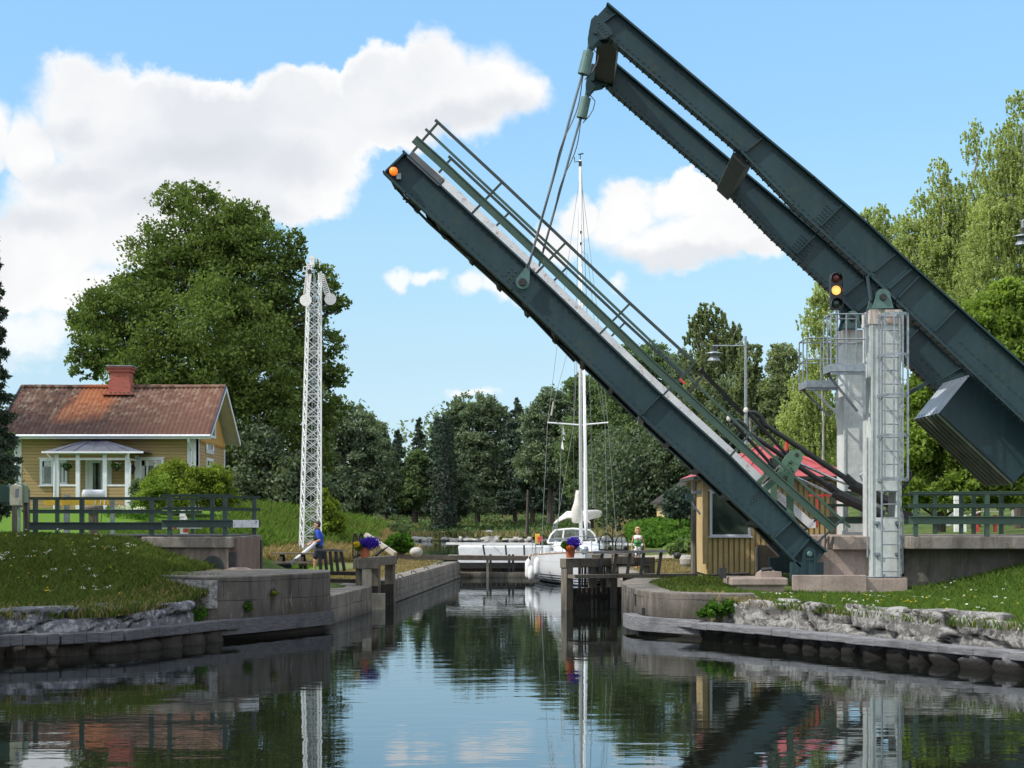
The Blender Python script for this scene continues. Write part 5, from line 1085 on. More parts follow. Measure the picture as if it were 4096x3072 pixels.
# wall lantern
t=thing('wall_lantern','black wall lantern hanging beside the porch','lantern',P(530,1890,75.8)); p=P(530,1870,75.7)
m=MB(); m.lathe([(.03,-.32),(.12,-.18),(.16,0),(.02,.12)],p,8); m.tube([(p.x,p.y,p.z+.1),(p.x,HYf,p.z+.15)],.02,5); m.build('body',M['iron'],t)
def leaves(name,centers,size,mat,parent=None,up=.5,jit=.4,tint=None,rng=NR,aspect=.55,droop=0.0):
    """a mesh of small leaf quads at the given centers"""
    c=np.asarray(centers,float); n=len(c); d=rng.normal(size=(n,3)); d[:,2]+=-droop; d/=np.linalg.norm(d,axis=1,keepdims=True)+1e-9
    nn_=rng.normal(size=(n,3)); nn_[:,2]+=up; s_=np.cross(d,nn_); s_/=np.linalg.norm(s_,axis=1,keepdims=True)+1e-9
    sz=size*(1+jit*(rng.random(n)*2-1))
    sz=sz[:,None]
    v=np.stack([c-d*sz*.5,c+s_*sz*aspect*.5,c+d*sz*.5,c-s_*sz*aspect*.5],1).reshape(-1,3)
    q=np.arange(n*4).reshape(n,4)
    ti=rng.random(n) if tint is None else np.clip(tint+rng.normal(size=n)*.18,0,1)
    return npmesh(name,v,q,mat,{'tint':np.repeat(ti,4)},parent)
def ballpts(c,r,n,rng=NR,shell=.5):
    d=rng.normal(size=(n,3)); d/=np.linalg.norm(d,axis=1,keepdims=True); rr_=(shell+(1-shell)*rng.random(n)**.5)
    return np.asarray(c)+d*rr_[:,None]*np.asarray(r)
for px,lb in((268,'left hanging basket of pale flowers in the porch'),(467,'right hanging basket of pale flowers in the porch')):
    c=P(px,1868,74.4); t=thing('hanging_basket',lb,'flower basket',c,'hanging baskets in the porch')
    m=MB(); m.lathe([(.05,-.2),(.15,-.12),(.2,0)],c,10); m.tube([(c.x,c.y,c.z),(c.x,c.y,pt-.1)],.01,4); m.build('basket',M['iron'],t)
    leaves('foliage',ballpts((c.x,c.y,c.z+.05),(.28,.2,.16),160),.12,M['bushgreen'],t); leaves('flowers',ballpts((c.x,c.y,c.z+.1),(.26,.2,.18),50),.09,M['petal_white'],t)
# small objects on the left lawn
def mailbox(px,w,py0,py1,D,mat,lb,lid=True):
    p=P(px,py1,D); ww=w/F*D; h=(py1-py0)/F*D
    t=thing('mailbox',lb,'mailbox',(p.x,p.y,1.95),'mailboxes on wooden posts')
    m=MB(); m.prism([(p.x-ww/2,p.z),(p.x+ww/2,p.z),(p.x+ww/2,p.z+h*.93),(p.x+ww*.3,p.z+h),(p.x-ww*.35,p.z+h*.98),(p.x-ww/2,p.z+h*.9)],p.y,p.y+.35); m.build('box',mat,t,bevel=.015)
    return t,p
mcream=mottled('cream_plastic',(.5,.47,.34),(.56,.53,.4),3,.4); mgreen=mottled('sage_green_plastic',(.16,.22,.13),(.2,.27,.16),3,.4); mdgreen=mottled('dark_green_plastic',(.02,.06,.05),(.03,.08,.06),3,.4)
for px,w_,y0_,y1_,D,mt,lb,pp in((8,56,1941,2012,37.2,mdgreen,'dark green mailbox at the left picture edge',(40,.11)),(56,36,1938,2022,36.6,mcream,'cream mailbox between two green mailboxes',(60,.05)),(85,28,1936,2012,37.6,mgreen,'sage green mailbox right of the cream one',(88,.14))):
    t,p=mailbox(px,w_,y0_,y1_,D,mt,lb); q_=P(pp[0],0,D); m=MB(); m.box(q_.x-pp[1]/2,q_.x+pp[1]/2,q_.y+.36,q_.y+.36+pp[1],1.7,p.z+.35); m.build('post',M['gatewood'] if pp[1]>.06 else M['galv'],t)
    if px==56:
        m=MB(); a=P(68,1955,D); m.box(a.x-.03,a.x+.05,a.y-.03,a.y-.002,a.z-.2,a.z); m.build('latch',M['galv'],t)
m=MB(); a=P(104,1965,37.9); m.tube([(a.x-.0,a.y,1.9),(a.x,a.y,a.z),(a.x+.06,a.y,a.z+.06)],.025,6); o=m.build('iron_stake',M['iron']); tag(o,'thin bent iron stake beside the mailboxes','stake')
t=thing('barrier_boom','yellow lowered barrier boom on the lawn behind the left railing','barrier boom',P(310,2060,48))
m=MB(); a=P(178,2009,48);b=P(437,2009,48); m.beam(a,b,.12,.19); m.build('boom',M['yellow_paint'],t,bevel=.01)
m=MB(); 
for px in(385,406,423): q_=P(px,2009,48); m.beam((q_.x-.03,q_.y-.065,q_.z-.08),(q_.x+.0,q_.y-.065,q_.z+.08),.02,.03)
m.build('markings',M['white'],t)
m=MB(); a=P(448,2040,48); m.box(a.x-.06,a.x+.07,a.y,a.y+.1,2.0,P(0,1998,48).z); m.build('support',M['galv'],t)
t=thing('capstan_post','wooden capstan post topped by a white rounded drum','capstan',P(374,2090,49)); zc=rz(1990,49)
m=MB(); x_=X(374,49); y_=49*K; m.tube([(x_,y_,1.9),(x_,y_,rz(2046,49))],.16,10); m.lathe([(.30,rz(2046,49)),(.33,rz(2030,49)),(.30,rz(2022,49))],(x_,y_,0),14); m.build('stump',M['gatewood'],t)
m=MB(); m.tube([(x_-.36,y_,rz(1978,49)),(x_-.33,y_,rz(1978,49)),(x_+.33,y_,rz(1978,49)),(x_+.36,y_,rz(1978,49))],[.10,.16,.16,.10],14); m.build('drum',M['trim'],t,smooth=True)
m=MB(); m.tube([(x_+.2,y_,rz(2030,49)),(x_+.27,y_,rz(2060,49)),(x_+.24,y_,rz(2094,49))],.012,5); m.build('chain',M['iron'],t)
m=MB(); a=P(265,1985,48.5); m.box(a.x-.08,a.x+.08,a.y,a.y+.15,2.05,a.z+.04); o=m.build('junction_box',M['galv']); tag(o,'small grey junction box near the house porch','junction box')
t=thing('white_bollard','slim white wooden bollard with a round knob on the lawn','bollard',P(729,2130,47)); a=P(729,2130,47); m=MB(); m.box(a.x-.075,a.x+.075,a.y,a.y+.15,1.9,rz(2052,47)); m.box(a.x-.10,a.x+.10,a.y-.02,a.y+.17,rz(2066,47),rz(2062,47)); m.build('post',M['white'],t)
m=MB(); m.ball((a.x,a.y+.07,rz(2044,47)),(.07,.07,.09),10,8); m.lathe([(.05,rz(2052,47)),(.035,rz(2046,47))],(a.x,a.y+.07,0),8); m.build('knob',M['white'],t)
t=thing('lifebuoy_post','small white and red painted post right of the white bollard','marker post',P(743,2130,46.5)); a=P(743,2130,46.5); m=MB(); m.lathe([(.07,1.9),(.08,rz(2110,46.5)),(.06,rz(2080,46.5)),(.03,rz(2066,46.5))],(a.x,a.y,0),10); m.build('post',M['white'],t)
m=MB(); m.lathe([(.085,rz(2130,46.5)),(.088,rz(2112,46.5))],(a.x,a.y,0),10); m.build('band',M['red'],t)
# ------------------------------------------------------------ lattice semaphore mast
TD=60.0; tb=.72; ttz=rz(1108,TD); cxb=X(1240,TD); cxt=X(1257,TD); ty=TD*K
SM=thing('semaphore_mast','tall white lattice mast with two round-ended semaphore arms','semaphore mast',(cxb,ty,tb))
def tw(z): 
    f=(z-tb)/(ttz-tb); return cxb+(cxt-cxb)*f,(.43+(.27-.43)*f)
legs=[(-1,-1),(1,-1),(1,1),(-1,1)]
def corner(k,z,dn=1): 
    c,w_=tw(z); a=rad(18); x,y=legs[k][0]*w_,legs[k][1]*w_; return Vector((c+(x*math.cos(a)-y*math.sin(a))*.86,ty+(x*math.sin(a)+y*math.cos(a))*.86,z))
m=MB()
for k in range(4): m.beam(corner(k,tb),corner(k,ttz+.2),.06,.06)
split(m,'leg',M['white_rust'],SM)
m=MB(); z=tb+.1; n=0
while z<ttz-.3:
    h=.52-.14*(z-tb)/(ttz-tb)
    for k in range(4):
        a,b=corner(k,z),corner((k+1)%4,z+h); c_,d_=corner((k+1)%4,z),corner(k,z+h)
        m.beam(a,b,.028,.028); m.beam(c_,d_,.028,.028)
        if n%2==0: m.beam(corner(k,z),corner((k+1)%4,z),.028,.028)
    z+=h; n+=1
m.build('lattice',M['white_rust'],SM)
m=MB(); m.tube([(cxb+.0,ty,tb),(cxt,ty,ttz+.3)],.025,6); m.tube([(cxb+.18,ty-.1,tb),(cxt+.05,ty-.1,ttz)],.02,5); m.build('centre_rod',M['galv'],SM)
m=MB(); m.box(cxb-.7,cxb+.7,ty-.6,ty+.6,tb-.15,tb+.02); m.build('base_pad',M['slab'],SM)
def T(px,py,dy=-.3): v_=P(px,py,TD); v_.y=ty+dy; return v_
def arm(top,bot,w0,w1,disc,rr_,slats,label,dy):
    a=T(*top,dy);b=T(*bot,dy); d_=(b-a).normalized(); s_=Vector((-d_.z,0,d_.x)); m=MB()
    m.beam(a-s_*w0/2,b-s_*w1/2,.03,.035,up=(0,1,0)); m.beam(a+s_*w0/2,b+s_*w1/2,.03,.035,up=(0,1,0))
    for k in range(slats):
        f=(k+.5)/slats; c=a.lerp(b,f); w_=w0+(w1-w0)*f; m.beam(c-s_*w_/2,c+s_*w_/2,.02,.045,up=d_)
    o=m.build('semaphore_arm',M['tower_red'],SM); o['label']=label
    c=T(*disc,dy); m=MB(); m.lathe([(rr_,-.015),(rr_,.015)],c,28,'y'); m.build('disc',M['tower_red'],o)
arm((1244,1060),(1231,1183),.19,.22,(1228,1206),.235,15,'left semaphore arm with flaking red paint',-.45)
arm((1285,1098),(1312,1178),.20,.20,(1322,1197),.235,11,'right semaphore arm seen from behind, white disc',-.05)
m=MB()
for px0,py0,px1,py1 in((1242,1030,1262,1068),): a=T(1252,1050,-.42); m.box(a.x-.10,a.x+.10,a.y,a.y+.1,a.z-.22,a.z+.15)
m.prism([(T(1242,1034).x,T(1242,1034).z),(T(1261,1036).x,T(1261,1036).z),(T(1258,1022).x,T(1258,1022).z)],ty-.4,ty-.2); m.build('head_box',M['white'],SM)
m=MB(); a=T(1222,1080,-.35); 
for p0,p1 in(((1218,1071),(1237,1073)),((1237,1073),(1235,1093)),((1235,1093),(1216,1090)),((1216,1090),(1218,1071))): m.beam(T(*p0,-.35),T(*p1,-.35),.03,.03)
m.tube([T(1227,1052,-.3),T(1235,1066,-.3)],.02,5); m.tube([T(1262,1036,-.2),T(1280,1040,-.2),T(1281,1075,-.2)],.02,5); m.build('side_frame',M['white'],SM)
m=MB(); a=T(1244,1094,-.47); m.box(a.x-.08,a.x+.08,a.y-.01,a.y+.01,a.z-.07,a.z+.07); m.build('dark_panel',M['iron'],SM)
# ------------------------------------------------------------ bridge keeper's cabin
CB=thing('keeper_cabin','yellow wooden keeper cabin with red hipped roof behind the raised leaf','cabin',(7.5,54,.85))
cxa=5.67; cy0=43.5*K; cy1=46.4*K; cxb_=9.6; cz0=.95; cz1=rz(1912,43.5)
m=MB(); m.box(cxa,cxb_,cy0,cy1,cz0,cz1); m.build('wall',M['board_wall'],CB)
m=MB()
k=cxa+.02
wx0,wx1,wz0,wz1=X(2838,43.5),X(3002,43.5),rz(2145,43.5),rz(1965,43.5)
while k<cxb_:
    if wx0-.04<k<wx1: m.box(k,k+.10,cy0-.028,cy0+.01,cz0,wz0-.05); m.box(k,k+.10,cy0-.028,cy0+.01,wz1+.06,cz1)
    else: m.box(k,k+.10,cy0-.028,cy0+.01,cz0,cz1)
    k+=.155
k=cy0+.1
while k<cy1: m.box(cxa-.028,cxa+.01,k,k+.13,cz0,cz1); k+=.19
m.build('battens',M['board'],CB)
m=MB(); e0,e1=cxa-.45,cxb_+.45; f0,f1=cy0-.5,cy1+.5; ez=rz(1905,43.1); rzz=ez+.95; xm=(e0+e1)/2; ym=(f0+f1)/2
m.add([(e0,f0,ez),(e1,f0,ez),(e1,f1,ez),(e0,f1,ez),(xm-.3,ym,rzz),(xm+.3,ym,rzz)],[(0,1,5,4),(1,2,5),(2,3,4,5),(3,0,4)])
for f in(.1,.3,.5,.7,.9): m.beam((e0+(e1-e0)*f,f0,ez+.01),(xm-.3+.6*f,ym,rzz+.01),.03,.04)
rf=m.build('roof',M['redroof'],CB); m=MB(); m.box(e0+.01,e1-.01,f0+.01,f1-.01,ez-.09,ez-.005); m.build('eaves',M['dark_rail'],rf)
m=MB(); a=P(3148,1780,44.6); m.tube([(a.x,a.y,rzz-.1),(a.x,a.y,rzz+.15)],.06,8); m.beam((a.x-.02,a.y,rzz+.1),(a.x-.02,a.y,rzz+.28),.03,.08); m.build('roof_vent',M['red'],rf)
w_=window(CB,2838,3002,1965,2145,43.5,0,False,cy0,.075)
m=MB(); m.box(cxa-.14,cxa-.0,cy0-.05,cy0+.10,cz0+.3,cz1); m.build('corner_post',M['board'],CB)
m=MB(); m.box(cxa+.05,cxb_,cy0+.1,cy1-.1,.4,cz0-.001); m.build('plinth',M['iron'],CB)
m=MB(); m.box(XZ(3030,0,42.4)[0],XZ(3125,0,42.4)[0],42.4*K,42.4*K+.1,1.05,rz(2180,42.4)); m.build('door_panel',mottled('brown_panel',(.13,.10,.08),(.2,.16,.12),2,.8),CB)
m=MB(); m.box(XZ(3022,0,42.3)[0],XZ(3030,0,42.3)[0],42.3*K,42.3*K+.1,1.05,rz(2190,42.3)); m.box(XZ(3122,0,42.3)[0],XZ(3130,0,42.3)[0],42.3*K,42.3*K+.1,1.05,rz(2190,42.3)); split(m,'door_jamb',M['palewood'],CB)
# log pole with old lamp
t=thing('log_pole','dark log pole with a teal box and lamp beside the yellow cabin','pole',P(2776,2320,43.3)); a=P(2776,2322,43.3); m=MB(); m.tube([(a.x,a.y,.6),(a.x-.01,a.y,2),(a.x,a.y,rz(1925,43.3))],[.09,.085,.08],9); m.build('pole',M['gatewood'],t)
m=MB(); b=P(2752,1988,43.0); m.box(b.x-.06,b.x+.14,b.y-.1,b.y+.1,b.z-.10,b.z+.10); m.build('box',M['teal'],t)
m=MB(); m.tube([P(2762,1998,43),P(2780,2030,42.9),P(2800,2056,42.8)],.03,6); m.tube([P(2768,1995,43),P(2775,2040,43)],.02,5); m.build('strut',M['galv'],t)
m=MB(); m.tube([P(2770,1980,43),P(2786,1968,42.8)],.02,5); m.prism([XZ(*p,42.8) for p in((2774,1974),(2785,1962),(2803,1960),(2804,1970),(2796,1976))],42.7*K,42.7*K+.15); m.build('lamp',M['galv'],t)
# far yellow gabled shed
t=thing('yellow_shed','small yellow gabled shed half hidden by trees left of the cabin','shed',P(2780,2060,88)); 
a=P(2660,2000,88); pts=[XZ(*p,88) for p in((2660,1998),(2790,1905),(2920,1998),(2920,2080),(2660,2080))]; m=MB(); m.prism(pts,88*K,88*K+6); m.build('wall',M['board'],t)
m=MB(); 
for s_,e_ in(((2640,2008),(2790,1900)),((2790,1900),(2940,2008))): 
    p0=P(*s_,87.5);p1=P(*e_,87.5); p0.y=p1.y=87.2*K; 
    m.add([p0,p1,p1+Vector((0,8,0)),p0+Vector((0,8,0))]+[v-Vector((0,0,.12)) for v in(p0,p1,p1+Vector((0,8,0)),p0+Vector((0,8,0)))],[(0,1,2,3),(7,6,5,4),(0,4,5,1),(1,5,6,2),(2,6,7,3),(3,7,4,0)])
m.build('roof',M['timberdark'],t)
# far cottage in the wood
t=thing('dark_cottage','tiny dark cottage with a red chimney at the far wood edge','cottage',P(1632,2050,172)); D=172; m=MB(); m.prism([XZ(*p,D) for p in((1600,2022),(1634,1996),(1662,2018),(1662,2060),(1600,2060))],D*K,D*K+6); m.build('wall',mottled('dark_brown_wall',(.03,.025,.02),(.06,.05,.04),2,.9),t)
m=MB(); p0,p1,p2=P(1588,2030,D),P(1634,1992,D),P(1666,2020,D); m.beam(p0,p1,8,.2); m.beam(p1,p2,8,.2); m.build('roof',M['boulder'],t)
m=MB(); a=P(1634,1992,D); m.box(a.x-.35,a.x+.35,a.y+1,a.y+2,a.z-.3,a.z+.6); m.build('chimney',M['brick'],t)
m=MB(); a=P(1640,2025,D); m.box(a.x-.2,a.x+.2,a.y-.1,a.y-.02,a.z-.4,a.z+.3); m.build('window',M['white'],t)
# white car roof at the left edge behind the spruce, lamp posts
t=thing('street_lamp','tall grey lamp post with a bell shaped lamp behind the leaf','street lamp',P(2985,2100,62)); D=62
m=MB(); a=P(2988,2150,D); m.tube([(a.x,a.y,1.5),(a.x-.05,a.y,rz(1700,D)),(a.x-.06,a.y,rz(1345,D))],[.09,.07,.05],10); m.build('pole',M['galv'],t)
m=MB(); m.tube([(a.x-.06,a.y,rz(1383,D)),(X(2850,D),a.y,rz(1383,D))],.035,6); m.tube([(a.x-.06,a.y,rz(1352,D)),(a.x-.5,a.y,rz(1383,D))],.02,5); m.build('arm',M['galv'],t)
def lampshade(px,py,D,t,s=1.0):
    a=P(px,py,D); m=MB(); m.lathe([(.06*s,.42*s),(.07*s,.22*s),(.08*s,.18*s)],a,10); m.build('holder',M['iron'],t)
    m=MB(); m.lathe([(.05*s,.20*s),(.34*s,.12*s),(.35*s,.10*s),(.10*s,.09*s),(.14*s,.0),(.25*s,-.16*s),(.26*s,-.20*s)],a,20); m.build('shade',M['galv'],t,smooth=False)
lampshade(2856,1424,D,t)
t=thing('street_lamp','bell shaped lamp cut off by the right picture edge','street lamp',P(4120,2000,40)); a=P(4130,2000,40)
lampshade(4090,958,40,t,.75)
m=MB(); m.tube([(a.x+.3,a.y,1.9),(a.x+.3,a.y,rz(900,40)+.4),(P(4090,0,40).x,a.y,rz(900,40)+.1),(P(4090,0,40).x,a.y,rz(930,40))],.04,8); m.build('pole',M['galv'],t)
t=thing('picnic_table','grey wooden picnic table with bench on the grass by the mast','picnic table',P(1165,2280,50)); D=50; zb_=.7
x0_,x1_=X(1088,D),X(1250,D); y_=D*K; m=MB()
for k in range(4): m.box(x0_,x1_,y_+k*.17,y_+k*.17+.15,rz(2212,D)-.05,rz(2212,D))
m.build('tabletop',M['benchwood'],t); m=MB(); m.box(x0_-.05,x1_-.1,y_-.55,y_-.3,rz(2246,D)-.05,rz(2246,D)); m.box(x0_-.05,x1_-.1,y_+1.0,y_+1.25,rz(2246,D)-.05,rz(2246,D)); split(m,'bench_plank',M['benchwood'],t)
for xx in(x0_+.25,x1_-.4):
    m=MB(); m.box(xx,xx+.1,y_-.5,y_+1.2,rz(2250,D)-.12,rz(2250,D)-.04); m.beam((xx+.05,y_-.45,zb_),(xx+.05,y_+.15,rz(2214,D)-.05),.1,.1); m.beam((xx+.05,y_+1.15,zb_),(xx+.05,y_+.5,rz(2214,D)-.05),.1,.1); m.build('leg',M['timberdark'],t)
# ------------------------------------------------------------ lower lock gates
def gate_leaf(name,label,a,b,z_top,z_rail,posts,plank_z):
    pass
# right leaf, standing half open across the canal
ga=Vector((1.45,42.3*K,0)); gb=Vector((4.1,43.9*K,0))
G=thing('lock_gate','right lower lock gate leaf with tarred planks and thick end post','lock gate',ga,'lower lock gates')
ztop=rz(2238,42.4); gd=(gb-ga).normalized(); 
def gp(s,z,off=0): v_=ga+gd*s; n=Vector((gd.y,-gd.x,0)); v_=v_+n*off; v_.z=z; return v_
GL=(gb-ga).length
m=MB(); 
for s_,w_ in((.13,.26),(1.05,.12),(1.75,.24),(GL-.12,.26)): m.beam(gp(s_,-.8),gp(s_,ztop-.20),w_,.24,up=gd)
split(m,'post',M['gatewood'],G,bevel=.01)
m=MB(); m.beam(gp(-.02,ztop-.1),gp(GL,ztop-.1),.28,.26); m.beam(gp(.2,ztop-.48),gp(GL,ztop-.48),.16,.10); m.build('top_beam',M['gatewood'],G,bevel=.01)
m=MB(); 
for k in range(16): s_=.28+k*.175; m.beam(gp(s_+.08,-.9,.02),gp(s_+.08,rz(2352,42.6)),.17,.06,up=gd)
m.beam(gp(.26,.33),gp(GL,.33),.12,.14); m.build('planks',M['timberdark'],G)
m=MB()
for s_ in(.55,.66,1.35): m.tube([gp(s_,.62,.16),gp(s_,ztop-.2,.16)],.03,6)
for s_,w_ in((.5,.1),(1.3,.1)): m.beam(gp(s_,.6,.1),gp(s_,ztop-.1,.1),.08,.06)
m.tube([gp(.3,ztop-.52,.18),gp(2.0,ztop-.50,.18)],.02,5); split(m,'paddle_rod',M['iron'],G)
# left leaf, folded open along its recess
ha=Vector((-4.28,42.2*K,0)); hb=Vector((-3.62,45.0*K,0))
GLt=thing('lock_gate','left lower lock gate leaf folded back into its wall recess','lock gate',ha,'lower lock gates')
hd=(hb-ha).normalized(); HL=(hb-ha).length
def hp_(s,z,off=0): v_=ha+hd*s; n=Vector((hd.y,-hd.x,0)); v_=v_+n*off; v_.z=z; return v_
zt2=rz(2235,42.6)
m=MB()
for s_ in(.14,1.6,HL-.14): m.beam(hp_(s_,-.8),hp_(s_,zt2-.2),.26,.26,up=hd)
m.beam(hp_(-.0,.02+.35,.0),hp_(HL,.37),.12,.3)
split(m,'post',M['gatewood'],GLt,bevel=.01)
m=MB(); m.beam(hp_(-.06,zt2-.10,.0),hp_(HL+.05,zt2-.10),.34,.26); m.box(-4.45,-3.72,42.0*K,42.0*K+.25,zt2-.26,zt2+.002); m.build('top_beam',M['gatewood'],GLt,bevel=.01)
m=MB(); m.box(-4.2,-3.95,42.05*K,42.05*K+.2,.68,zt2-.26); m.build('end_post',M['palewood'],GLt)
m=MB()
for k in range(18): s_=.2+k*.175; m.beam(hp_(s_,-.9,.05),hp_(s_,.62,.05),.165,.06,up=hd)
m.build('planks',M['timberdark'],GLt)
m=MB(); m.box(-4.05,-3.6,42.3*K,42.6*K,.0,.45); m.build('bumper',M['palewood'],GLt)
# walkways, hand rails and winding hoops
t=thing('gate_walkway','plank walkway and balance beam running from the right gate to the bank','walkway',P(2640,2310,44)); 
m=MB(); m.beam(P(2285,2306,42.0),P(2775,2300,43.4),.45,.10); m.beam(P(2500,2316,42.6),P(2770,2312,43.3),.30,.12); m.build('planks',M['gatewood'],t)
t=thing('gate_walkway','short plank walkway behind the left lower gate','walkway',P(1360,2290,44)); m=MB(); m.beam(P(1300,2292,42.9),P(1428,2294,42.9),.5,.10); m.beam(P(1300,2322,42.6),P(1428,2325,42.6),.4,.10); m.build('planks',M['timberdark'],t)
def handrail(label,p0,p1,legs,D,lh,lean,mat='white',thick=.05,z1py=None):
    t=thing('handrail',label,'handrail',P(*p0,D),'sloping handrails of the lock gates')
    m=MB(); m.beam(P(*p0,D),P(*p1,D),.16,thick); m.build('rail',M[mat],t)
    for (a,b) in legs:
        m=MB(); m.beam(P(*a,D),P(*b,D),.07,.09,up=(1,0,0)); m.build('leg',M['iron'],t)
handrail('pale flat handrail on leaning black posts above the right gate',(2372,2210),(2668,2204),[((2410,2214),(2396,2302)),((2466,2214),(2452,2302)),((2521,2213),(2508,2302)),((2575,2212),(2563,2300)),((2645,2208),(2632,2298))],42.6,0,0,'timber',.07)
m=MB(); m.beam(P(2385,2262,42.8),P(2645,2246,43.0),.02,.03); o=m.build('tie_wire',M['iron']); tag(o,'thin dark tie bar strung between the black handrail posts','tie bar')
handrail('white topped handrail on leaning black posts by the left gate',(1258,2199),(1372,2202),[((1278,2205),(1284,2290)),((1299,2205),(1307,2290)),((1320,2206),(1329,2288)),((1343,2206),(1352,2286)),((1364,2205),(1378,2284))],43.4,0,0,'timber',.06)
def hoop(label,px,py0,py1,w,D,tilt=0):
    c=P(px,py1,D); z1=rz(py0,D); t=thing('winding_hoop',label,'winding hoop',c,'black iron hoops of the sluice winches'); W2=w/F*D/2
    pts=[(c.x-W2,c.y,c.z)]+[(c.x-W2*math.cos(rad(a)),c.y,c.z+(z1-c.z)*(.35+.65*math.sin(rad(a)))) for a in range(0,181,15)]+[(c.x+W2,c.y,c.z)]
    m=MB(); m.tube(pts,.022,6); m.tube([(c.x,c.y,c.z),(c.x,c.y,z1)],.012,5); m.build('hoop',M['iron'],t)
    m=MB(); m.tube([(c.x-W2*.9,c.y,c.z+.02),(c.x+W2*.9,c.y,c.z+.02)],.03,6); m.ball((c.x+.1,c.y,c.z+.08),.06,7,5); m.build('gear',M['iron'],t)
hoop('left winding hoop above the right lower gate',2424,2134,2202,54,43.0); hoop('right winding hoop above the right lower gate',2487,2138,2202,50,43.2)
hoop('taller winding hoop behind the left flower pot',1421,2134,2230,18,43.4); hoop('second winding hoop behind the left flower pot',1445,2134,2220,18,43.9)
m=MB(); m.tube([P(2451,2200,43),P(2451,2102,43)],.02,5); o=m.build('iron_rod',M['iron']); tag(o,'upright iron rod between the two right winding hoops','iron rod')
t=thing('gate_block','grey timber blocks and brackets on top of the right gate','gate fitting',P(2500,2240,43)); m=MB(); m.beam(P(2452,2240,42.9),P(2532,2240,43),.3,.22); m.beam(P(2385,2218,43),P(2385,2310,43),.22,.26,up=(1,0,0)); m.beam(P(2460,2218,43),P(2460,2300,43),.2,.2,up=(1,0,0)); m.build('blocks',M['gatewood'],t,bevel=.01)
# flower pots
def pot(px,py0,py1,w,D,label,purple,second,secmat,green):
    c=P(px,py1,D); t=thing('flower_pot',label,'flower pot',c,'terracotta pots on the gate posts'); r=w/F*D/2; h=(py1-py0)/F*D
    m=MB(); m.lathe([(r*.72,0),(r*.95,h*.78),(r*1.06,h*.79),(r*1.08,h),(r*.9,h)],c,20); m.build('pot',M['orange'],t)
    top=Vector((c.x,c.y,c.z+h)); n=1100
    pc=P(*purple[:2],D); a=ballpts((pc.x,pc.y-.05,pc.z),(purple[2]/F*D*1.15,.3,purple[3]/F*D*1.15),n,shell=.1)+NR.normal(size=(n,3))*.035; leaves('violet_flowers',a,.085,M['petal_purple'],t,aspect=.35)
    gc=P(*green[:2],D); a=ballpts((gc.x,gc.y,gc.z),(green[2]/F*D,.28,green[3]/F*D),420); leaves('foliage',a,.07,M['bushgreen'],t)
    s=P(*second[:2],D); a=ballpts((s.x,s.y-.28,s.z),(second[2]/F*D,.06,second[3]/F*D),60); leaves('bright_flowers',a,.09,M[secmat],t,up=0,aspect=.9)
pot(1459,2190,2230,42,42.3,'terracotta pot of violet and yellow flowers on the left gate post',(1478,2172,36,20),(1430,2176,11,8),'petal_yellow',(1440,2185,24,18))
pot(2281,2192,2231,42,42.3,'terracotta pot of violet and orange flowers on the right gate post',(2293,2172,22,16),(2280,2188,14,6),'petal_orange',(2262,2180,18,16))
m=MB(); a=P(1500,2222,43); 
for k in range(4): m.tube([a,a+Vector((.1+.1*k,0,.12+.05*k))],[.05,.01],5)
o=m.build('coiled_hose',M['black']); tag(o,'dark coil of hose behind the left flower pot','hose')
# ------------------------------------------------------------ upper gate
UD=65.6; uy=UD*K
U=thing('upper_lock_gate','closed upper lock gate with a long timber top beam and posts','lock gate',(1,uy,0))
m=MB(); m.beam(P(1588,2228,64.0),P(2140,2234,UD),.35,.20); m.beam(P(2140,2234,UD),P(2560,2222,UD),.35,.2); m.build('top_beam',M['benchwood'],U)
m=MB()
for k in range(32): x=-2.4+k*.215; m.box(x,x+.2,uy+.02,uy+.12,-.2,.62+.0*(k%2))
m.build('planks',M['timberdark'],U)
m=MB(); 
for px in(1950,): a=P(px,2240,UD-.5); m.box(a.x-.05,a.x+.05,a.y,a.y+.1,-.3,a.z); 
m.build('pale_post',M['palewood'],U)
m=MB()
for px in(1962,2037,2052,1745): a=P(px,2240,UD-.3); m.box(a.x-.05,a.x+.05,a.y,a.y+.1,.05,a.z+.25)
m.beam(P(1840,2262,UD),P(2150,2262,UD),.1,.25); split(m,'strut',M['iron'],U)
m=MB(); m.beam(P(1793,2222,UD+.1),P(2160,2225,UD+.1),.5,.06); m.build('footboard',M['palewood'],U)
t=thing('upper_gate_railing','white railing with black posts along the upper gate','railing',P(2000,2220,UD),)
m=MB(); m.beam(P(1784,2174,UD+.2),P(2140,2176,UD+.2),.14,.10); m.build('rail',M['white'],t)
for a,b in(((1828,2180),(1833,2224)),((1932,2180),(1940,2226)),((2022,2180),(2026,2226)),((2096,2180),(2098,2228))):
    m=MB(); m.beam(P(*a,UD+.2),P(*b,UD+.2),.06,.08,up=(1,0,0)); m.build('post',M['iron'],t)
t=thing('upper_gate_railing','white railing right of the yacht on the upper gate','railing',P(2480,2220,UD),); m=MB(); m.beam(P(2440,2176,UD+.2),P(2572,2178,UD+.2),.14,.10); m.build('rail',M['white'],t)
m=MB(); m.beam(P(2465,2180,UD+.2),P(2468,2225,UD+.2),.06,.08,up=(1,0,0)); m.beam(P(2555,2180,UD+.2),P(2558,2225,UD+.2),.06,.08,up=(1,0,0)); m.build('post',M['iron'],t)
m=MB(); m.beam(P(1463,2138,62.5),P(1580,2216,62.0),.22,.16); o=m.build('white_balance_beam',M['palewood']); tag(o,'long white balance beam sloping down the dry bank at left','balance beam')
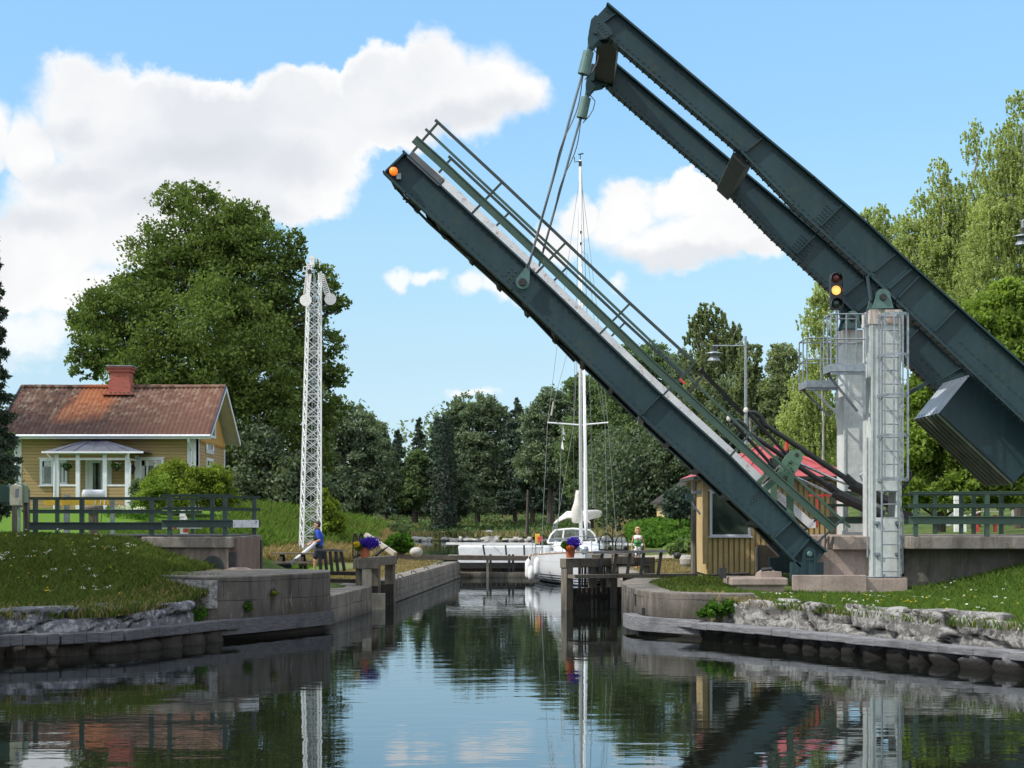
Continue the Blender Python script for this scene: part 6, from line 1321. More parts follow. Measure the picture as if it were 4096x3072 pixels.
m=MB(); m.beam(P(1598,2222,64),P(1640,2180,64.5),.15,.15); o=m.build('timber_prop',M['benchwood']); tag(o,'short timber prop at the left end of the upper gate beam','timber prop')
m=MB(); m.beam(P(2745,2198,60),P(2830,2168,60),.22,.2); o=m.build('white_balance_beam',M['palewood']); tag(o,'white balance beam end beside the hosta plants at right','balance beam')
m=MB(); m.beam(P(2560,2230,64),P(2740,2222,62),.3,.15); o=m.build('balance_beam',M['palewood']); tag(o,'low pale timber beam lying across the right lock side','balance beam')
m=MB(); m.ball(P(1665,2208,60),(.27,.27,.20),14,10); o=m.build('boulder',M['boulder'],smooth=True); tag(o,'round pale boulder at the left lock side','boulder')
t=thing('barrel_planter','weathered round stone tub beside the log pole','planter',P(2752,2265,47)); a=P(2756,2268,47); m=MB(); m.lathe([(.22,0),(.28,.1),(.3,.25),(.24,.36),(.18,.37)],a,16); m.build('tub',M['boulder'],t)
m=MB(); a=P(2710,2228,50); m.ball((a.x,a.y,a.z+.05),(.14,.10,.11),10,8); m.prism([(a.x-.12,a.z+.1),(a.x-.28,a.z+.2),(a.x-.05,a.z+.14)],a.y,a.y+.05); m.tube([(a.x+.05,a.y,a.z),(a.x+.05,a.y,a.z-.08)],.015,5); o=m.build('ladle_tool',M['iron']); tag(o,'small dark iron winch handle lying on the timber beam','winch handle')
for px,py,D in((1598,2293,47.5),(1652,2277,51),(1702,2265,55),(1755,2256,59.5)):
    a=P(px,py,D); a.z=.70; m=MB(); m.tube([a+Vector((-.05,0,0)),a+Vector((-.05,0,.07)),a+Vector((.02,0,.09)),a+Vector((.12,0,.02))],.018,5); o=m.build('mooring_hook',M['iron']); tag(o,'small iron mooring hook on the left lock wall coping','mooring hook','mooring hooks along the left lock wall')
# ------------------------------------------------------------ motorboat behind the gate
t=thing('motorboat','white motorboat moored behind the upper gate railing','motorboat',P(1990,2200,70)); D=69.0; y0=D*K
x0_,x1_=X(1832,D),X(2200,D); zt_=rz(2184,D); 
m=MB(); m.prismv([(x0_,y0),(x1_,y0),(x1_+.8,y0+1.0),(x1_,y0+2.0),(x0_,y0+2.0)],.30,zt_); m.build('hull',M['gelcoat'],t,bevel=.06)
m=MB(); m.box(x0_-.02,x1_-.3,y0-.03,y0+.0,.40,.50); m.build('rub_rail',M['navy'],t)
m=MB(); m.box(x0_+.1,x0_+1.2,y0+.1,y0+1.9,zt_,zt_+.12); m.build('deck',M['gelcoat'],t)
m=MB(); a=P(1955,2155,D); 
for k in range(6): m.prism([(a.x-.25+k*.08,a.z-.15),(a.x-.1+k*.08,a.z-.15),(a.x+.02+k*.10,a.z+.18-.03*abs(k-4)),(a.x-.1+k*.08,a.z+.15-.02*k)],a.y+k*.08,a.y+k*.08+.03)
m.build('folded_cover',M['canvas'],t,bevel=0)
m=MB(); m.tube([P(1957,2180,D),P(1957,2126,D)],.015,5); m.lathe([(.20,0),(.10,.05),(.01,.07)],P(1957,2126,D),12); m.tube([P(1925,2168,D),P(1990,2160,D)],.015,5); m.tube([P(1975,2185,D),P(2010,2215,D-.8)],.015,5); m.build('mast_fittings',M['galv'],t)
# ------------------------------------------------------------ the sailing yacht
YT=thing('sailing_yacht','white sailing yacht with furled sails lying bow-on in the lock','yacht',(2.72,72,0))
yb,ys=56.6*K,66.0*K-1.4; YL=ys-yb; cxY=2.74
def hb(t): return 2.0*math.sin(min(1,t*1.35+.02)*math.pi/2)**.75*(1-.22*max(0,(t-.6)/.4)**2)
def sheer(t): return 1.28-.28*min(1,t*1.6)+.03*t
secs=[]; NS=24; NP=9
for i in range(NS+1):
    t_=i/NS; y=yb+YL*t_; B=hb(t_); S=sheer(t_); row=[]
    rake=.35*(1-t_)**6
    for j in range(NP+1):
        s_=j/NP   # 0 deck edge, 1 keel
        z=S-(S+.35)*s_; wid=B*(1-.06*s_-.94*s_**6) if t_>0 else .015
        fl=1-(1-t_)**3*.35*s_
        row.append((wid*fl,y+rake*s_*2,z))
    secs.append(row)
m=MB(); 
for sg in(-1,1):
    o_=len(m.v)
    for row in secs:
        for x,y,z in row: m.v.append((cxY+sg*x,y,z))
    for i in range(NS):
        for j in range(NP): a=o_+i*(NP+1)+j; m.f.append((a,a+1,a+NP+2,a+NP+1) if sg>0 else (a,a+NP+1,a+NP+2,a+1))
e=secs[-1]; o_=len(m.v); m.v+=[(cxY-x,y,z) for x,y,z in e]+[(cxY+x,y,z) for x,y,z in e[::-1]]; m.f.append(tuple(range(o_,o_+2*NP+2)))
m.build('hull',M['hull'],YT,smooth=True)
m=MB(); o_=len(m.v)
for row in secs: x,y,z=row[0]; m.v+=[(cxY-x,y,z),(cxY,y,z+.06),(cxY+x,y,z)]
for i in range(NS): a=o_+i*3; m.f+=[(a,a+1,a+4,a+3),(a+1,a+2,a+5,a+4)]
m.build('deck',M['gelcoat'],YT)
m=MB()
for sg in(-1,1): m.tube([(cxY+sg*(r_[0][0]-.01),r_[0][1],r_[0][2]+.02) for r_ in secs],.03,5)
m.build('toe_rail',mottled('teak_rail',(.25,.16,.1),(.35,.24,.15),5,.6),YT)
def yz(t): return yb+YL*t
# coachroof
m=MB(); cr=[(.33,.45,.12),(.40,.85,.28),(.55,1.1,.42),(.72,1.2,.46)]; o_=len(m.v)
for t_,w_,h in cr: 
    y=yz(t_); z=sheer(t_)+.03; m.v+=[(cxY-w_,y,z),(cxY-w_*.85,y,z+h),(cxY,y,z+h+.08),(cxY+w_*.85,y,z+h),(cxY+w_,y,z)]
for i in range(3):
    a=o_+i*5
    for j in range(4): m.f.append((a+j,a+j+1,a+j+6,a+j+5))
m.f.append((o_,o_+1,o_+2,o_+3,o_+4)[::-1]); m.f.append((o_+15,o_+16,o_+17,o_+18,o_+19)); CR=m.build('coachroof',M['gelcoat'],YT)
m=MB()
for sg in(-1,1): m.beam((cxY+sg*.75,yz(.42)-.06,1.2),(cxY+sg*1.12,yz(.62),1.28),.03,.12)
m.lathe([(.25,0),(.25,.05),(.2,.06)],(cxY,yz(.25),1.25),12); m.build('hatch',M['glass'],CR)
m=MB()
for sg in(-1,1):
    for tt in(.50,.60,.70): y=yz(tt); m.beam((cxY+sg*1.14,y-.35,1.38),(cxY+sg*1.2,y+.35,1.40),.02,.12)
split(m,'portlight',M['glass'],CR)
# windscreen / sprayhood
wD=62.5; m=MB()
def wp(px,py,D=wD): return P(px,py,D)
fr=[(2190,2170),(2204,2138),(2222,2120),(2290,2114),(2360,2120),(2378,2138),(2388,2168)]
m.tube([wp(*p) for p in fr],.04,6); m.tube([wp(2250,2165),wp(2256,2117)],.035,6); m.tube([wp(2330,2165),wp(2326,2116)],.035,6); m.tube([wp(2190,2172),wp(2388,2170)],.05,6)
SH=m.build('sprayhood_frame',M['white'],YT)
m=MB(); m.add([wp(*p)+Vector((0,.03,0)) for p in fr],[tuple(range(7))]); 
def seeglass():
    t=NT('tinted_spray_window'); g=t.n('ShaderNodeBsdfGlossy'); g.inputs['Roughness'].default_value=.08; g.inputs['Color'].default_value=(.6,.65,.7,1); tr=t.n('ShaderNodeBsdfTransparent'); tr.inputs['Color'].default_value=(.55,.6,.62,1)
    mx=t.n('ShaderNodeMixShader'); mx.inputs[0].default_value=.35; t.l(tr.outputs[0],mx.inputs[1]); t.l(g.outputs[0],mx.inputs[2]); t.l(mx.outputs[0],t.out.inputs['Surface']); return t.m
M['spray']=seeglass(); m.build('pane',M['spray'],SH)
# bimini
m=MB(); bD=64.0; c0=[P(2214,2092,bD-.6),P(2268,2068,bD-.6),P(2330,2068,bD-.6),P(2362,2090,bD-.6)]; c1=[P(2232,2074,bD+1.2),P(2268,2044,bD+1.2),P(2322,2044,bD+1.2),P(2350,2074,bD+1.2)]
o_=len(m.v); m.v+=[tuple(v) for v in c0]+[tuple(v) for v in c1]; m.f+=[(0,1,5,4),(1,2,6,5),(2,3,7,6)]; 
m.v+=[(x,y,z-.05) for x,y,z in m.v[:8]]; m.f+=[(8,12,13,9),(9,13,14,10),(10,14,15,11),(0,8,9,1),(1,9,10,2),(2,10,11,3)]
BM=m.build('bimini',M['canvas'],YT)
m=MB()
for a,b in(((2216,2092),(2205,2165)),((2222,2092),(2216,2165)),((2360,2090),(2362,2165)),((2345,2088),(2340,2165))): m.tube([P(*a,bD),P(*b,bD)],.018,5)
m.build('bimini_frame',M['galv'],BM)
# mast, boom, sails
MD=60.6; mx_=X(2321,MD); my=MD*K; mzt=rz(640,MD)
m=MB(); m.tube([(mx_+.03,my,1.2),(mx_+.0,my,rz(1300,MD)),(mx_-.0,my,mzt)],[.075,.07,.05],12); MA=m.build('mast',M['mast'],YT,smooth=True)
m=MB(); m.tube([(mx_,my,mzt),(mx_,my,rz(618,MD))],.02,5); m.beam((mx_-.08,my,rz(618,MD)),(mx_+.13,my,rz(614,MD)),.02,.05); m.tube([(mx_,my,mzt-.05),(mx_-.22,my,rz(648,MD)),(mx_-.24,my,rz(628,MD))],.02,5); m.box(mx_-.06,mx_+.06,my-.06,my+.06,mzt-.25,mzt-.05)
for py in(930,975,1065,1120): m.box(mx_-.02,mx_+.07,my-.12,my-.08,rz(py,MD)-.05,rz(py,MD)+.05)
m.build('masthead_fittings',M['iron'],MA)
m=MB()
for py,pa,pb in((1700,2190,2433),(1222,2278,2378)): 
    z=rz(py,MD); m.tube([(X(pa,MD),my,z+.1),(mx_,my,z),(X(pb,MD),my,z+.1)],.035,6)
split(m,'spreader',M['mast'],MA)
m=MB(); m.tube([P(2345,2158,57.1),P(2343,2080,57.4),P(2341,1800,58.3),P(2336,1480,59.0)],[.03,.085,.065,.055],10); m.tube([P(2336,1480,59.0),P(2330,1200,59.8),P(2323,1040,60.4)],[.055,.04,.02],8); fs=m.build('furled_headsail',M['gelcoat'],YT,smooth=True)
m=MB(); bp=[P(2299,2085,60.3)]; 
prof=[(2092,.14),(2084,.21),(2060,.22),(2040,.22),(2018,.19),(2000,.14),(1980,.11),(1962,.08)]
m.tube([(X(2306 if k<4 else 2311,60.2),60.25*K,rz(py_,60.2)) for k,(py_,_) in enumerate(prof)],[r_*.9 for _,r_ in prof],12); SP=m.build('sail_cover',M['canvas'],YT,smooth=True)
m=MB(); m.tube([P(2315,2068,60.8),P(2345,2058,61.5),P(2385,2052,63.2),P(2402,2050,64.2)],[.16,.19,.14,.07],10); m.tube([P(2318,2082,60.8),P(2398,2064,64.3)],.06,8); m.build('boom',M['canvas'],YT,smooth=True)
m=MB()
def wire(mb,*pts,r=.009): mb.tube([P(*p) for p in pts],r,4,cap=False)
wire(m,(2165,2215,60.5),(2190,1695,60.6),(2250,1210,60.6),(2319,700,60.6))
wire(m,(2470,2215,60.5),(2432,1695,60.6),(2385,1210,60.6),(2323,700,60.6))
wire(m,(2430,2200,60.5),(2420,1690,60.6),(2325,1230,60.6)); wire(m,(2210,2200,60.5),(2295,1700,60.6),(2318,1240,60.6)); wire(m,(2190,1695,60.6),(2216,1606,60.5),(2316,1240,60.6))
wire(m,(2300,2180,64),(2293,1700,62),(2320,660,60.7)); wire(m,(2372,2030,64.5),(2365,1700,62.5),(2325,660,60.7),r=.012)
wire(m,(2235,2070,60.5),(2248,1700,60.6)); wire(m,(2382,2050,64),(2360,1720,62)); wire(m,(2180,2150,59),(2165,2215,60)); wire(m,(2345,2160,57),(2326,900,60.4))
wire(m,(2235,2070,60.5),(2225,2140,60.5),r=.012); wire(m,(2362,2000,61),(2390,2035,63)); wire(m,(2322,1000,60.7),(2350,1020,60.7),(2420,1690,60.6))
m.build('rigging',M['cable'],YT)
m=MB(); m.tube([P(2205,1662,60.5),P(2214,1608,60.5)],.04,6); m.build('baton',M['palewood'],YT)
m=MB()
for a,b,c in(((2250,1710),(2262,1738),(2250,1740)),((2252,1742),(2262,1762),(2251,1760)),((2250,1760),(2244,1792),(2256,1800)),((2252,1700),(2258,1722),(2250,1728))): m.add([P(*a,60.4),P(*b,60.45),P(*c,60.4)],[(0,1,2)])
m.build('signal_flag',M['white'],YT)
# pulpit, guard rails, stanchions
m=MB(); 
def dk(t,sg,up,inn=.06): return Vector((cxY+sg*(hb(t)-inn),yz(t),sheer(t)+up))
m.tube([dk(.14,-1,.55),dk(.05,-1,.6,.0),Vector((cxY,yb-.1,sheer(0)+.62)),dk(.05,1,.6,0),dk(.14,1,.55)],.022,6)
for sg in(-1,1):
    for t_ in(.03,.14,.26,.38,.5,.62,.74,.86,.97): m.tube([dk(t_,sg,0),dk(t_,sg,.6)],.015,5)
    for h in(.3,.58): m.tube([dk(t_/20,sg,h) for t_ in range(3,20)],.009,4)
m.tube([dk(.97,-1,.6),dk(.97,1,.6)],.02,5); m.build('guard_rails',M['galv'],YT)
m=MB(); m.box(cxY-.12,cxY+.12,yb-.12,yb+.4,1.25,1.33); m.tube([(cxY,yb-.18,1.2),(cxY,yb-.25,1.0)],.05,6); m.lathe([(.14,0),(.16,.1),(.1,.2)],(cxY+.02,yb+.35,1.3),10); m.ball((cxY-.25,yz(.06),1.42),(.12,.12,.12),8,6)
for dx in(-.5,-.9,.55,.95): m.lathe([(.09,0),(.06,.06),(.08,.12)],(cxY+dx,yz(.72),1.55),8)
split(m,'deck_fitting',M['galv'],YT)
m=MB(); m.tube([P(2185,2190,61),P(2235,2180,59.5),P(2330,2196,57)],.03,6); m.tube([P(2170,2192,61),P(2160,2222,61)],.03,5); m.tube([P(2178,2186,61),P(2178,2222,61)],.03,5); m.build('spinnaker_pole',M['mast'],YT)
t=thing('life_raft_pack','yellow and red safety pack on the stern rail of the yacht','safety pack',P(2156,2150,62)); a=P(2152,2160,62)
m=MB(); m.box(a.x-.12,a.x+.08,a.y,a.y+.2,a.z-.15,a.z+.25); m.build('yellow_case',M['yellow_paint'],t,bevel=.02); m=MB(); m.box(a.x-.02,a.x+.2,a.y-.06,a.y-.002,a.z-.08,a.z+.14); m.build('red_pouch',M['red'],t,bevel=.02)
for px,D,l,lb in((2113,60.2,(2235,2315),'leftmost white fender hanging from the yacht'),(2124,59.2,(2262,2322),'lowest white fender between the other two on the yacht'),(2148,59.0,(2230,2302),'white fender closest to the bow of the yacht')):
    a=P(px,l[0],D); z1=a.z; z0=rz(l[1],D); t=thing('fender',lb,'fender',(a.x,a.y-.1,z0),'white fenders hung along the hull'); r=.13
    m=MB(); m.lathe([(.03,z0),(r*.8,z0+.07),(r,z0+.18),(r,z1-.18),(r*.7,z1-.06),(.03,z1)],(a.x,a.y-.12,0),14); m.build('body',M['white'],t,smooth=True)
    m=MB(); m.tube([(a.x,a.y-.12,z1),(a.x+.08,a.y,1.25),(a.x+.1,a.y,1.6)],.012,4); m.build('rope',M['canvas'],t)
# ------------------------------------------------------------ people
def capsule(mb,a,b,ra,rb,n=10):
    a=Vector(a);b=Vector(b); d=(b-a).normalized(); mb.tube([a-d*ra*.7,a-d*ra*.35,a,b,b+d*rb*.35,b+d*rb*.7],[ra*.4,ra*.85,ra,rb,rb*.85,rb*.4],n)
def hand(mb,w,dirv,palmn,s,curl=.6):
    """palm, four fingers of unequal length and a thumb from the palm's side"""
    d=Vector(dirv).normalized(); n=Vector(palmn).normalized(); sd=d.cross(n).normalized(); w=Vector(w)
    for k in range(4): capsule(mb,w+sd*(.021*(k-1.5))*s,w+d*.075*s+sd*(.023*(k-1.5))*s,.014*s,.013*s,6)
    for k,L in enumerate((.065,.078,.072,.055)):
        b=w+d*.078*s+sd*.024*(k-1.5)*s; j=b+(d*math.cos(curl*.6)+n*math.sin(curl*.6))*L*.5*s; e=j+(d*math.cos(curl*1.6)+n*math.sin(curl*1.6))*L*.5*s
        capsule(mb,b,j,.0095*s,.009*s,6); capsule(mb,j,e,.009*s,.0075*s,6)
    b=w+d*.02*s-sd*.035*s; j=b+(d*.6-sd*.7+n*.2).normalized()*.035*s; capsule(mb,b,j,.013*s,.011*s,6); capsule(mb,j,j+(d*.9+n*.4).normalized()*.03*s,.011*s,.009*s,6)
def head(mb,c,f,s):
    """skull with jaw, nose, brow and ears; f is the facing direction"""
    c=Vector(c); f=Vector(f).normalized(); u=Vector((0,0,1)); r=f.cross(u).normalized()
    def e(off,rad_,n=12):
        sub=MB().ball((0,0,0),1,n,9); o=len(mb.v)
        for v in sub.v: mb.v.append(tuple(c+(r*(off[0]+v[0]*rad_[0])+f*(off[1]+v[1]*rad_[1])+u*(off[2]+v[2]*rad_[2]))*s))
        mb.f+=[tuple(i+o for i in g) for g in sub.f]
    e((0,-.005,.02),(.075,.095,.092)); e((0,.02,-.045),(.055,.068,.062)); e((0,.055,-.085),(.03,.03,.025)); e((0,.094,-.012),(.012,.018,.026),8); e((0,.082,.025),(.05,.012,.012),8); e((0,.085,-.055),(.022,.01,.008),8)
    for q in(-1,1): e((q*.078,-.005,-.01),(.012,.022,.032),8)
    return c,f,r,u
def eyes(parent,c,f,r,s):
    m=MB(); u=Vector((0,0,1))
    for q in(-1,1): p=Vector(c)+(r*.030*q+f*.088+u*.012)*s; m.ball(p,.010*s,7,5)
    m.build('eyes',M['iron'],parent)
def hairmesh(parent,c,f,r,s,mat,long_=0):
    m=MB(); u=Vector((0,0,1))
    for off,rad_ in(((0,-.022,.042),(.084,.092,.082)),((0,-.055,-.0),(.075,.055,.07)),((0,.045,.085),(.06,.045,.028)))+((((0,-.05,-.05),(.078,.06,.06)),((.06,-.02,-.02),(.03,.05,.06)),((-.06,-.02,-.02),(.03,.05,.06))) if long_ else ()):
        sub=MB().ball((0,0,0),1,12,9); o=len(m.v)
        for v in sub.v: k=1+.08*mnoise.noise(Vector(v)*4); m.v.append(tuple(Vector(c)+(r*(off[0]+v[0]*rad_[0]*k)+f*(off[1]+v[1]*rad_[1]*k)+u*(off[2]+v[2]*rad_[2]*k))*s))
        m.f+=[tuple(i+o for i in g) for g in sub.f]
    m.build('hair',mat,parent,remesh=.008*s,sub=2)
# man pushing the white pole: faces left (-x), right side towards us turned slightly
def man():
    g=.70; D=51.4; y=D*K; cx=X(1276,D)
    t=thing('person','man in blue shirt and dark shorts leaning on a white pole','person',(cx,y,g))
    V_=lambda x,dy,z: Vector((cx+x,y+dy,g+z))
    hip=(V_(.0,-.09,.92),V_(.0,.09,.92)); knee=(V_(-.12,-.12,.50),V_(.14,.12,.50)); ank=(V_(-.14,-.12,.09),V_(.26,.12,.11)); 
    pel=V_(0,0,.95); ch=V_(-.02,0,1.28); nk=V_(-.03,0,1.48); hd_=V_(-.06,0,1.64)
    sh=(V_(-.03,-.19,1.40),V_(-.03,.19,1.40)); el=(V_(.04,-.25,1.12),V_(-.08,.25,1.13)); wr=(V_(-.20,-.13,1.03),V_(-.30,.10,1.02))
    b=MB()
    for k in(0,1):
        capsule(b,hip[k],knee[k],.085,.06); capsule(b,knee[k],knee[k].lerp(ank[k],.3),.055,.058); capsule(b,knee[k].lerp(ank[k],.3),ank[k],.057,.036); 
        f=V_(-.32,-.12,.035) if k==0 else V_(.10,.12,.03); hl=ank[k]+Vector((.03,0,-.05)); capsule(b,hl,hl+Vector((-.17,0,-.015)),.04,.032,8)
        capsule(b,sh[k],el[k],.052,.042); capsule(b,el[k],el[k].lerp(wr[k],.35),.042,.042); capsule(b,el[k].lerp(wr[k],.35),wr[k],.041,.027)
        hand(b,wr[k]+(wr[k]-el[k]).normalized()*.02,(wr[k]-el[k]),(0,.2,-1),1.0,1.2)
    for a,c,ra,rb in((pel+Vector((0,-.06,0)),pel+Vector((0,.06,0)),.12,.12),(pel,ch,.125,.15),(ch+Vector((0,-.09,.02)),ch+Vector((0,.09,.02)),.12,.12),(sh[0],sh[1],.06,.06),(nk-Vector((0,0,.05)),nk+Vector((-.01,0,.07)),.06,.055)): capsule(b,a,c,ra,rb,14)
    c,f,r_,u=head(b,hd_,(-1,-.15,-.02),1.12)
    body=b.build('body',M['skin'],t,smooth=True,remesh=.011,sub=2); hairmesh(t,hd_,f,r_,1.12,M['hair_dark']); eyes(t,hd_,f,r_,1.12)
    s=MB(); capsule(s,pel+Vector((0,-.05,.0)),pel+Vector((0,.05,.0)),.14,.14,14); capsule(s,pel,ch,.145,.172,14); capsule(s,ch+Vector((0,-.09,.02)),ch+Vector((0,.09,.02)),.145,.145,14); capsule(s,sh[0],sh[1],.085,.085,12)
    for k in(0,1): capsule(s,sh[k],sh[k].lerp(el[k],.75),.075,.065)
    s.build('shirt',M['blue_shirt'],t,smooth=True,remesh=.014,sub=3)
    s=MB(); capsule(s,ch+Vector((-.03,-.1,-.08)),ch+Vector((-.03,.1,-.08)),.15,.15,12); capsule(s,ch+Vector((-.03,-.1,.08)),ch+Vector((-.03,.1,.08)),.13,.13,12); capsule(s,nk+Vector((0,-.07,-.02)),nk+Vector((0,.07,-.02)),.075,.075,12); capsule(s,nk+Vector((-.06,-.08,-.03)),ch+Vector((-.10,-.08,-.1)),.07,.07)
    s.build('vest',M['navy'],t,smooth=True,remesh=.014,sub=3)
    s=MB(); capsule(s,pel+Vector((0,-.06,-.05)),pel+Vector((0,.06,-.05)),.135,.135,14)
    for k in(0,1): capsule(s,hip[k],hip[k].lerp(knee[k],.92),.115,.095,12)
    s.build('shorts',M['navy'],t,smooth=True,remesh=.014,sub=3)
    s=MB()
    for k in(0,1): hl=ank[k]+Vector((.035,0,-.065)); capsule(s,hl,hl+Vector((-.2,0,-.01)),.048,.04,8)
    s.build('shoes',M['iron'],t,smooth=True,remesh=.012,sub=1)
    p0=P(1270,2166,D); p0.y=y-.14; p1=P(1150,2268,D-1.0); q=thing('push_pole','white tapered pole with a dark shod end held by the man','pole',p1)
    m=MB(); m.tube([p0,p1],[.045,.085],12); m.build('shaft',M['trim'],q,smooth=True)
    m=MB(); d=(p1-p0).normalized(); m.tube([p1-d*.12,p1+d*.05],[.10,.10],12); m.prism([(p1.x-.36,p1.z-.16),(p1.x+.05,p1.z-.12),(p1.x+.10,p1.z+.02),(p1.x-.1,p1.z+.05),(p1.x-.30,p1.z+.02)],p1.y-.06,p1.y+.1); m.build('shoe',M['navy'],q,bevel=.02)
man()
def boy():
    g=.70; D=56.3; y=D*K; cx=X(2667-0,D) if 0 else X(2551,D)
    t=thing('person','blond boy in white and green vest walking barefoot by the right gate','person',(cx,y,g)); s=.84
    V_=lambda x,dy,z: Vector((cx+x*s,y+dy*s,g+z*s))
    hip=(V_(-.09,0,.92),V_(.09,0,.92)); knee=(V_(-.085,-.10,.50),V_(.085,.02,.50)); ank=(V_(-.07,-.06,.09),V_(.075,.14,.10)); pel=V_(0,0,.95); ch=V_(0,-.01,1.28); nk=V_(0,0,1.48); hd_=V_(0,-.02,1.65)
    sh=(V_(-.18,0,1.40),V_(.18,0,1.40)); el=(V_(-.26,-.02,1.12),V_(.27,.03,1.12)); wr=(V_(-.27,-.10,.88),V_(.31,-.02,.88)); b=MB()
    for k in(0,1):
        capsule(b,hip[k],knee[k],.078*s,.056*s); capsule(b,knee[k],knee[k].lerp(ank[k],.3),.052*s,.054*s); capsule(b,knee[k].lerp(ank[k],.3),ank[k],.053*s,.034*s); hl=ank[k]+Vector((0,.03,-.045)); capsule(b,hl,hl+Vector((0,-.17*s,-.012)),.036,.03,8)
        for q in range(5): capsule(b,hl+Vector(((q-2)*.014,-.15*s,-.012)),hl+Vector(((q-2)*.016,-.19*s,-.018)),.012,.009,6)
        capsule(b,sh[k],el[k],.045*s,.037*s); capsule(b,el[k],el[k].lerp(wr[k],.35),.037*s,.037*s); capsule(b,el[k].lerp(wr[k],.35),wr[k],.036*s,.025*s); hand(b,wr[k],(wr[k]-el[k]),(0,-1,0),s,.5)
    for a,c,ra,rb in((pel+Vector((-.06*s,0,0)),pel+Vector((.06*s,0,0)),.11*s,.11*s),(pel,ch,.115*s,.13*s),(ch+Vector((-.08*s,0,.02)),ch+Vector((.08*s,0,.02)),.105*s,.105*s),(sh[0],sh[1],.052*s,.052*s),(nk-Vector((0,0,.05)),nk+Vector((0,0,.07)),.052*s,.05*s)): capsule(b,a,c,ra,rb,14)
    c,f,r_,u=head(b,hd_,(.05,-1,-.05),1.05); b.build('body',M['skin2'],t,smooth=True,remesh=.010,sub=2); hairmesh(t,hd_+Vector((0,0,.02)),f,r_,1.22,M['hair_blond'],1); eyes(t,hd_,f,r_,1.05)
    v_=MB(); capsule(v_,ch+Vector((-.08*s,0,.06)),ch+Vector((.08*s,0,.06)),.135*s,.135*s,14); capsule(v_,sh[0]+Vector((.04,0,0)),sh[1]-Vector((.04,0,0)),.07*s,.07*s,12); v_.build('white_vest',M['white'],t,smooth=True,remesh=.013,sub=2)
    v_=MB(); capsule(v_,pel+Vector((-.05*s,0,.1*s)),pel+Vector((.05*s,0,.1*s)),.135*s,.135*s,14); capsule(v_,pel+Vector((-.07*s,0,.2*s)),pel+Vector((.07*s,0,.2*s)),.145*s,.145*s,14); v_.build('green_vest_panel',M['green_cloth'],t,smooth=True,remesh=.013,sub=2)
    v_=MB(); v_.beam(V_(-.2,-.155,1.12),V_(.2,-.155,1.12),.02,.03); v_.beam(V_(0,-.17,1.0),V_(0,-.17,1.36),.02,.03); v_.build('straps',M['iron'],t)
    v_=MB(); capsule(v_,pel+Vector((-.06*s,0,-.04)),pel+Vector((.06*s,0,-.04)),.122*s,.122*s,12)
    for k in(0,1): capsule(v_,hip[k],hip[k].lerp(knee[k],.8),.105*s,.088*s,12)
    v_.build('shorts',mottled('patterned_swim_shorts',(.02,.03,.06),(.75,.75,.75),9,.8,thr=(.47,.53)),t,smooth=True,remesh=.013,sub=2)
boy()
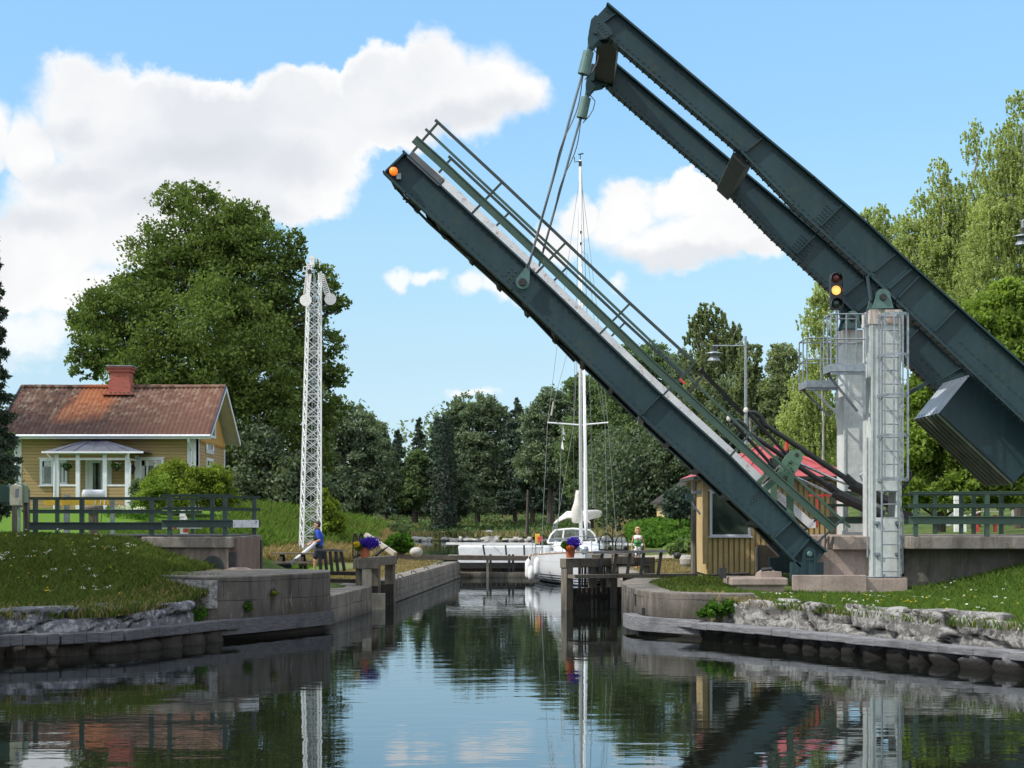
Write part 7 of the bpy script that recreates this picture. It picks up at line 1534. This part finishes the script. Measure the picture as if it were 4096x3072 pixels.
# ------------------------------------------------------------ trees
def lobes_for(masses,D,dens=1.0,rng=NR,lf=.3):
    out=[]
    for mdef in masses:
        px,py,rx,ry=mdef[:4]; dd=mdef[4] if len(mdef)>4 else 0
        c=np.array(P(px,py,D+dd)); s=(D+dd)/F; r=np.array([rx*s,rx*s*.95,ry*s])
        n=max(6,int(26*dens*(max(rx/ry,ry/rx))**.5))
        d=rng.normal(size=(n,3)); d/=np.linalg.norm(d,axis=1,keepdims=True)
        rad_=(.62+.30*rng.random(n))[:,None]
        lr=min(r[0],r[2])*lf*(.7+.6*rng.random(n))
        for p,q in zip(c+d*rad_*r,lr): out.append((p,q))
        for k in range(n//3): out.append((c+(rng.random(3)-.5)*r*.9,min(r[0],r[2])*lf*1.2))
    return out
def tree(name,label,D,basepx,basez,masses,mat,nleaf,lsize,trunk=.3,style='broad',bk='bark',group=None,cat='tree',dens=1.0,lf=.3,flat=.75,limbs=14,up=.5):
    bx=X(basepx,D); t=thing(name,label,cat,(bx,D*K,basez),group)
    lob=lobes_for(masses,D,dens,lf=lf); w_=np.array([q**2 for _,q in lob]); w_/=w_.sum(); cnt=np.maximum(8,(w_*nleaf).astype(int))
    pts=[];ti=[]
    for (p,q),n in zip(lob,cnt):
        tint=float(np.clip(NR.normal(.5,.2),0.1,.9))
        if style=='broad':
            a=ballpts(p,(q*1.15,q*1.15,q*flat),n,shell=.35); a+=NR.normal(size=a.shape)*q*.12
            # drooping twig tips make the outline uneven
            k=n//4; a[:k]+= (NR.normal(size=(k,3))*q*.42)
        elif style=='birch':
            ns=max(3,n//14); an=ballpts(p,(q*1.1,q*1.1,q*.9),ns,shell=.3); L=NR.random(ns)*q*1.1+.2*q
            sidx=NR.integers(0,ns,n); f=NR.random(n)
            a=an[sidx].copy(); a[:,2]-=f*L[sidx]; a[:,:2]+=NR.normal(size=(n,2))*q*.05+(f*q*.10)[:,None]
        pts.append(a); ti.append(np.full(n,tint))
    pts=np.concatenate(pts); ti=np.concatenate(ti)
    leaves('crown',pts,lsize,M[mat],t,up=up,tint=ti,droop=.6 if style=='birch' else .25)
    top=max(p[2] for p,_ in lob); m=MB(); cz=np.mean([p for p,_ in lob],axis=0)
    segs=6; tp=[]
    for k in range(segs+1):
        f=k/segs; tp.append(Vector((bx+(cz[0]-bx)*f**1.3+mnoise.noise(Vector((bx,k*.6,0)))*.25*f,D*K+(cz[1]-D*K)*f,basez-.3+(top*.93-basez)*f)))
    m.tube(tp,[trunk*(1-.85*k/segs) for k in range(segs+1)],8)
    idx=NR.choice(len(lob),min(limbs,len(lob)),replace=False)
    for i in idx:
        p,q=lob[i]; hz=max(basez+1,min(p[2]-q,top*.75)); f=np.clip((hz-basez)/(top*.93-basez)*.8,.12,.9); k=int(f*segs); a=tp[k].lerp(tp[min(k+1,segs)],f*segs-k); b=Vector(p)
        mid=a.lerp(b,.5)+Vector((0,0,-.08*(b-a).length+.3)); m.tube([a,mid,b],[trunk*.32*(1-f*.5),trunk*.2,trunk*.06],6)
    m.build('trunk',M[bk],t)
    return t
def conifer(name,label,D,basepx,basez,toppx,toppy,wpx,mat='conifer',nb=150,nleaf=14000,lsize=.3,group=None,bottom=.12,droop=.35,cat='tree',irregular=.25,trunk=.25):
    bx=X(basepx,D); t=thing(name,label,cat,(bx,D*K,basez),group); top=P(toppx,toppy,D); H_=top.z-basez; R_=wpx/F*D/2; pts=[];ti=[]; m=MB()
    m.tube([(bx,D*K,basez-.3),((bx+top.x)/2,D*K,basez+H_*.5),(top.x,D*K,top.z-.2)],[trunk,trunk*.6,.04],8)
    for k in range(nb):
        f=bottom+(1-bottom)*(k+.5)/nb; z=basez+H_*f; L=R_*(1-f)**.8*(1+irregular*R.uniform(-1,1))+.15; a=R.random()*2*math.pi
        n=max(10,int(nleaf/nb*(L/R_*1.6+.15))); s=NR.random(n)**.7; x=bx+(top.x-bx)*f
        dz=-droop*L*s**1.0+.18*L*s**3
        spread=.16*L*(1-s*.5)
        px_=x+np.cos(a)*L*s+NR.normal(size=n)*spread; py_=D*K+np.sin(a)*L*s+NR.normal(size=n)*spread; pz_=z+dz-np.abs(NR.normal(size=n))*.12*L
        pts.append(np.stack([px_,py_,pz_],1)); ti.append(np.full(n,R.uniform(.2,.8)))
        if k%2==0: m.tube([(x,D*K,z),(x+math.cos(a)*L*.5,D*K+math.sin(a)*L*.5,z-droop*L*.5),(x+math.cos(a)*L*.85,D*K+math.sin(a)*L*.85,z-droop*L*.75)],[.05,.03,.01],4)
    leaves('crown',np.concatenate(pts),lsize,M[mat],t,up=.2,tint=np.concatenate(ti),droop=.5,aspect=.35)
    m.build('trunk',M['bark'],t); return t
# big linden behind the house
tree('linden_tree','huge round-crowned linden tree towering behind the ochre house',95,900,2.9,
 [(800,960,260,220),(660,1120,230,240),(960,1080,260,280),(1080,1300,230,330),(520,1270,230,220,-2),(420,1340,150,170),(860,1400,330,330,-4),(620,1550,280,280,-2),(1080,1640,240,330,-3),(900,1850,330,180,-2),(1180,1010,60,110),(330,1270,70,60),(350,1450,100,80),(1330,1210,80,50),(1270,1130,90,90),(1330,1500,80,60),(1250,1400,130,150),(1290,1640,110,90),(1240,1800,110,150),(740,800,160,80),(990,880,120,90)],
 'linden',135000,.25,.8,dens=3.2,lf=.17,limbs=60,flat=.6)
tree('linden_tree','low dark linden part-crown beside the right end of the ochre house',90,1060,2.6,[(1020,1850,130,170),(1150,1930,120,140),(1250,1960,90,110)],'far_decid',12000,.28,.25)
# left edge spruce
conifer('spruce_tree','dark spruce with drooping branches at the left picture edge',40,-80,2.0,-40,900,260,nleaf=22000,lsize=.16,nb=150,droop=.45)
tree('apple_tree','dark low tree between the spruce and the ochre house',70,-10,2.4,[(-10,1880,80,110),(20,1780,40,60)],'far_decid',6000,.16,.15)
# trees behind the canal, left to right
FG='tall trees standing along the far bank'
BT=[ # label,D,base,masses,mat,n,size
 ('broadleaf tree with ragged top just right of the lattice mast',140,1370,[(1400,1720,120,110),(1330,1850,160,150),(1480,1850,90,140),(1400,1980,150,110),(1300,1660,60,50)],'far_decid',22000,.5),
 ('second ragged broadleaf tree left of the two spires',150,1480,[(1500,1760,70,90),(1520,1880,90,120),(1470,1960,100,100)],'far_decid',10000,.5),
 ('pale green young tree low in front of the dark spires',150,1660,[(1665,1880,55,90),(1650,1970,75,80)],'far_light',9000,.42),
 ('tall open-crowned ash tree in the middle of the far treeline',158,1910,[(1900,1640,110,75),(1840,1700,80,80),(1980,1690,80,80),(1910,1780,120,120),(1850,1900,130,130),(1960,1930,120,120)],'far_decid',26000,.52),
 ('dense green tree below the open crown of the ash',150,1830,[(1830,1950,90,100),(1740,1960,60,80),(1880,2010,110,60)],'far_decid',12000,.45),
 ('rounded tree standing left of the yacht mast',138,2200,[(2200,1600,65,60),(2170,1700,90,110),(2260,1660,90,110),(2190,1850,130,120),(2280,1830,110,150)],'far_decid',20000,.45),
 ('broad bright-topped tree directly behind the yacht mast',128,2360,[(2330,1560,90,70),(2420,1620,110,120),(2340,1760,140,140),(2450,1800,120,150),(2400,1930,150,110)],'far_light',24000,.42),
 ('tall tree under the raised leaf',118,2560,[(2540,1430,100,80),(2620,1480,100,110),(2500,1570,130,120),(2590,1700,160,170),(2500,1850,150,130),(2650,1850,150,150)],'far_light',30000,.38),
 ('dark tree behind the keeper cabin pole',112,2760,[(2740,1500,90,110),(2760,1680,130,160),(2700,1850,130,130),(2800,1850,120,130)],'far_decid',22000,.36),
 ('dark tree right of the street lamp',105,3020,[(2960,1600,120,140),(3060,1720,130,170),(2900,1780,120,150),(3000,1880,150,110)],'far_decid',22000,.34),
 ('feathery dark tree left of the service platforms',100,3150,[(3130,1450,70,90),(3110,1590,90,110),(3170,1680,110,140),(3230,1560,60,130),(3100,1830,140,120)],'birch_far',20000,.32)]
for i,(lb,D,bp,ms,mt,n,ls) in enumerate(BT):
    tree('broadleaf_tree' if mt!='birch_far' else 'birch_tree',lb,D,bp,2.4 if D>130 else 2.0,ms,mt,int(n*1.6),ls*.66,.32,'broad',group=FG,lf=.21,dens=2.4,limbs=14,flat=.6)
tree('birch_tree','slender weeping birch rising above the leaf near the street lamp',108,2850,2.2,[(2840,1270,80,60),(2800,1330,70,80),(2900,1340,80,90),(2850,1440,120,110),(2960,1420,70,80),(2870,1570,130,120)],'birch_far',22000,.27,.28,'birch','birchbark',group='birches',lf=.36,limbs=30)
tree('birch_tree','short dense birch beside the street lamp pole',102,2990,2.2,[(3010,1430,40,70),(2985,1520,80,100),(3040,1600,80,110)],'birch_far',10000,.26,.2,'birch','birchbark',group='birches',lf=.36)
tree('birch_tree','pale leafy birch low behind the service platforms',80,3230,2.0,[(3240,1560,90,110),(3210,1680,110,120),(3290,1640,110,160),(3250,1790,130,110),(3190,1770,80,80)],'birch',34000,.14,.10,'birch','birchbark',group='birches',lf=.33)
tree('birch_tree','light birch glimpsed left of the traffic light',78,3290,2.0,[(3290,1180,60,60),(3270,1290,70,110),(3300,1430,80,110)],'birch',16000,.13,.09,'birch','birchbark',group='birches',lf=.36)
tree('birch_tree','small birch top peeking above the balance beam',82,3520,2.0,[(3505,860,70,55),(3560,930,80,70),(3480,960,60,90),(3600,1050,90,100)],'birch',18000,.13,.2,'birch','birchbark',group='birches',lf=.36)
tree('birch_tree','tall weeping birch left of the big one at the right edge',66,3800,2.0,[(3760,700,60,80),(3890,560,60,90),(3720,820,90,80),(3820,830,110,130),(3700,960,110,110),(3840,1020,150,160),(3700,1120,120,120),(3950,760,110,140),(3640,900,60,80),(3650,1050,90,120),(3800,1180,140,130),(3900,900,140,150),(3580,1130,70,80),(3780,1000,160,160),(3850,1100,150,130),(3620,980,70,90)],'birch',90000,.115,.25,'birch','birchbark',group='birches',lf=.26,dens=1.7,limbs=40)
tree('birch_tree','tallest weeping birch at the right picture edge',60,4060,2.0,[(4080,420,60,80),(4060,560,100,110),(4110,700,110,140),(4040,880,140,160),(3960,1080,150,170),(4120,1050,140,200),(4200,800,120,200),(3960,900,120,150),(3880,1230,150,120),(4000,660,90,110),(4060,760,130,160),(4000,980,150,170),(4100,900,130,160)],'birch',100000,.105,.15,'birch','birchbark',group='birches',lf=.26,dens=1.7,limbs=40)
tree('maple_tree','bright green maple under the birches at the right',56,4080,2.0,[(4070,1180,110,90),(3960,1270,110,100),(4080,1330,140,130),(4000,1450,150,130),(4120,1520,120,130)],'maple',34000,.20,.22,lf=.3)
tree('maple_tree','sunlit yellow-green maple behind the right approach railing',52,3760,2.0,[(3700,1420,90,110),(3720,1600,120,130),(3820,1740,180,130),(3680,1780,110,150),(3950,1850,170,110),(3800,1950,200,110),(4060,1950,130,110),(3650,1960,90,110)],'maple',48000,.19,.2,lf=.3)
tree('maple_tree','green thicket tree right of the near post under the balance beam',58,3900,2.0,[(3880,1400,160,130),(3980,1600,150,150),(3850,1650,150,140),(4110,1720,120,150)],'linden',26000,.2,.22,lf=.32)
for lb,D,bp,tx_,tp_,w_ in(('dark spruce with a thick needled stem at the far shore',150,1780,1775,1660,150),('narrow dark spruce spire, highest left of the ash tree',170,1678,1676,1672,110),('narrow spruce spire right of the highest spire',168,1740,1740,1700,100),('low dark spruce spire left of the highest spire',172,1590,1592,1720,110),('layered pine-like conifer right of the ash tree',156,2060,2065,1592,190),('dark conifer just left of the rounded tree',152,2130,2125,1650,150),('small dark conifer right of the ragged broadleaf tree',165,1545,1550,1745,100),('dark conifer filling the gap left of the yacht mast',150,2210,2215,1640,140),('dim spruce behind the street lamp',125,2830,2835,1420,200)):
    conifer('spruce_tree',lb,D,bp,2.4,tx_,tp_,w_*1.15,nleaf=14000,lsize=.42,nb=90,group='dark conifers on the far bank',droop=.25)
# ivy-clad stem of the far spruce
m=MB(); m.tube([P(1775,2122,148),P(1772,1960,148),P(1778,1800,149)],[1.0,.95,.5],10); o=m.build('tree_trunk',M['bark']); tag(o,'thick dark ivy clad tree stem standing at the far shore','tree trunk')
pa=[]; 
for k in range(4000): f=R.random(); r_=1.25-.4*f; a=R.random()*6.28; pa.append((X(1775,148)+math.cos(a)*r_,148*K+math.sin(a)*r_,.5+(12)*f))
leaves('ivy',pa,.4,M['conifer'],o)
for px,top_,D,r_ in((1448,2000,140,.35),(2108,1960,128,.25)):
    m=MB(); b0=P(px,2075,D); b0.z=gz(b0.x,b0.y)-.2; m.tube([b0,P(px+4,top_,D)],[r_*.6,r_*.4],8); o=m.build('tree_trunk',M['bark']); tag(o,'bare grey tree stem at the wood edge','tree trunk','bare stems along the wood edge')
# continuous far wood behind the single trees
pts=[];ti=[]
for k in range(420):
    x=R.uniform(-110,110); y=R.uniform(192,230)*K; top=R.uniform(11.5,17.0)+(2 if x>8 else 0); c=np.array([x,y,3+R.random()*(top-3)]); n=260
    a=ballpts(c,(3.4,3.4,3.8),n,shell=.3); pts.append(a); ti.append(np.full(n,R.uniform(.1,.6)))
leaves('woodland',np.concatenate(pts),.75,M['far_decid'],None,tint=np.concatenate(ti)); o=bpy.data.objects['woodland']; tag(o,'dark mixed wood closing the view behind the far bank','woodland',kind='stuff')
pts=[];ti=[]
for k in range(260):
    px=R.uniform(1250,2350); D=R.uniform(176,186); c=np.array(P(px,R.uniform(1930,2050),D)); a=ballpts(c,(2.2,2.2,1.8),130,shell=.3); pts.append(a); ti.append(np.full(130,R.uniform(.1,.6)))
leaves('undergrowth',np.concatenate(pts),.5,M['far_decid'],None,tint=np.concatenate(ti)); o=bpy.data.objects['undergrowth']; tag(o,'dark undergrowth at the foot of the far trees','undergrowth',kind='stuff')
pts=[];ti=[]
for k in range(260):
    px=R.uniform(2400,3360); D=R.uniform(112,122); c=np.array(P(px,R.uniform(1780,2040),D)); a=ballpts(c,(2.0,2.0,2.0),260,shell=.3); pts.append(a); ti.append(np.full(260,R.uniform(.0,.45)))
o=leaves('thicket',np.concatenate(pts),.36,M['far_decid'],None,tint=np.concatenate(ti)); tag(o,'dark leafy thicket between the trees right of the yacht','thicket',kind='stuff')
# tall trees standing left of and behind the viewpoint, shading the left bank
for i,(x,y,h,r_) in enumerate(((-18.5,34,24,5.6),(-21,44,25,5.8),(-30,54,21,6),(-16.5,25,20,4.6))):
    D=y/K; t=thing('broadleaf_tree',['first','second','third','fourth'][i]+' tall tree outside the left edge that shades the bank','tree',(x,y,2),'shading trees left of the view')
    pts=[]
    for k in range(110): c=np.array([x,y,h*.6])+NR.normal(size=3)*np.array([r_*.42,r_*.42,h*.17]); pts.append(ballpts(c,(1.5,1.5,1.2),90,shell=.3))
    leaves('crown',np.concatenate(pts),.5,M['linden'],t); m=MB(); m.tube([(x,y,1),(x,y,h*.7)],[.4,.15],8); m.build('trunk',M['bark'],t)
# ------------------------------------------------------------ shrubs
def shrub(name,label,D,masses,mat,n,ls,z0,cat='shrub',group=None,up=.6,style='broad'):
    t=tree(name,label,D,masses[0][0],z0,masses,mat,n,ls,.06,style,group=group,cat=cat,lf=.34,limbs=10,flat=.9,up=up); return t
shrub('garden_shrub','large yellow-green shrub in front of the ochre house',70,[(700,1920,120,70),(820,1930,110,70),(640,1960,70,70),(760,1980,170,60),(880,1990,70,60),(610,2000,60,40)],'bushy',26000,.15,2.6)
shrub('garden_shrub','bright lime-green bush at the left foot of the big shrub',68,[(630,1950,60,55),(600,2000,60,45)],'maple',6000,.13,2.6)
shrub('garden_shrub','small dark shrub beside the porch step',72,[(548,1960,30,45),(545,2010,28,30)],'far_decid',2500,.12,2.6)
shrub('hazel_bush','yellow-green hazel bush behind the lattice mast',66,[(1300,2040,50,50),(1320,2100,60,40),(1290,1990,24,40),(1345,2080,35,30)],'bushy',5000,.22,1.6)
shrub('round_bush','round green bush at the left end of the upper gate',64,[(1596,2170,52,36),(1560,2185,30,25),(1630,2185,28,25)],'bushgreen',6500,.14,.7)
shrub('hosta_plant','clump of pale broad-leaved hosta at the right lock side',60,[(2720,2188,40,22),(2760,2180,30,25),(2690,2195,25,14)],'hosta',900,.34,.7,up=1.5)
shrub('conifer_shrub','dark spreading shrub in front of the yellow shed',82,[(2720,2000,60,50),(2690,2035,50,40),(2770,2040,60,50)],'conifer',7000,.2,2.4)
shrub('bank_shrub','leafy weeds growing from the right stone wall',32.2,[(2860,2440,55,30),(2930,2425,45,30),(2820,2455,40,14)],'bushgreen',2600,.09,.6)
shrub('bank_shrub','sparse weeds growing from the left quay wall near the timber',31.6,[(800,2450,28,30),(780,2475,20,16)],'bushgreen',500,.08,.5)
shrub('bank_shrub','small yellowish weeds high on the left quay wall',33.2,[(1060,2375,24,14),(1100,2372,16,8)],'bushy',260,.07,.6)
shrub('bank_shrub','tiny green weeds low on the left quay wall',32.6,[(995,2425,16,24)],'bushgreen',220,.07,.5)
# bracken bank right of the lock, meadow grass far away
def scatter(n,xr,dr,cond=None):
    x=NR.uniform(*xr,n); y=NR.uniform(dr[0]*K,dr[1]*K,n); z=land(x,y); s=sdist(x,y); k=s>.35
    if cond is not None: k&=cond(x,y/K,z)
    return x[k],y[k],z[k]
def blades(name,label,cat,x,y,z,h,w,mat,hj=.4,lean=.35,parts=None):
    n=len(x); hh=h*(1+hj*(NR.random(n)*2-1)); a=NR.random(n)*2*np.pi; dx=np.cos(a)*w/2; dy=np.sin(a)*w/2*.6; lx=NR.normal(size=n)*lean*hh; ly=NR.normal(size=n)*lean*hh
    v=np.stack([np.stack([x-dx,y-dy,z-.03],1),np.stack([x+dx,y+dy,z-.03],1),np.stack([x+lx*.35+dx*.6,y+ly*.35,z+hh*.6],1),np.stack([x+lx,y+ly,z+hh],1)],1).reshape(-1,3)
    q=np.arange(n*4).reshape(n,4); o=npmesh(name,v,q,M[mat],{'tint':np.repeat(NR.random(n),4)}); tag(o,label,cat,kind='stuff'); return o
x,y,z=scatter(95000,(-14,-6.5),(27.5,37.5),lambda x,d,z:(z>.6)&~((x>-7.9+(d-33.2)*.22)&(d>33.2))&~((x>-8.75)&(d>36.4))&((d<36.6)|(x<-9.0)))
blades('bank_grass','rough shaded grass on the left canal bank','grass',x,y,z,.13,.022,'grassblade')
x,y,z=scatter(9000,(-12,-6.2),(27.5,32.5),lambda x,d,z:sdist(x,d*K)<1.6); blades('dry_bank_grass','straw coloured grass fringe above the left stone wall','grass',x,y,z,.14,.02,'drygrass')
x,y,z=scatter(70000,(4.6,15),(24.5,37),lambda x,d,z:(z>.5)&~((x<5.4)&(d<34.2))&~((d>35.4)&(x<6.7))&~((d>36.3)&(x<9.8))); blades('bank_grass','green grass with flowers on the right canal bank','grass',x,y,z,.12,.022,'lawnblade')
x,y,z=scatter(14000,(4.4,14),(24.5,34.5),lambda x,d,z:(sdist(x,d*K)<1.5)); blades('dry_bank_grass','straw coloured grass fringe above the right stone wall','grass',x,y,z,.10,.02,'drygrass')
x,y,z=scatter(6000,(3.5,6.4),(33.6,43),lambda x,d,z:(d>33.8)&(x>3.6)); blades('bank_grass','sparse trodden grass by the yellow cabin','grass',x,y,z,.10,.022,'grassblade')
x,y,z=scatter(80000,(-16,-7.2),(42.6,66)); blades('lawn_grass','bright mown lawn behind the left railing','lawn',x,y,z,.07,.05,'lawnblade')
x,y,z=scatter(60000,(-12.5,-4.2),(55,78),lambda x,d,z:(z>.80)&((x>-9.3)|(d>64))); blades('tall_dry_grass','tall straw coloured grass on the sunny bank at left','grass',x,y,z,.32,.03,'drygrass',lean=.35)
x,y,z=scatter(16000,(-13,-6.5),(58,80),lambda x,d,z:(z>1.2)); blades('tall_green_grass','green weeds mixed into the dry grass bank','grass',x,y,z,.5,.05,'lawnblade')
x,y,z=scatter(8000,(-6,-3.3),(45.5,66)); blades('dry_bank_grass','thin dry grass along the left lock side','grass',x,y,z,.08,.03,'drygrass')
x,y,z=scatter(9000,(4.4,8.5),(46.5,66)); blades('dry_bank_grass','thin dry grass along the right lock side','grass',x,y,z,.08,.03,'drygrass')
x,y,z=scatter(70000,(-45,40),(142.5,174)); blades('meadow_grass','reddish summer grass on the far bank','meadow',x,y,z,.5,.13,'hay')
pts=[];ti=[]
for k in range(420):
    D=R.uniform(143,172); px=R.uniform(1250,2350); x_=X(px,D); h=.35; 
    c=np.array([x_,D*K,gz(x_,D*K)+.3])
    if R.random()<.75 or px>1800: pts.append(ballpts(c,(1.6,1.2,.6),60,shell=.2)); ti.append(np.full(60,R.random()*.6))
leaves('bank_bushes',np.concatenate(pts),.42,M['far_light'],None,tint=np.concatenate(ti)); tag(bpy.data.objects['bank_bushes'],'low green bushes scattered on the far bank','bushes',kind='stuff')
x,y,z=scatter(9000,(6,20),(80,119),lambda x,d,z:(z>.5)&(x/d>.055)&(x/d<.135)); pts=[];ti=[]
for a_,b_,c_ in zip(x[:2600],y,z): 
    n=26; pts.append(ballpts((a_,b_,c_+.28),(.7,.6,.38),n,shell=.4)); ti.append(np.full(n,R.random()))
leaves('bracken',np.concatenate(pts),.30,M['bracken'],None,tint=np.concatenate(ti),up=1.5); tag(bpy.data.objects['bracken'],'bright bracken covering the bank right of the yacht','bracken',kind='stuff')
# nettles and flowers near the house
pts=[]
for k in range(60): px=R.uniform(430,620); D=R.uniform(66,69); a=P(px,2040,D); pts.append(ballpts((a.x,a.y,gz(a.x,a.y)+.2),(.35,.3,.25),40))
leaves('flower_bed',np.concatenate(pts),.10,M['bushgreen'],None); tag(bpy.data.objects['flower_bed'],'low flower bed along the foot of the porch','flower bed',kind='stuff')
pts=[]
for k in range(26): px=R.choice([R.uniform(480,560),R.uniform(430,600)]); D=66; a=P(px,2040,D); c=(a.x,a.y,gz(a.x,a.y)+R.uniform(.3,.55)); pts.append(ballpts(c,(.12,.1,.1),14))
leaves('white_flowers',np.concatenate(pts),.08,M['petal_white'],None,aspect=.9); tag(bpy.data.objects['white_flowers'],'white blossoms in the bed by the porch','flowers',kind='stuff')
def flowers(name,label,n,xr,dr,mat,ls,hz,cond,per=7,sp=.05,clump=0):
    x,y,z=scatter(n*3,xr,dr,cond); pts=[]; kp=[mnoise.noise(Vector((a*.8,b*.8,n*1.7)))>.12 for a,b in zip(x,y)]; x,y,z=x[kp],y[kp],z[kp]
    for a_,b_,c_ in zip(x,y,z): pts.append(ballpts((a_,b_,c_+hz*R.uniform(.8,1.3)),(sp,sp,sp*.35),per))
    if pts: leaves(name,np.concatenate(pts),ls,M[mat],None,up=3,aspect=.9); tag(bpy.data.objects[name],label,'flowers',kind='stuff')
lc=lambda x,d,z:(z>.8)&((d<36.0)|(x<-9.2))&~((x>-8.9)&(d>33))
flowers('yarrow_flowers','white yarrow heads in the left bank grass',150,(-13,-8),(29,36.5),'petal_white',.028,.2,lambda x,d,z:lc(x,d,z)&((x<-11.0)|(NR.random(len(x))<.35)),9,.07)
flowers('buttercups','tiny yellow flowers in the left bank grass',70,(-13,-7),(28.5,36.5),'petal_yellow',.03,.17,lc,4,.02)
rc=lambda x,d,z:(z>.5)&(x>5.2)&((d<35.5)|(x>9.9))
flowers('clover_flowers','white flowers in the right bank grass',110,(5,14),(27,37),'petal_white',.032,.14,rc,6,.035)
flowers('dandelions','yellow flowers in the right bank grass',90,(6,14),(27,36),'petal_yellow',.03,.14,rc,4,.025)
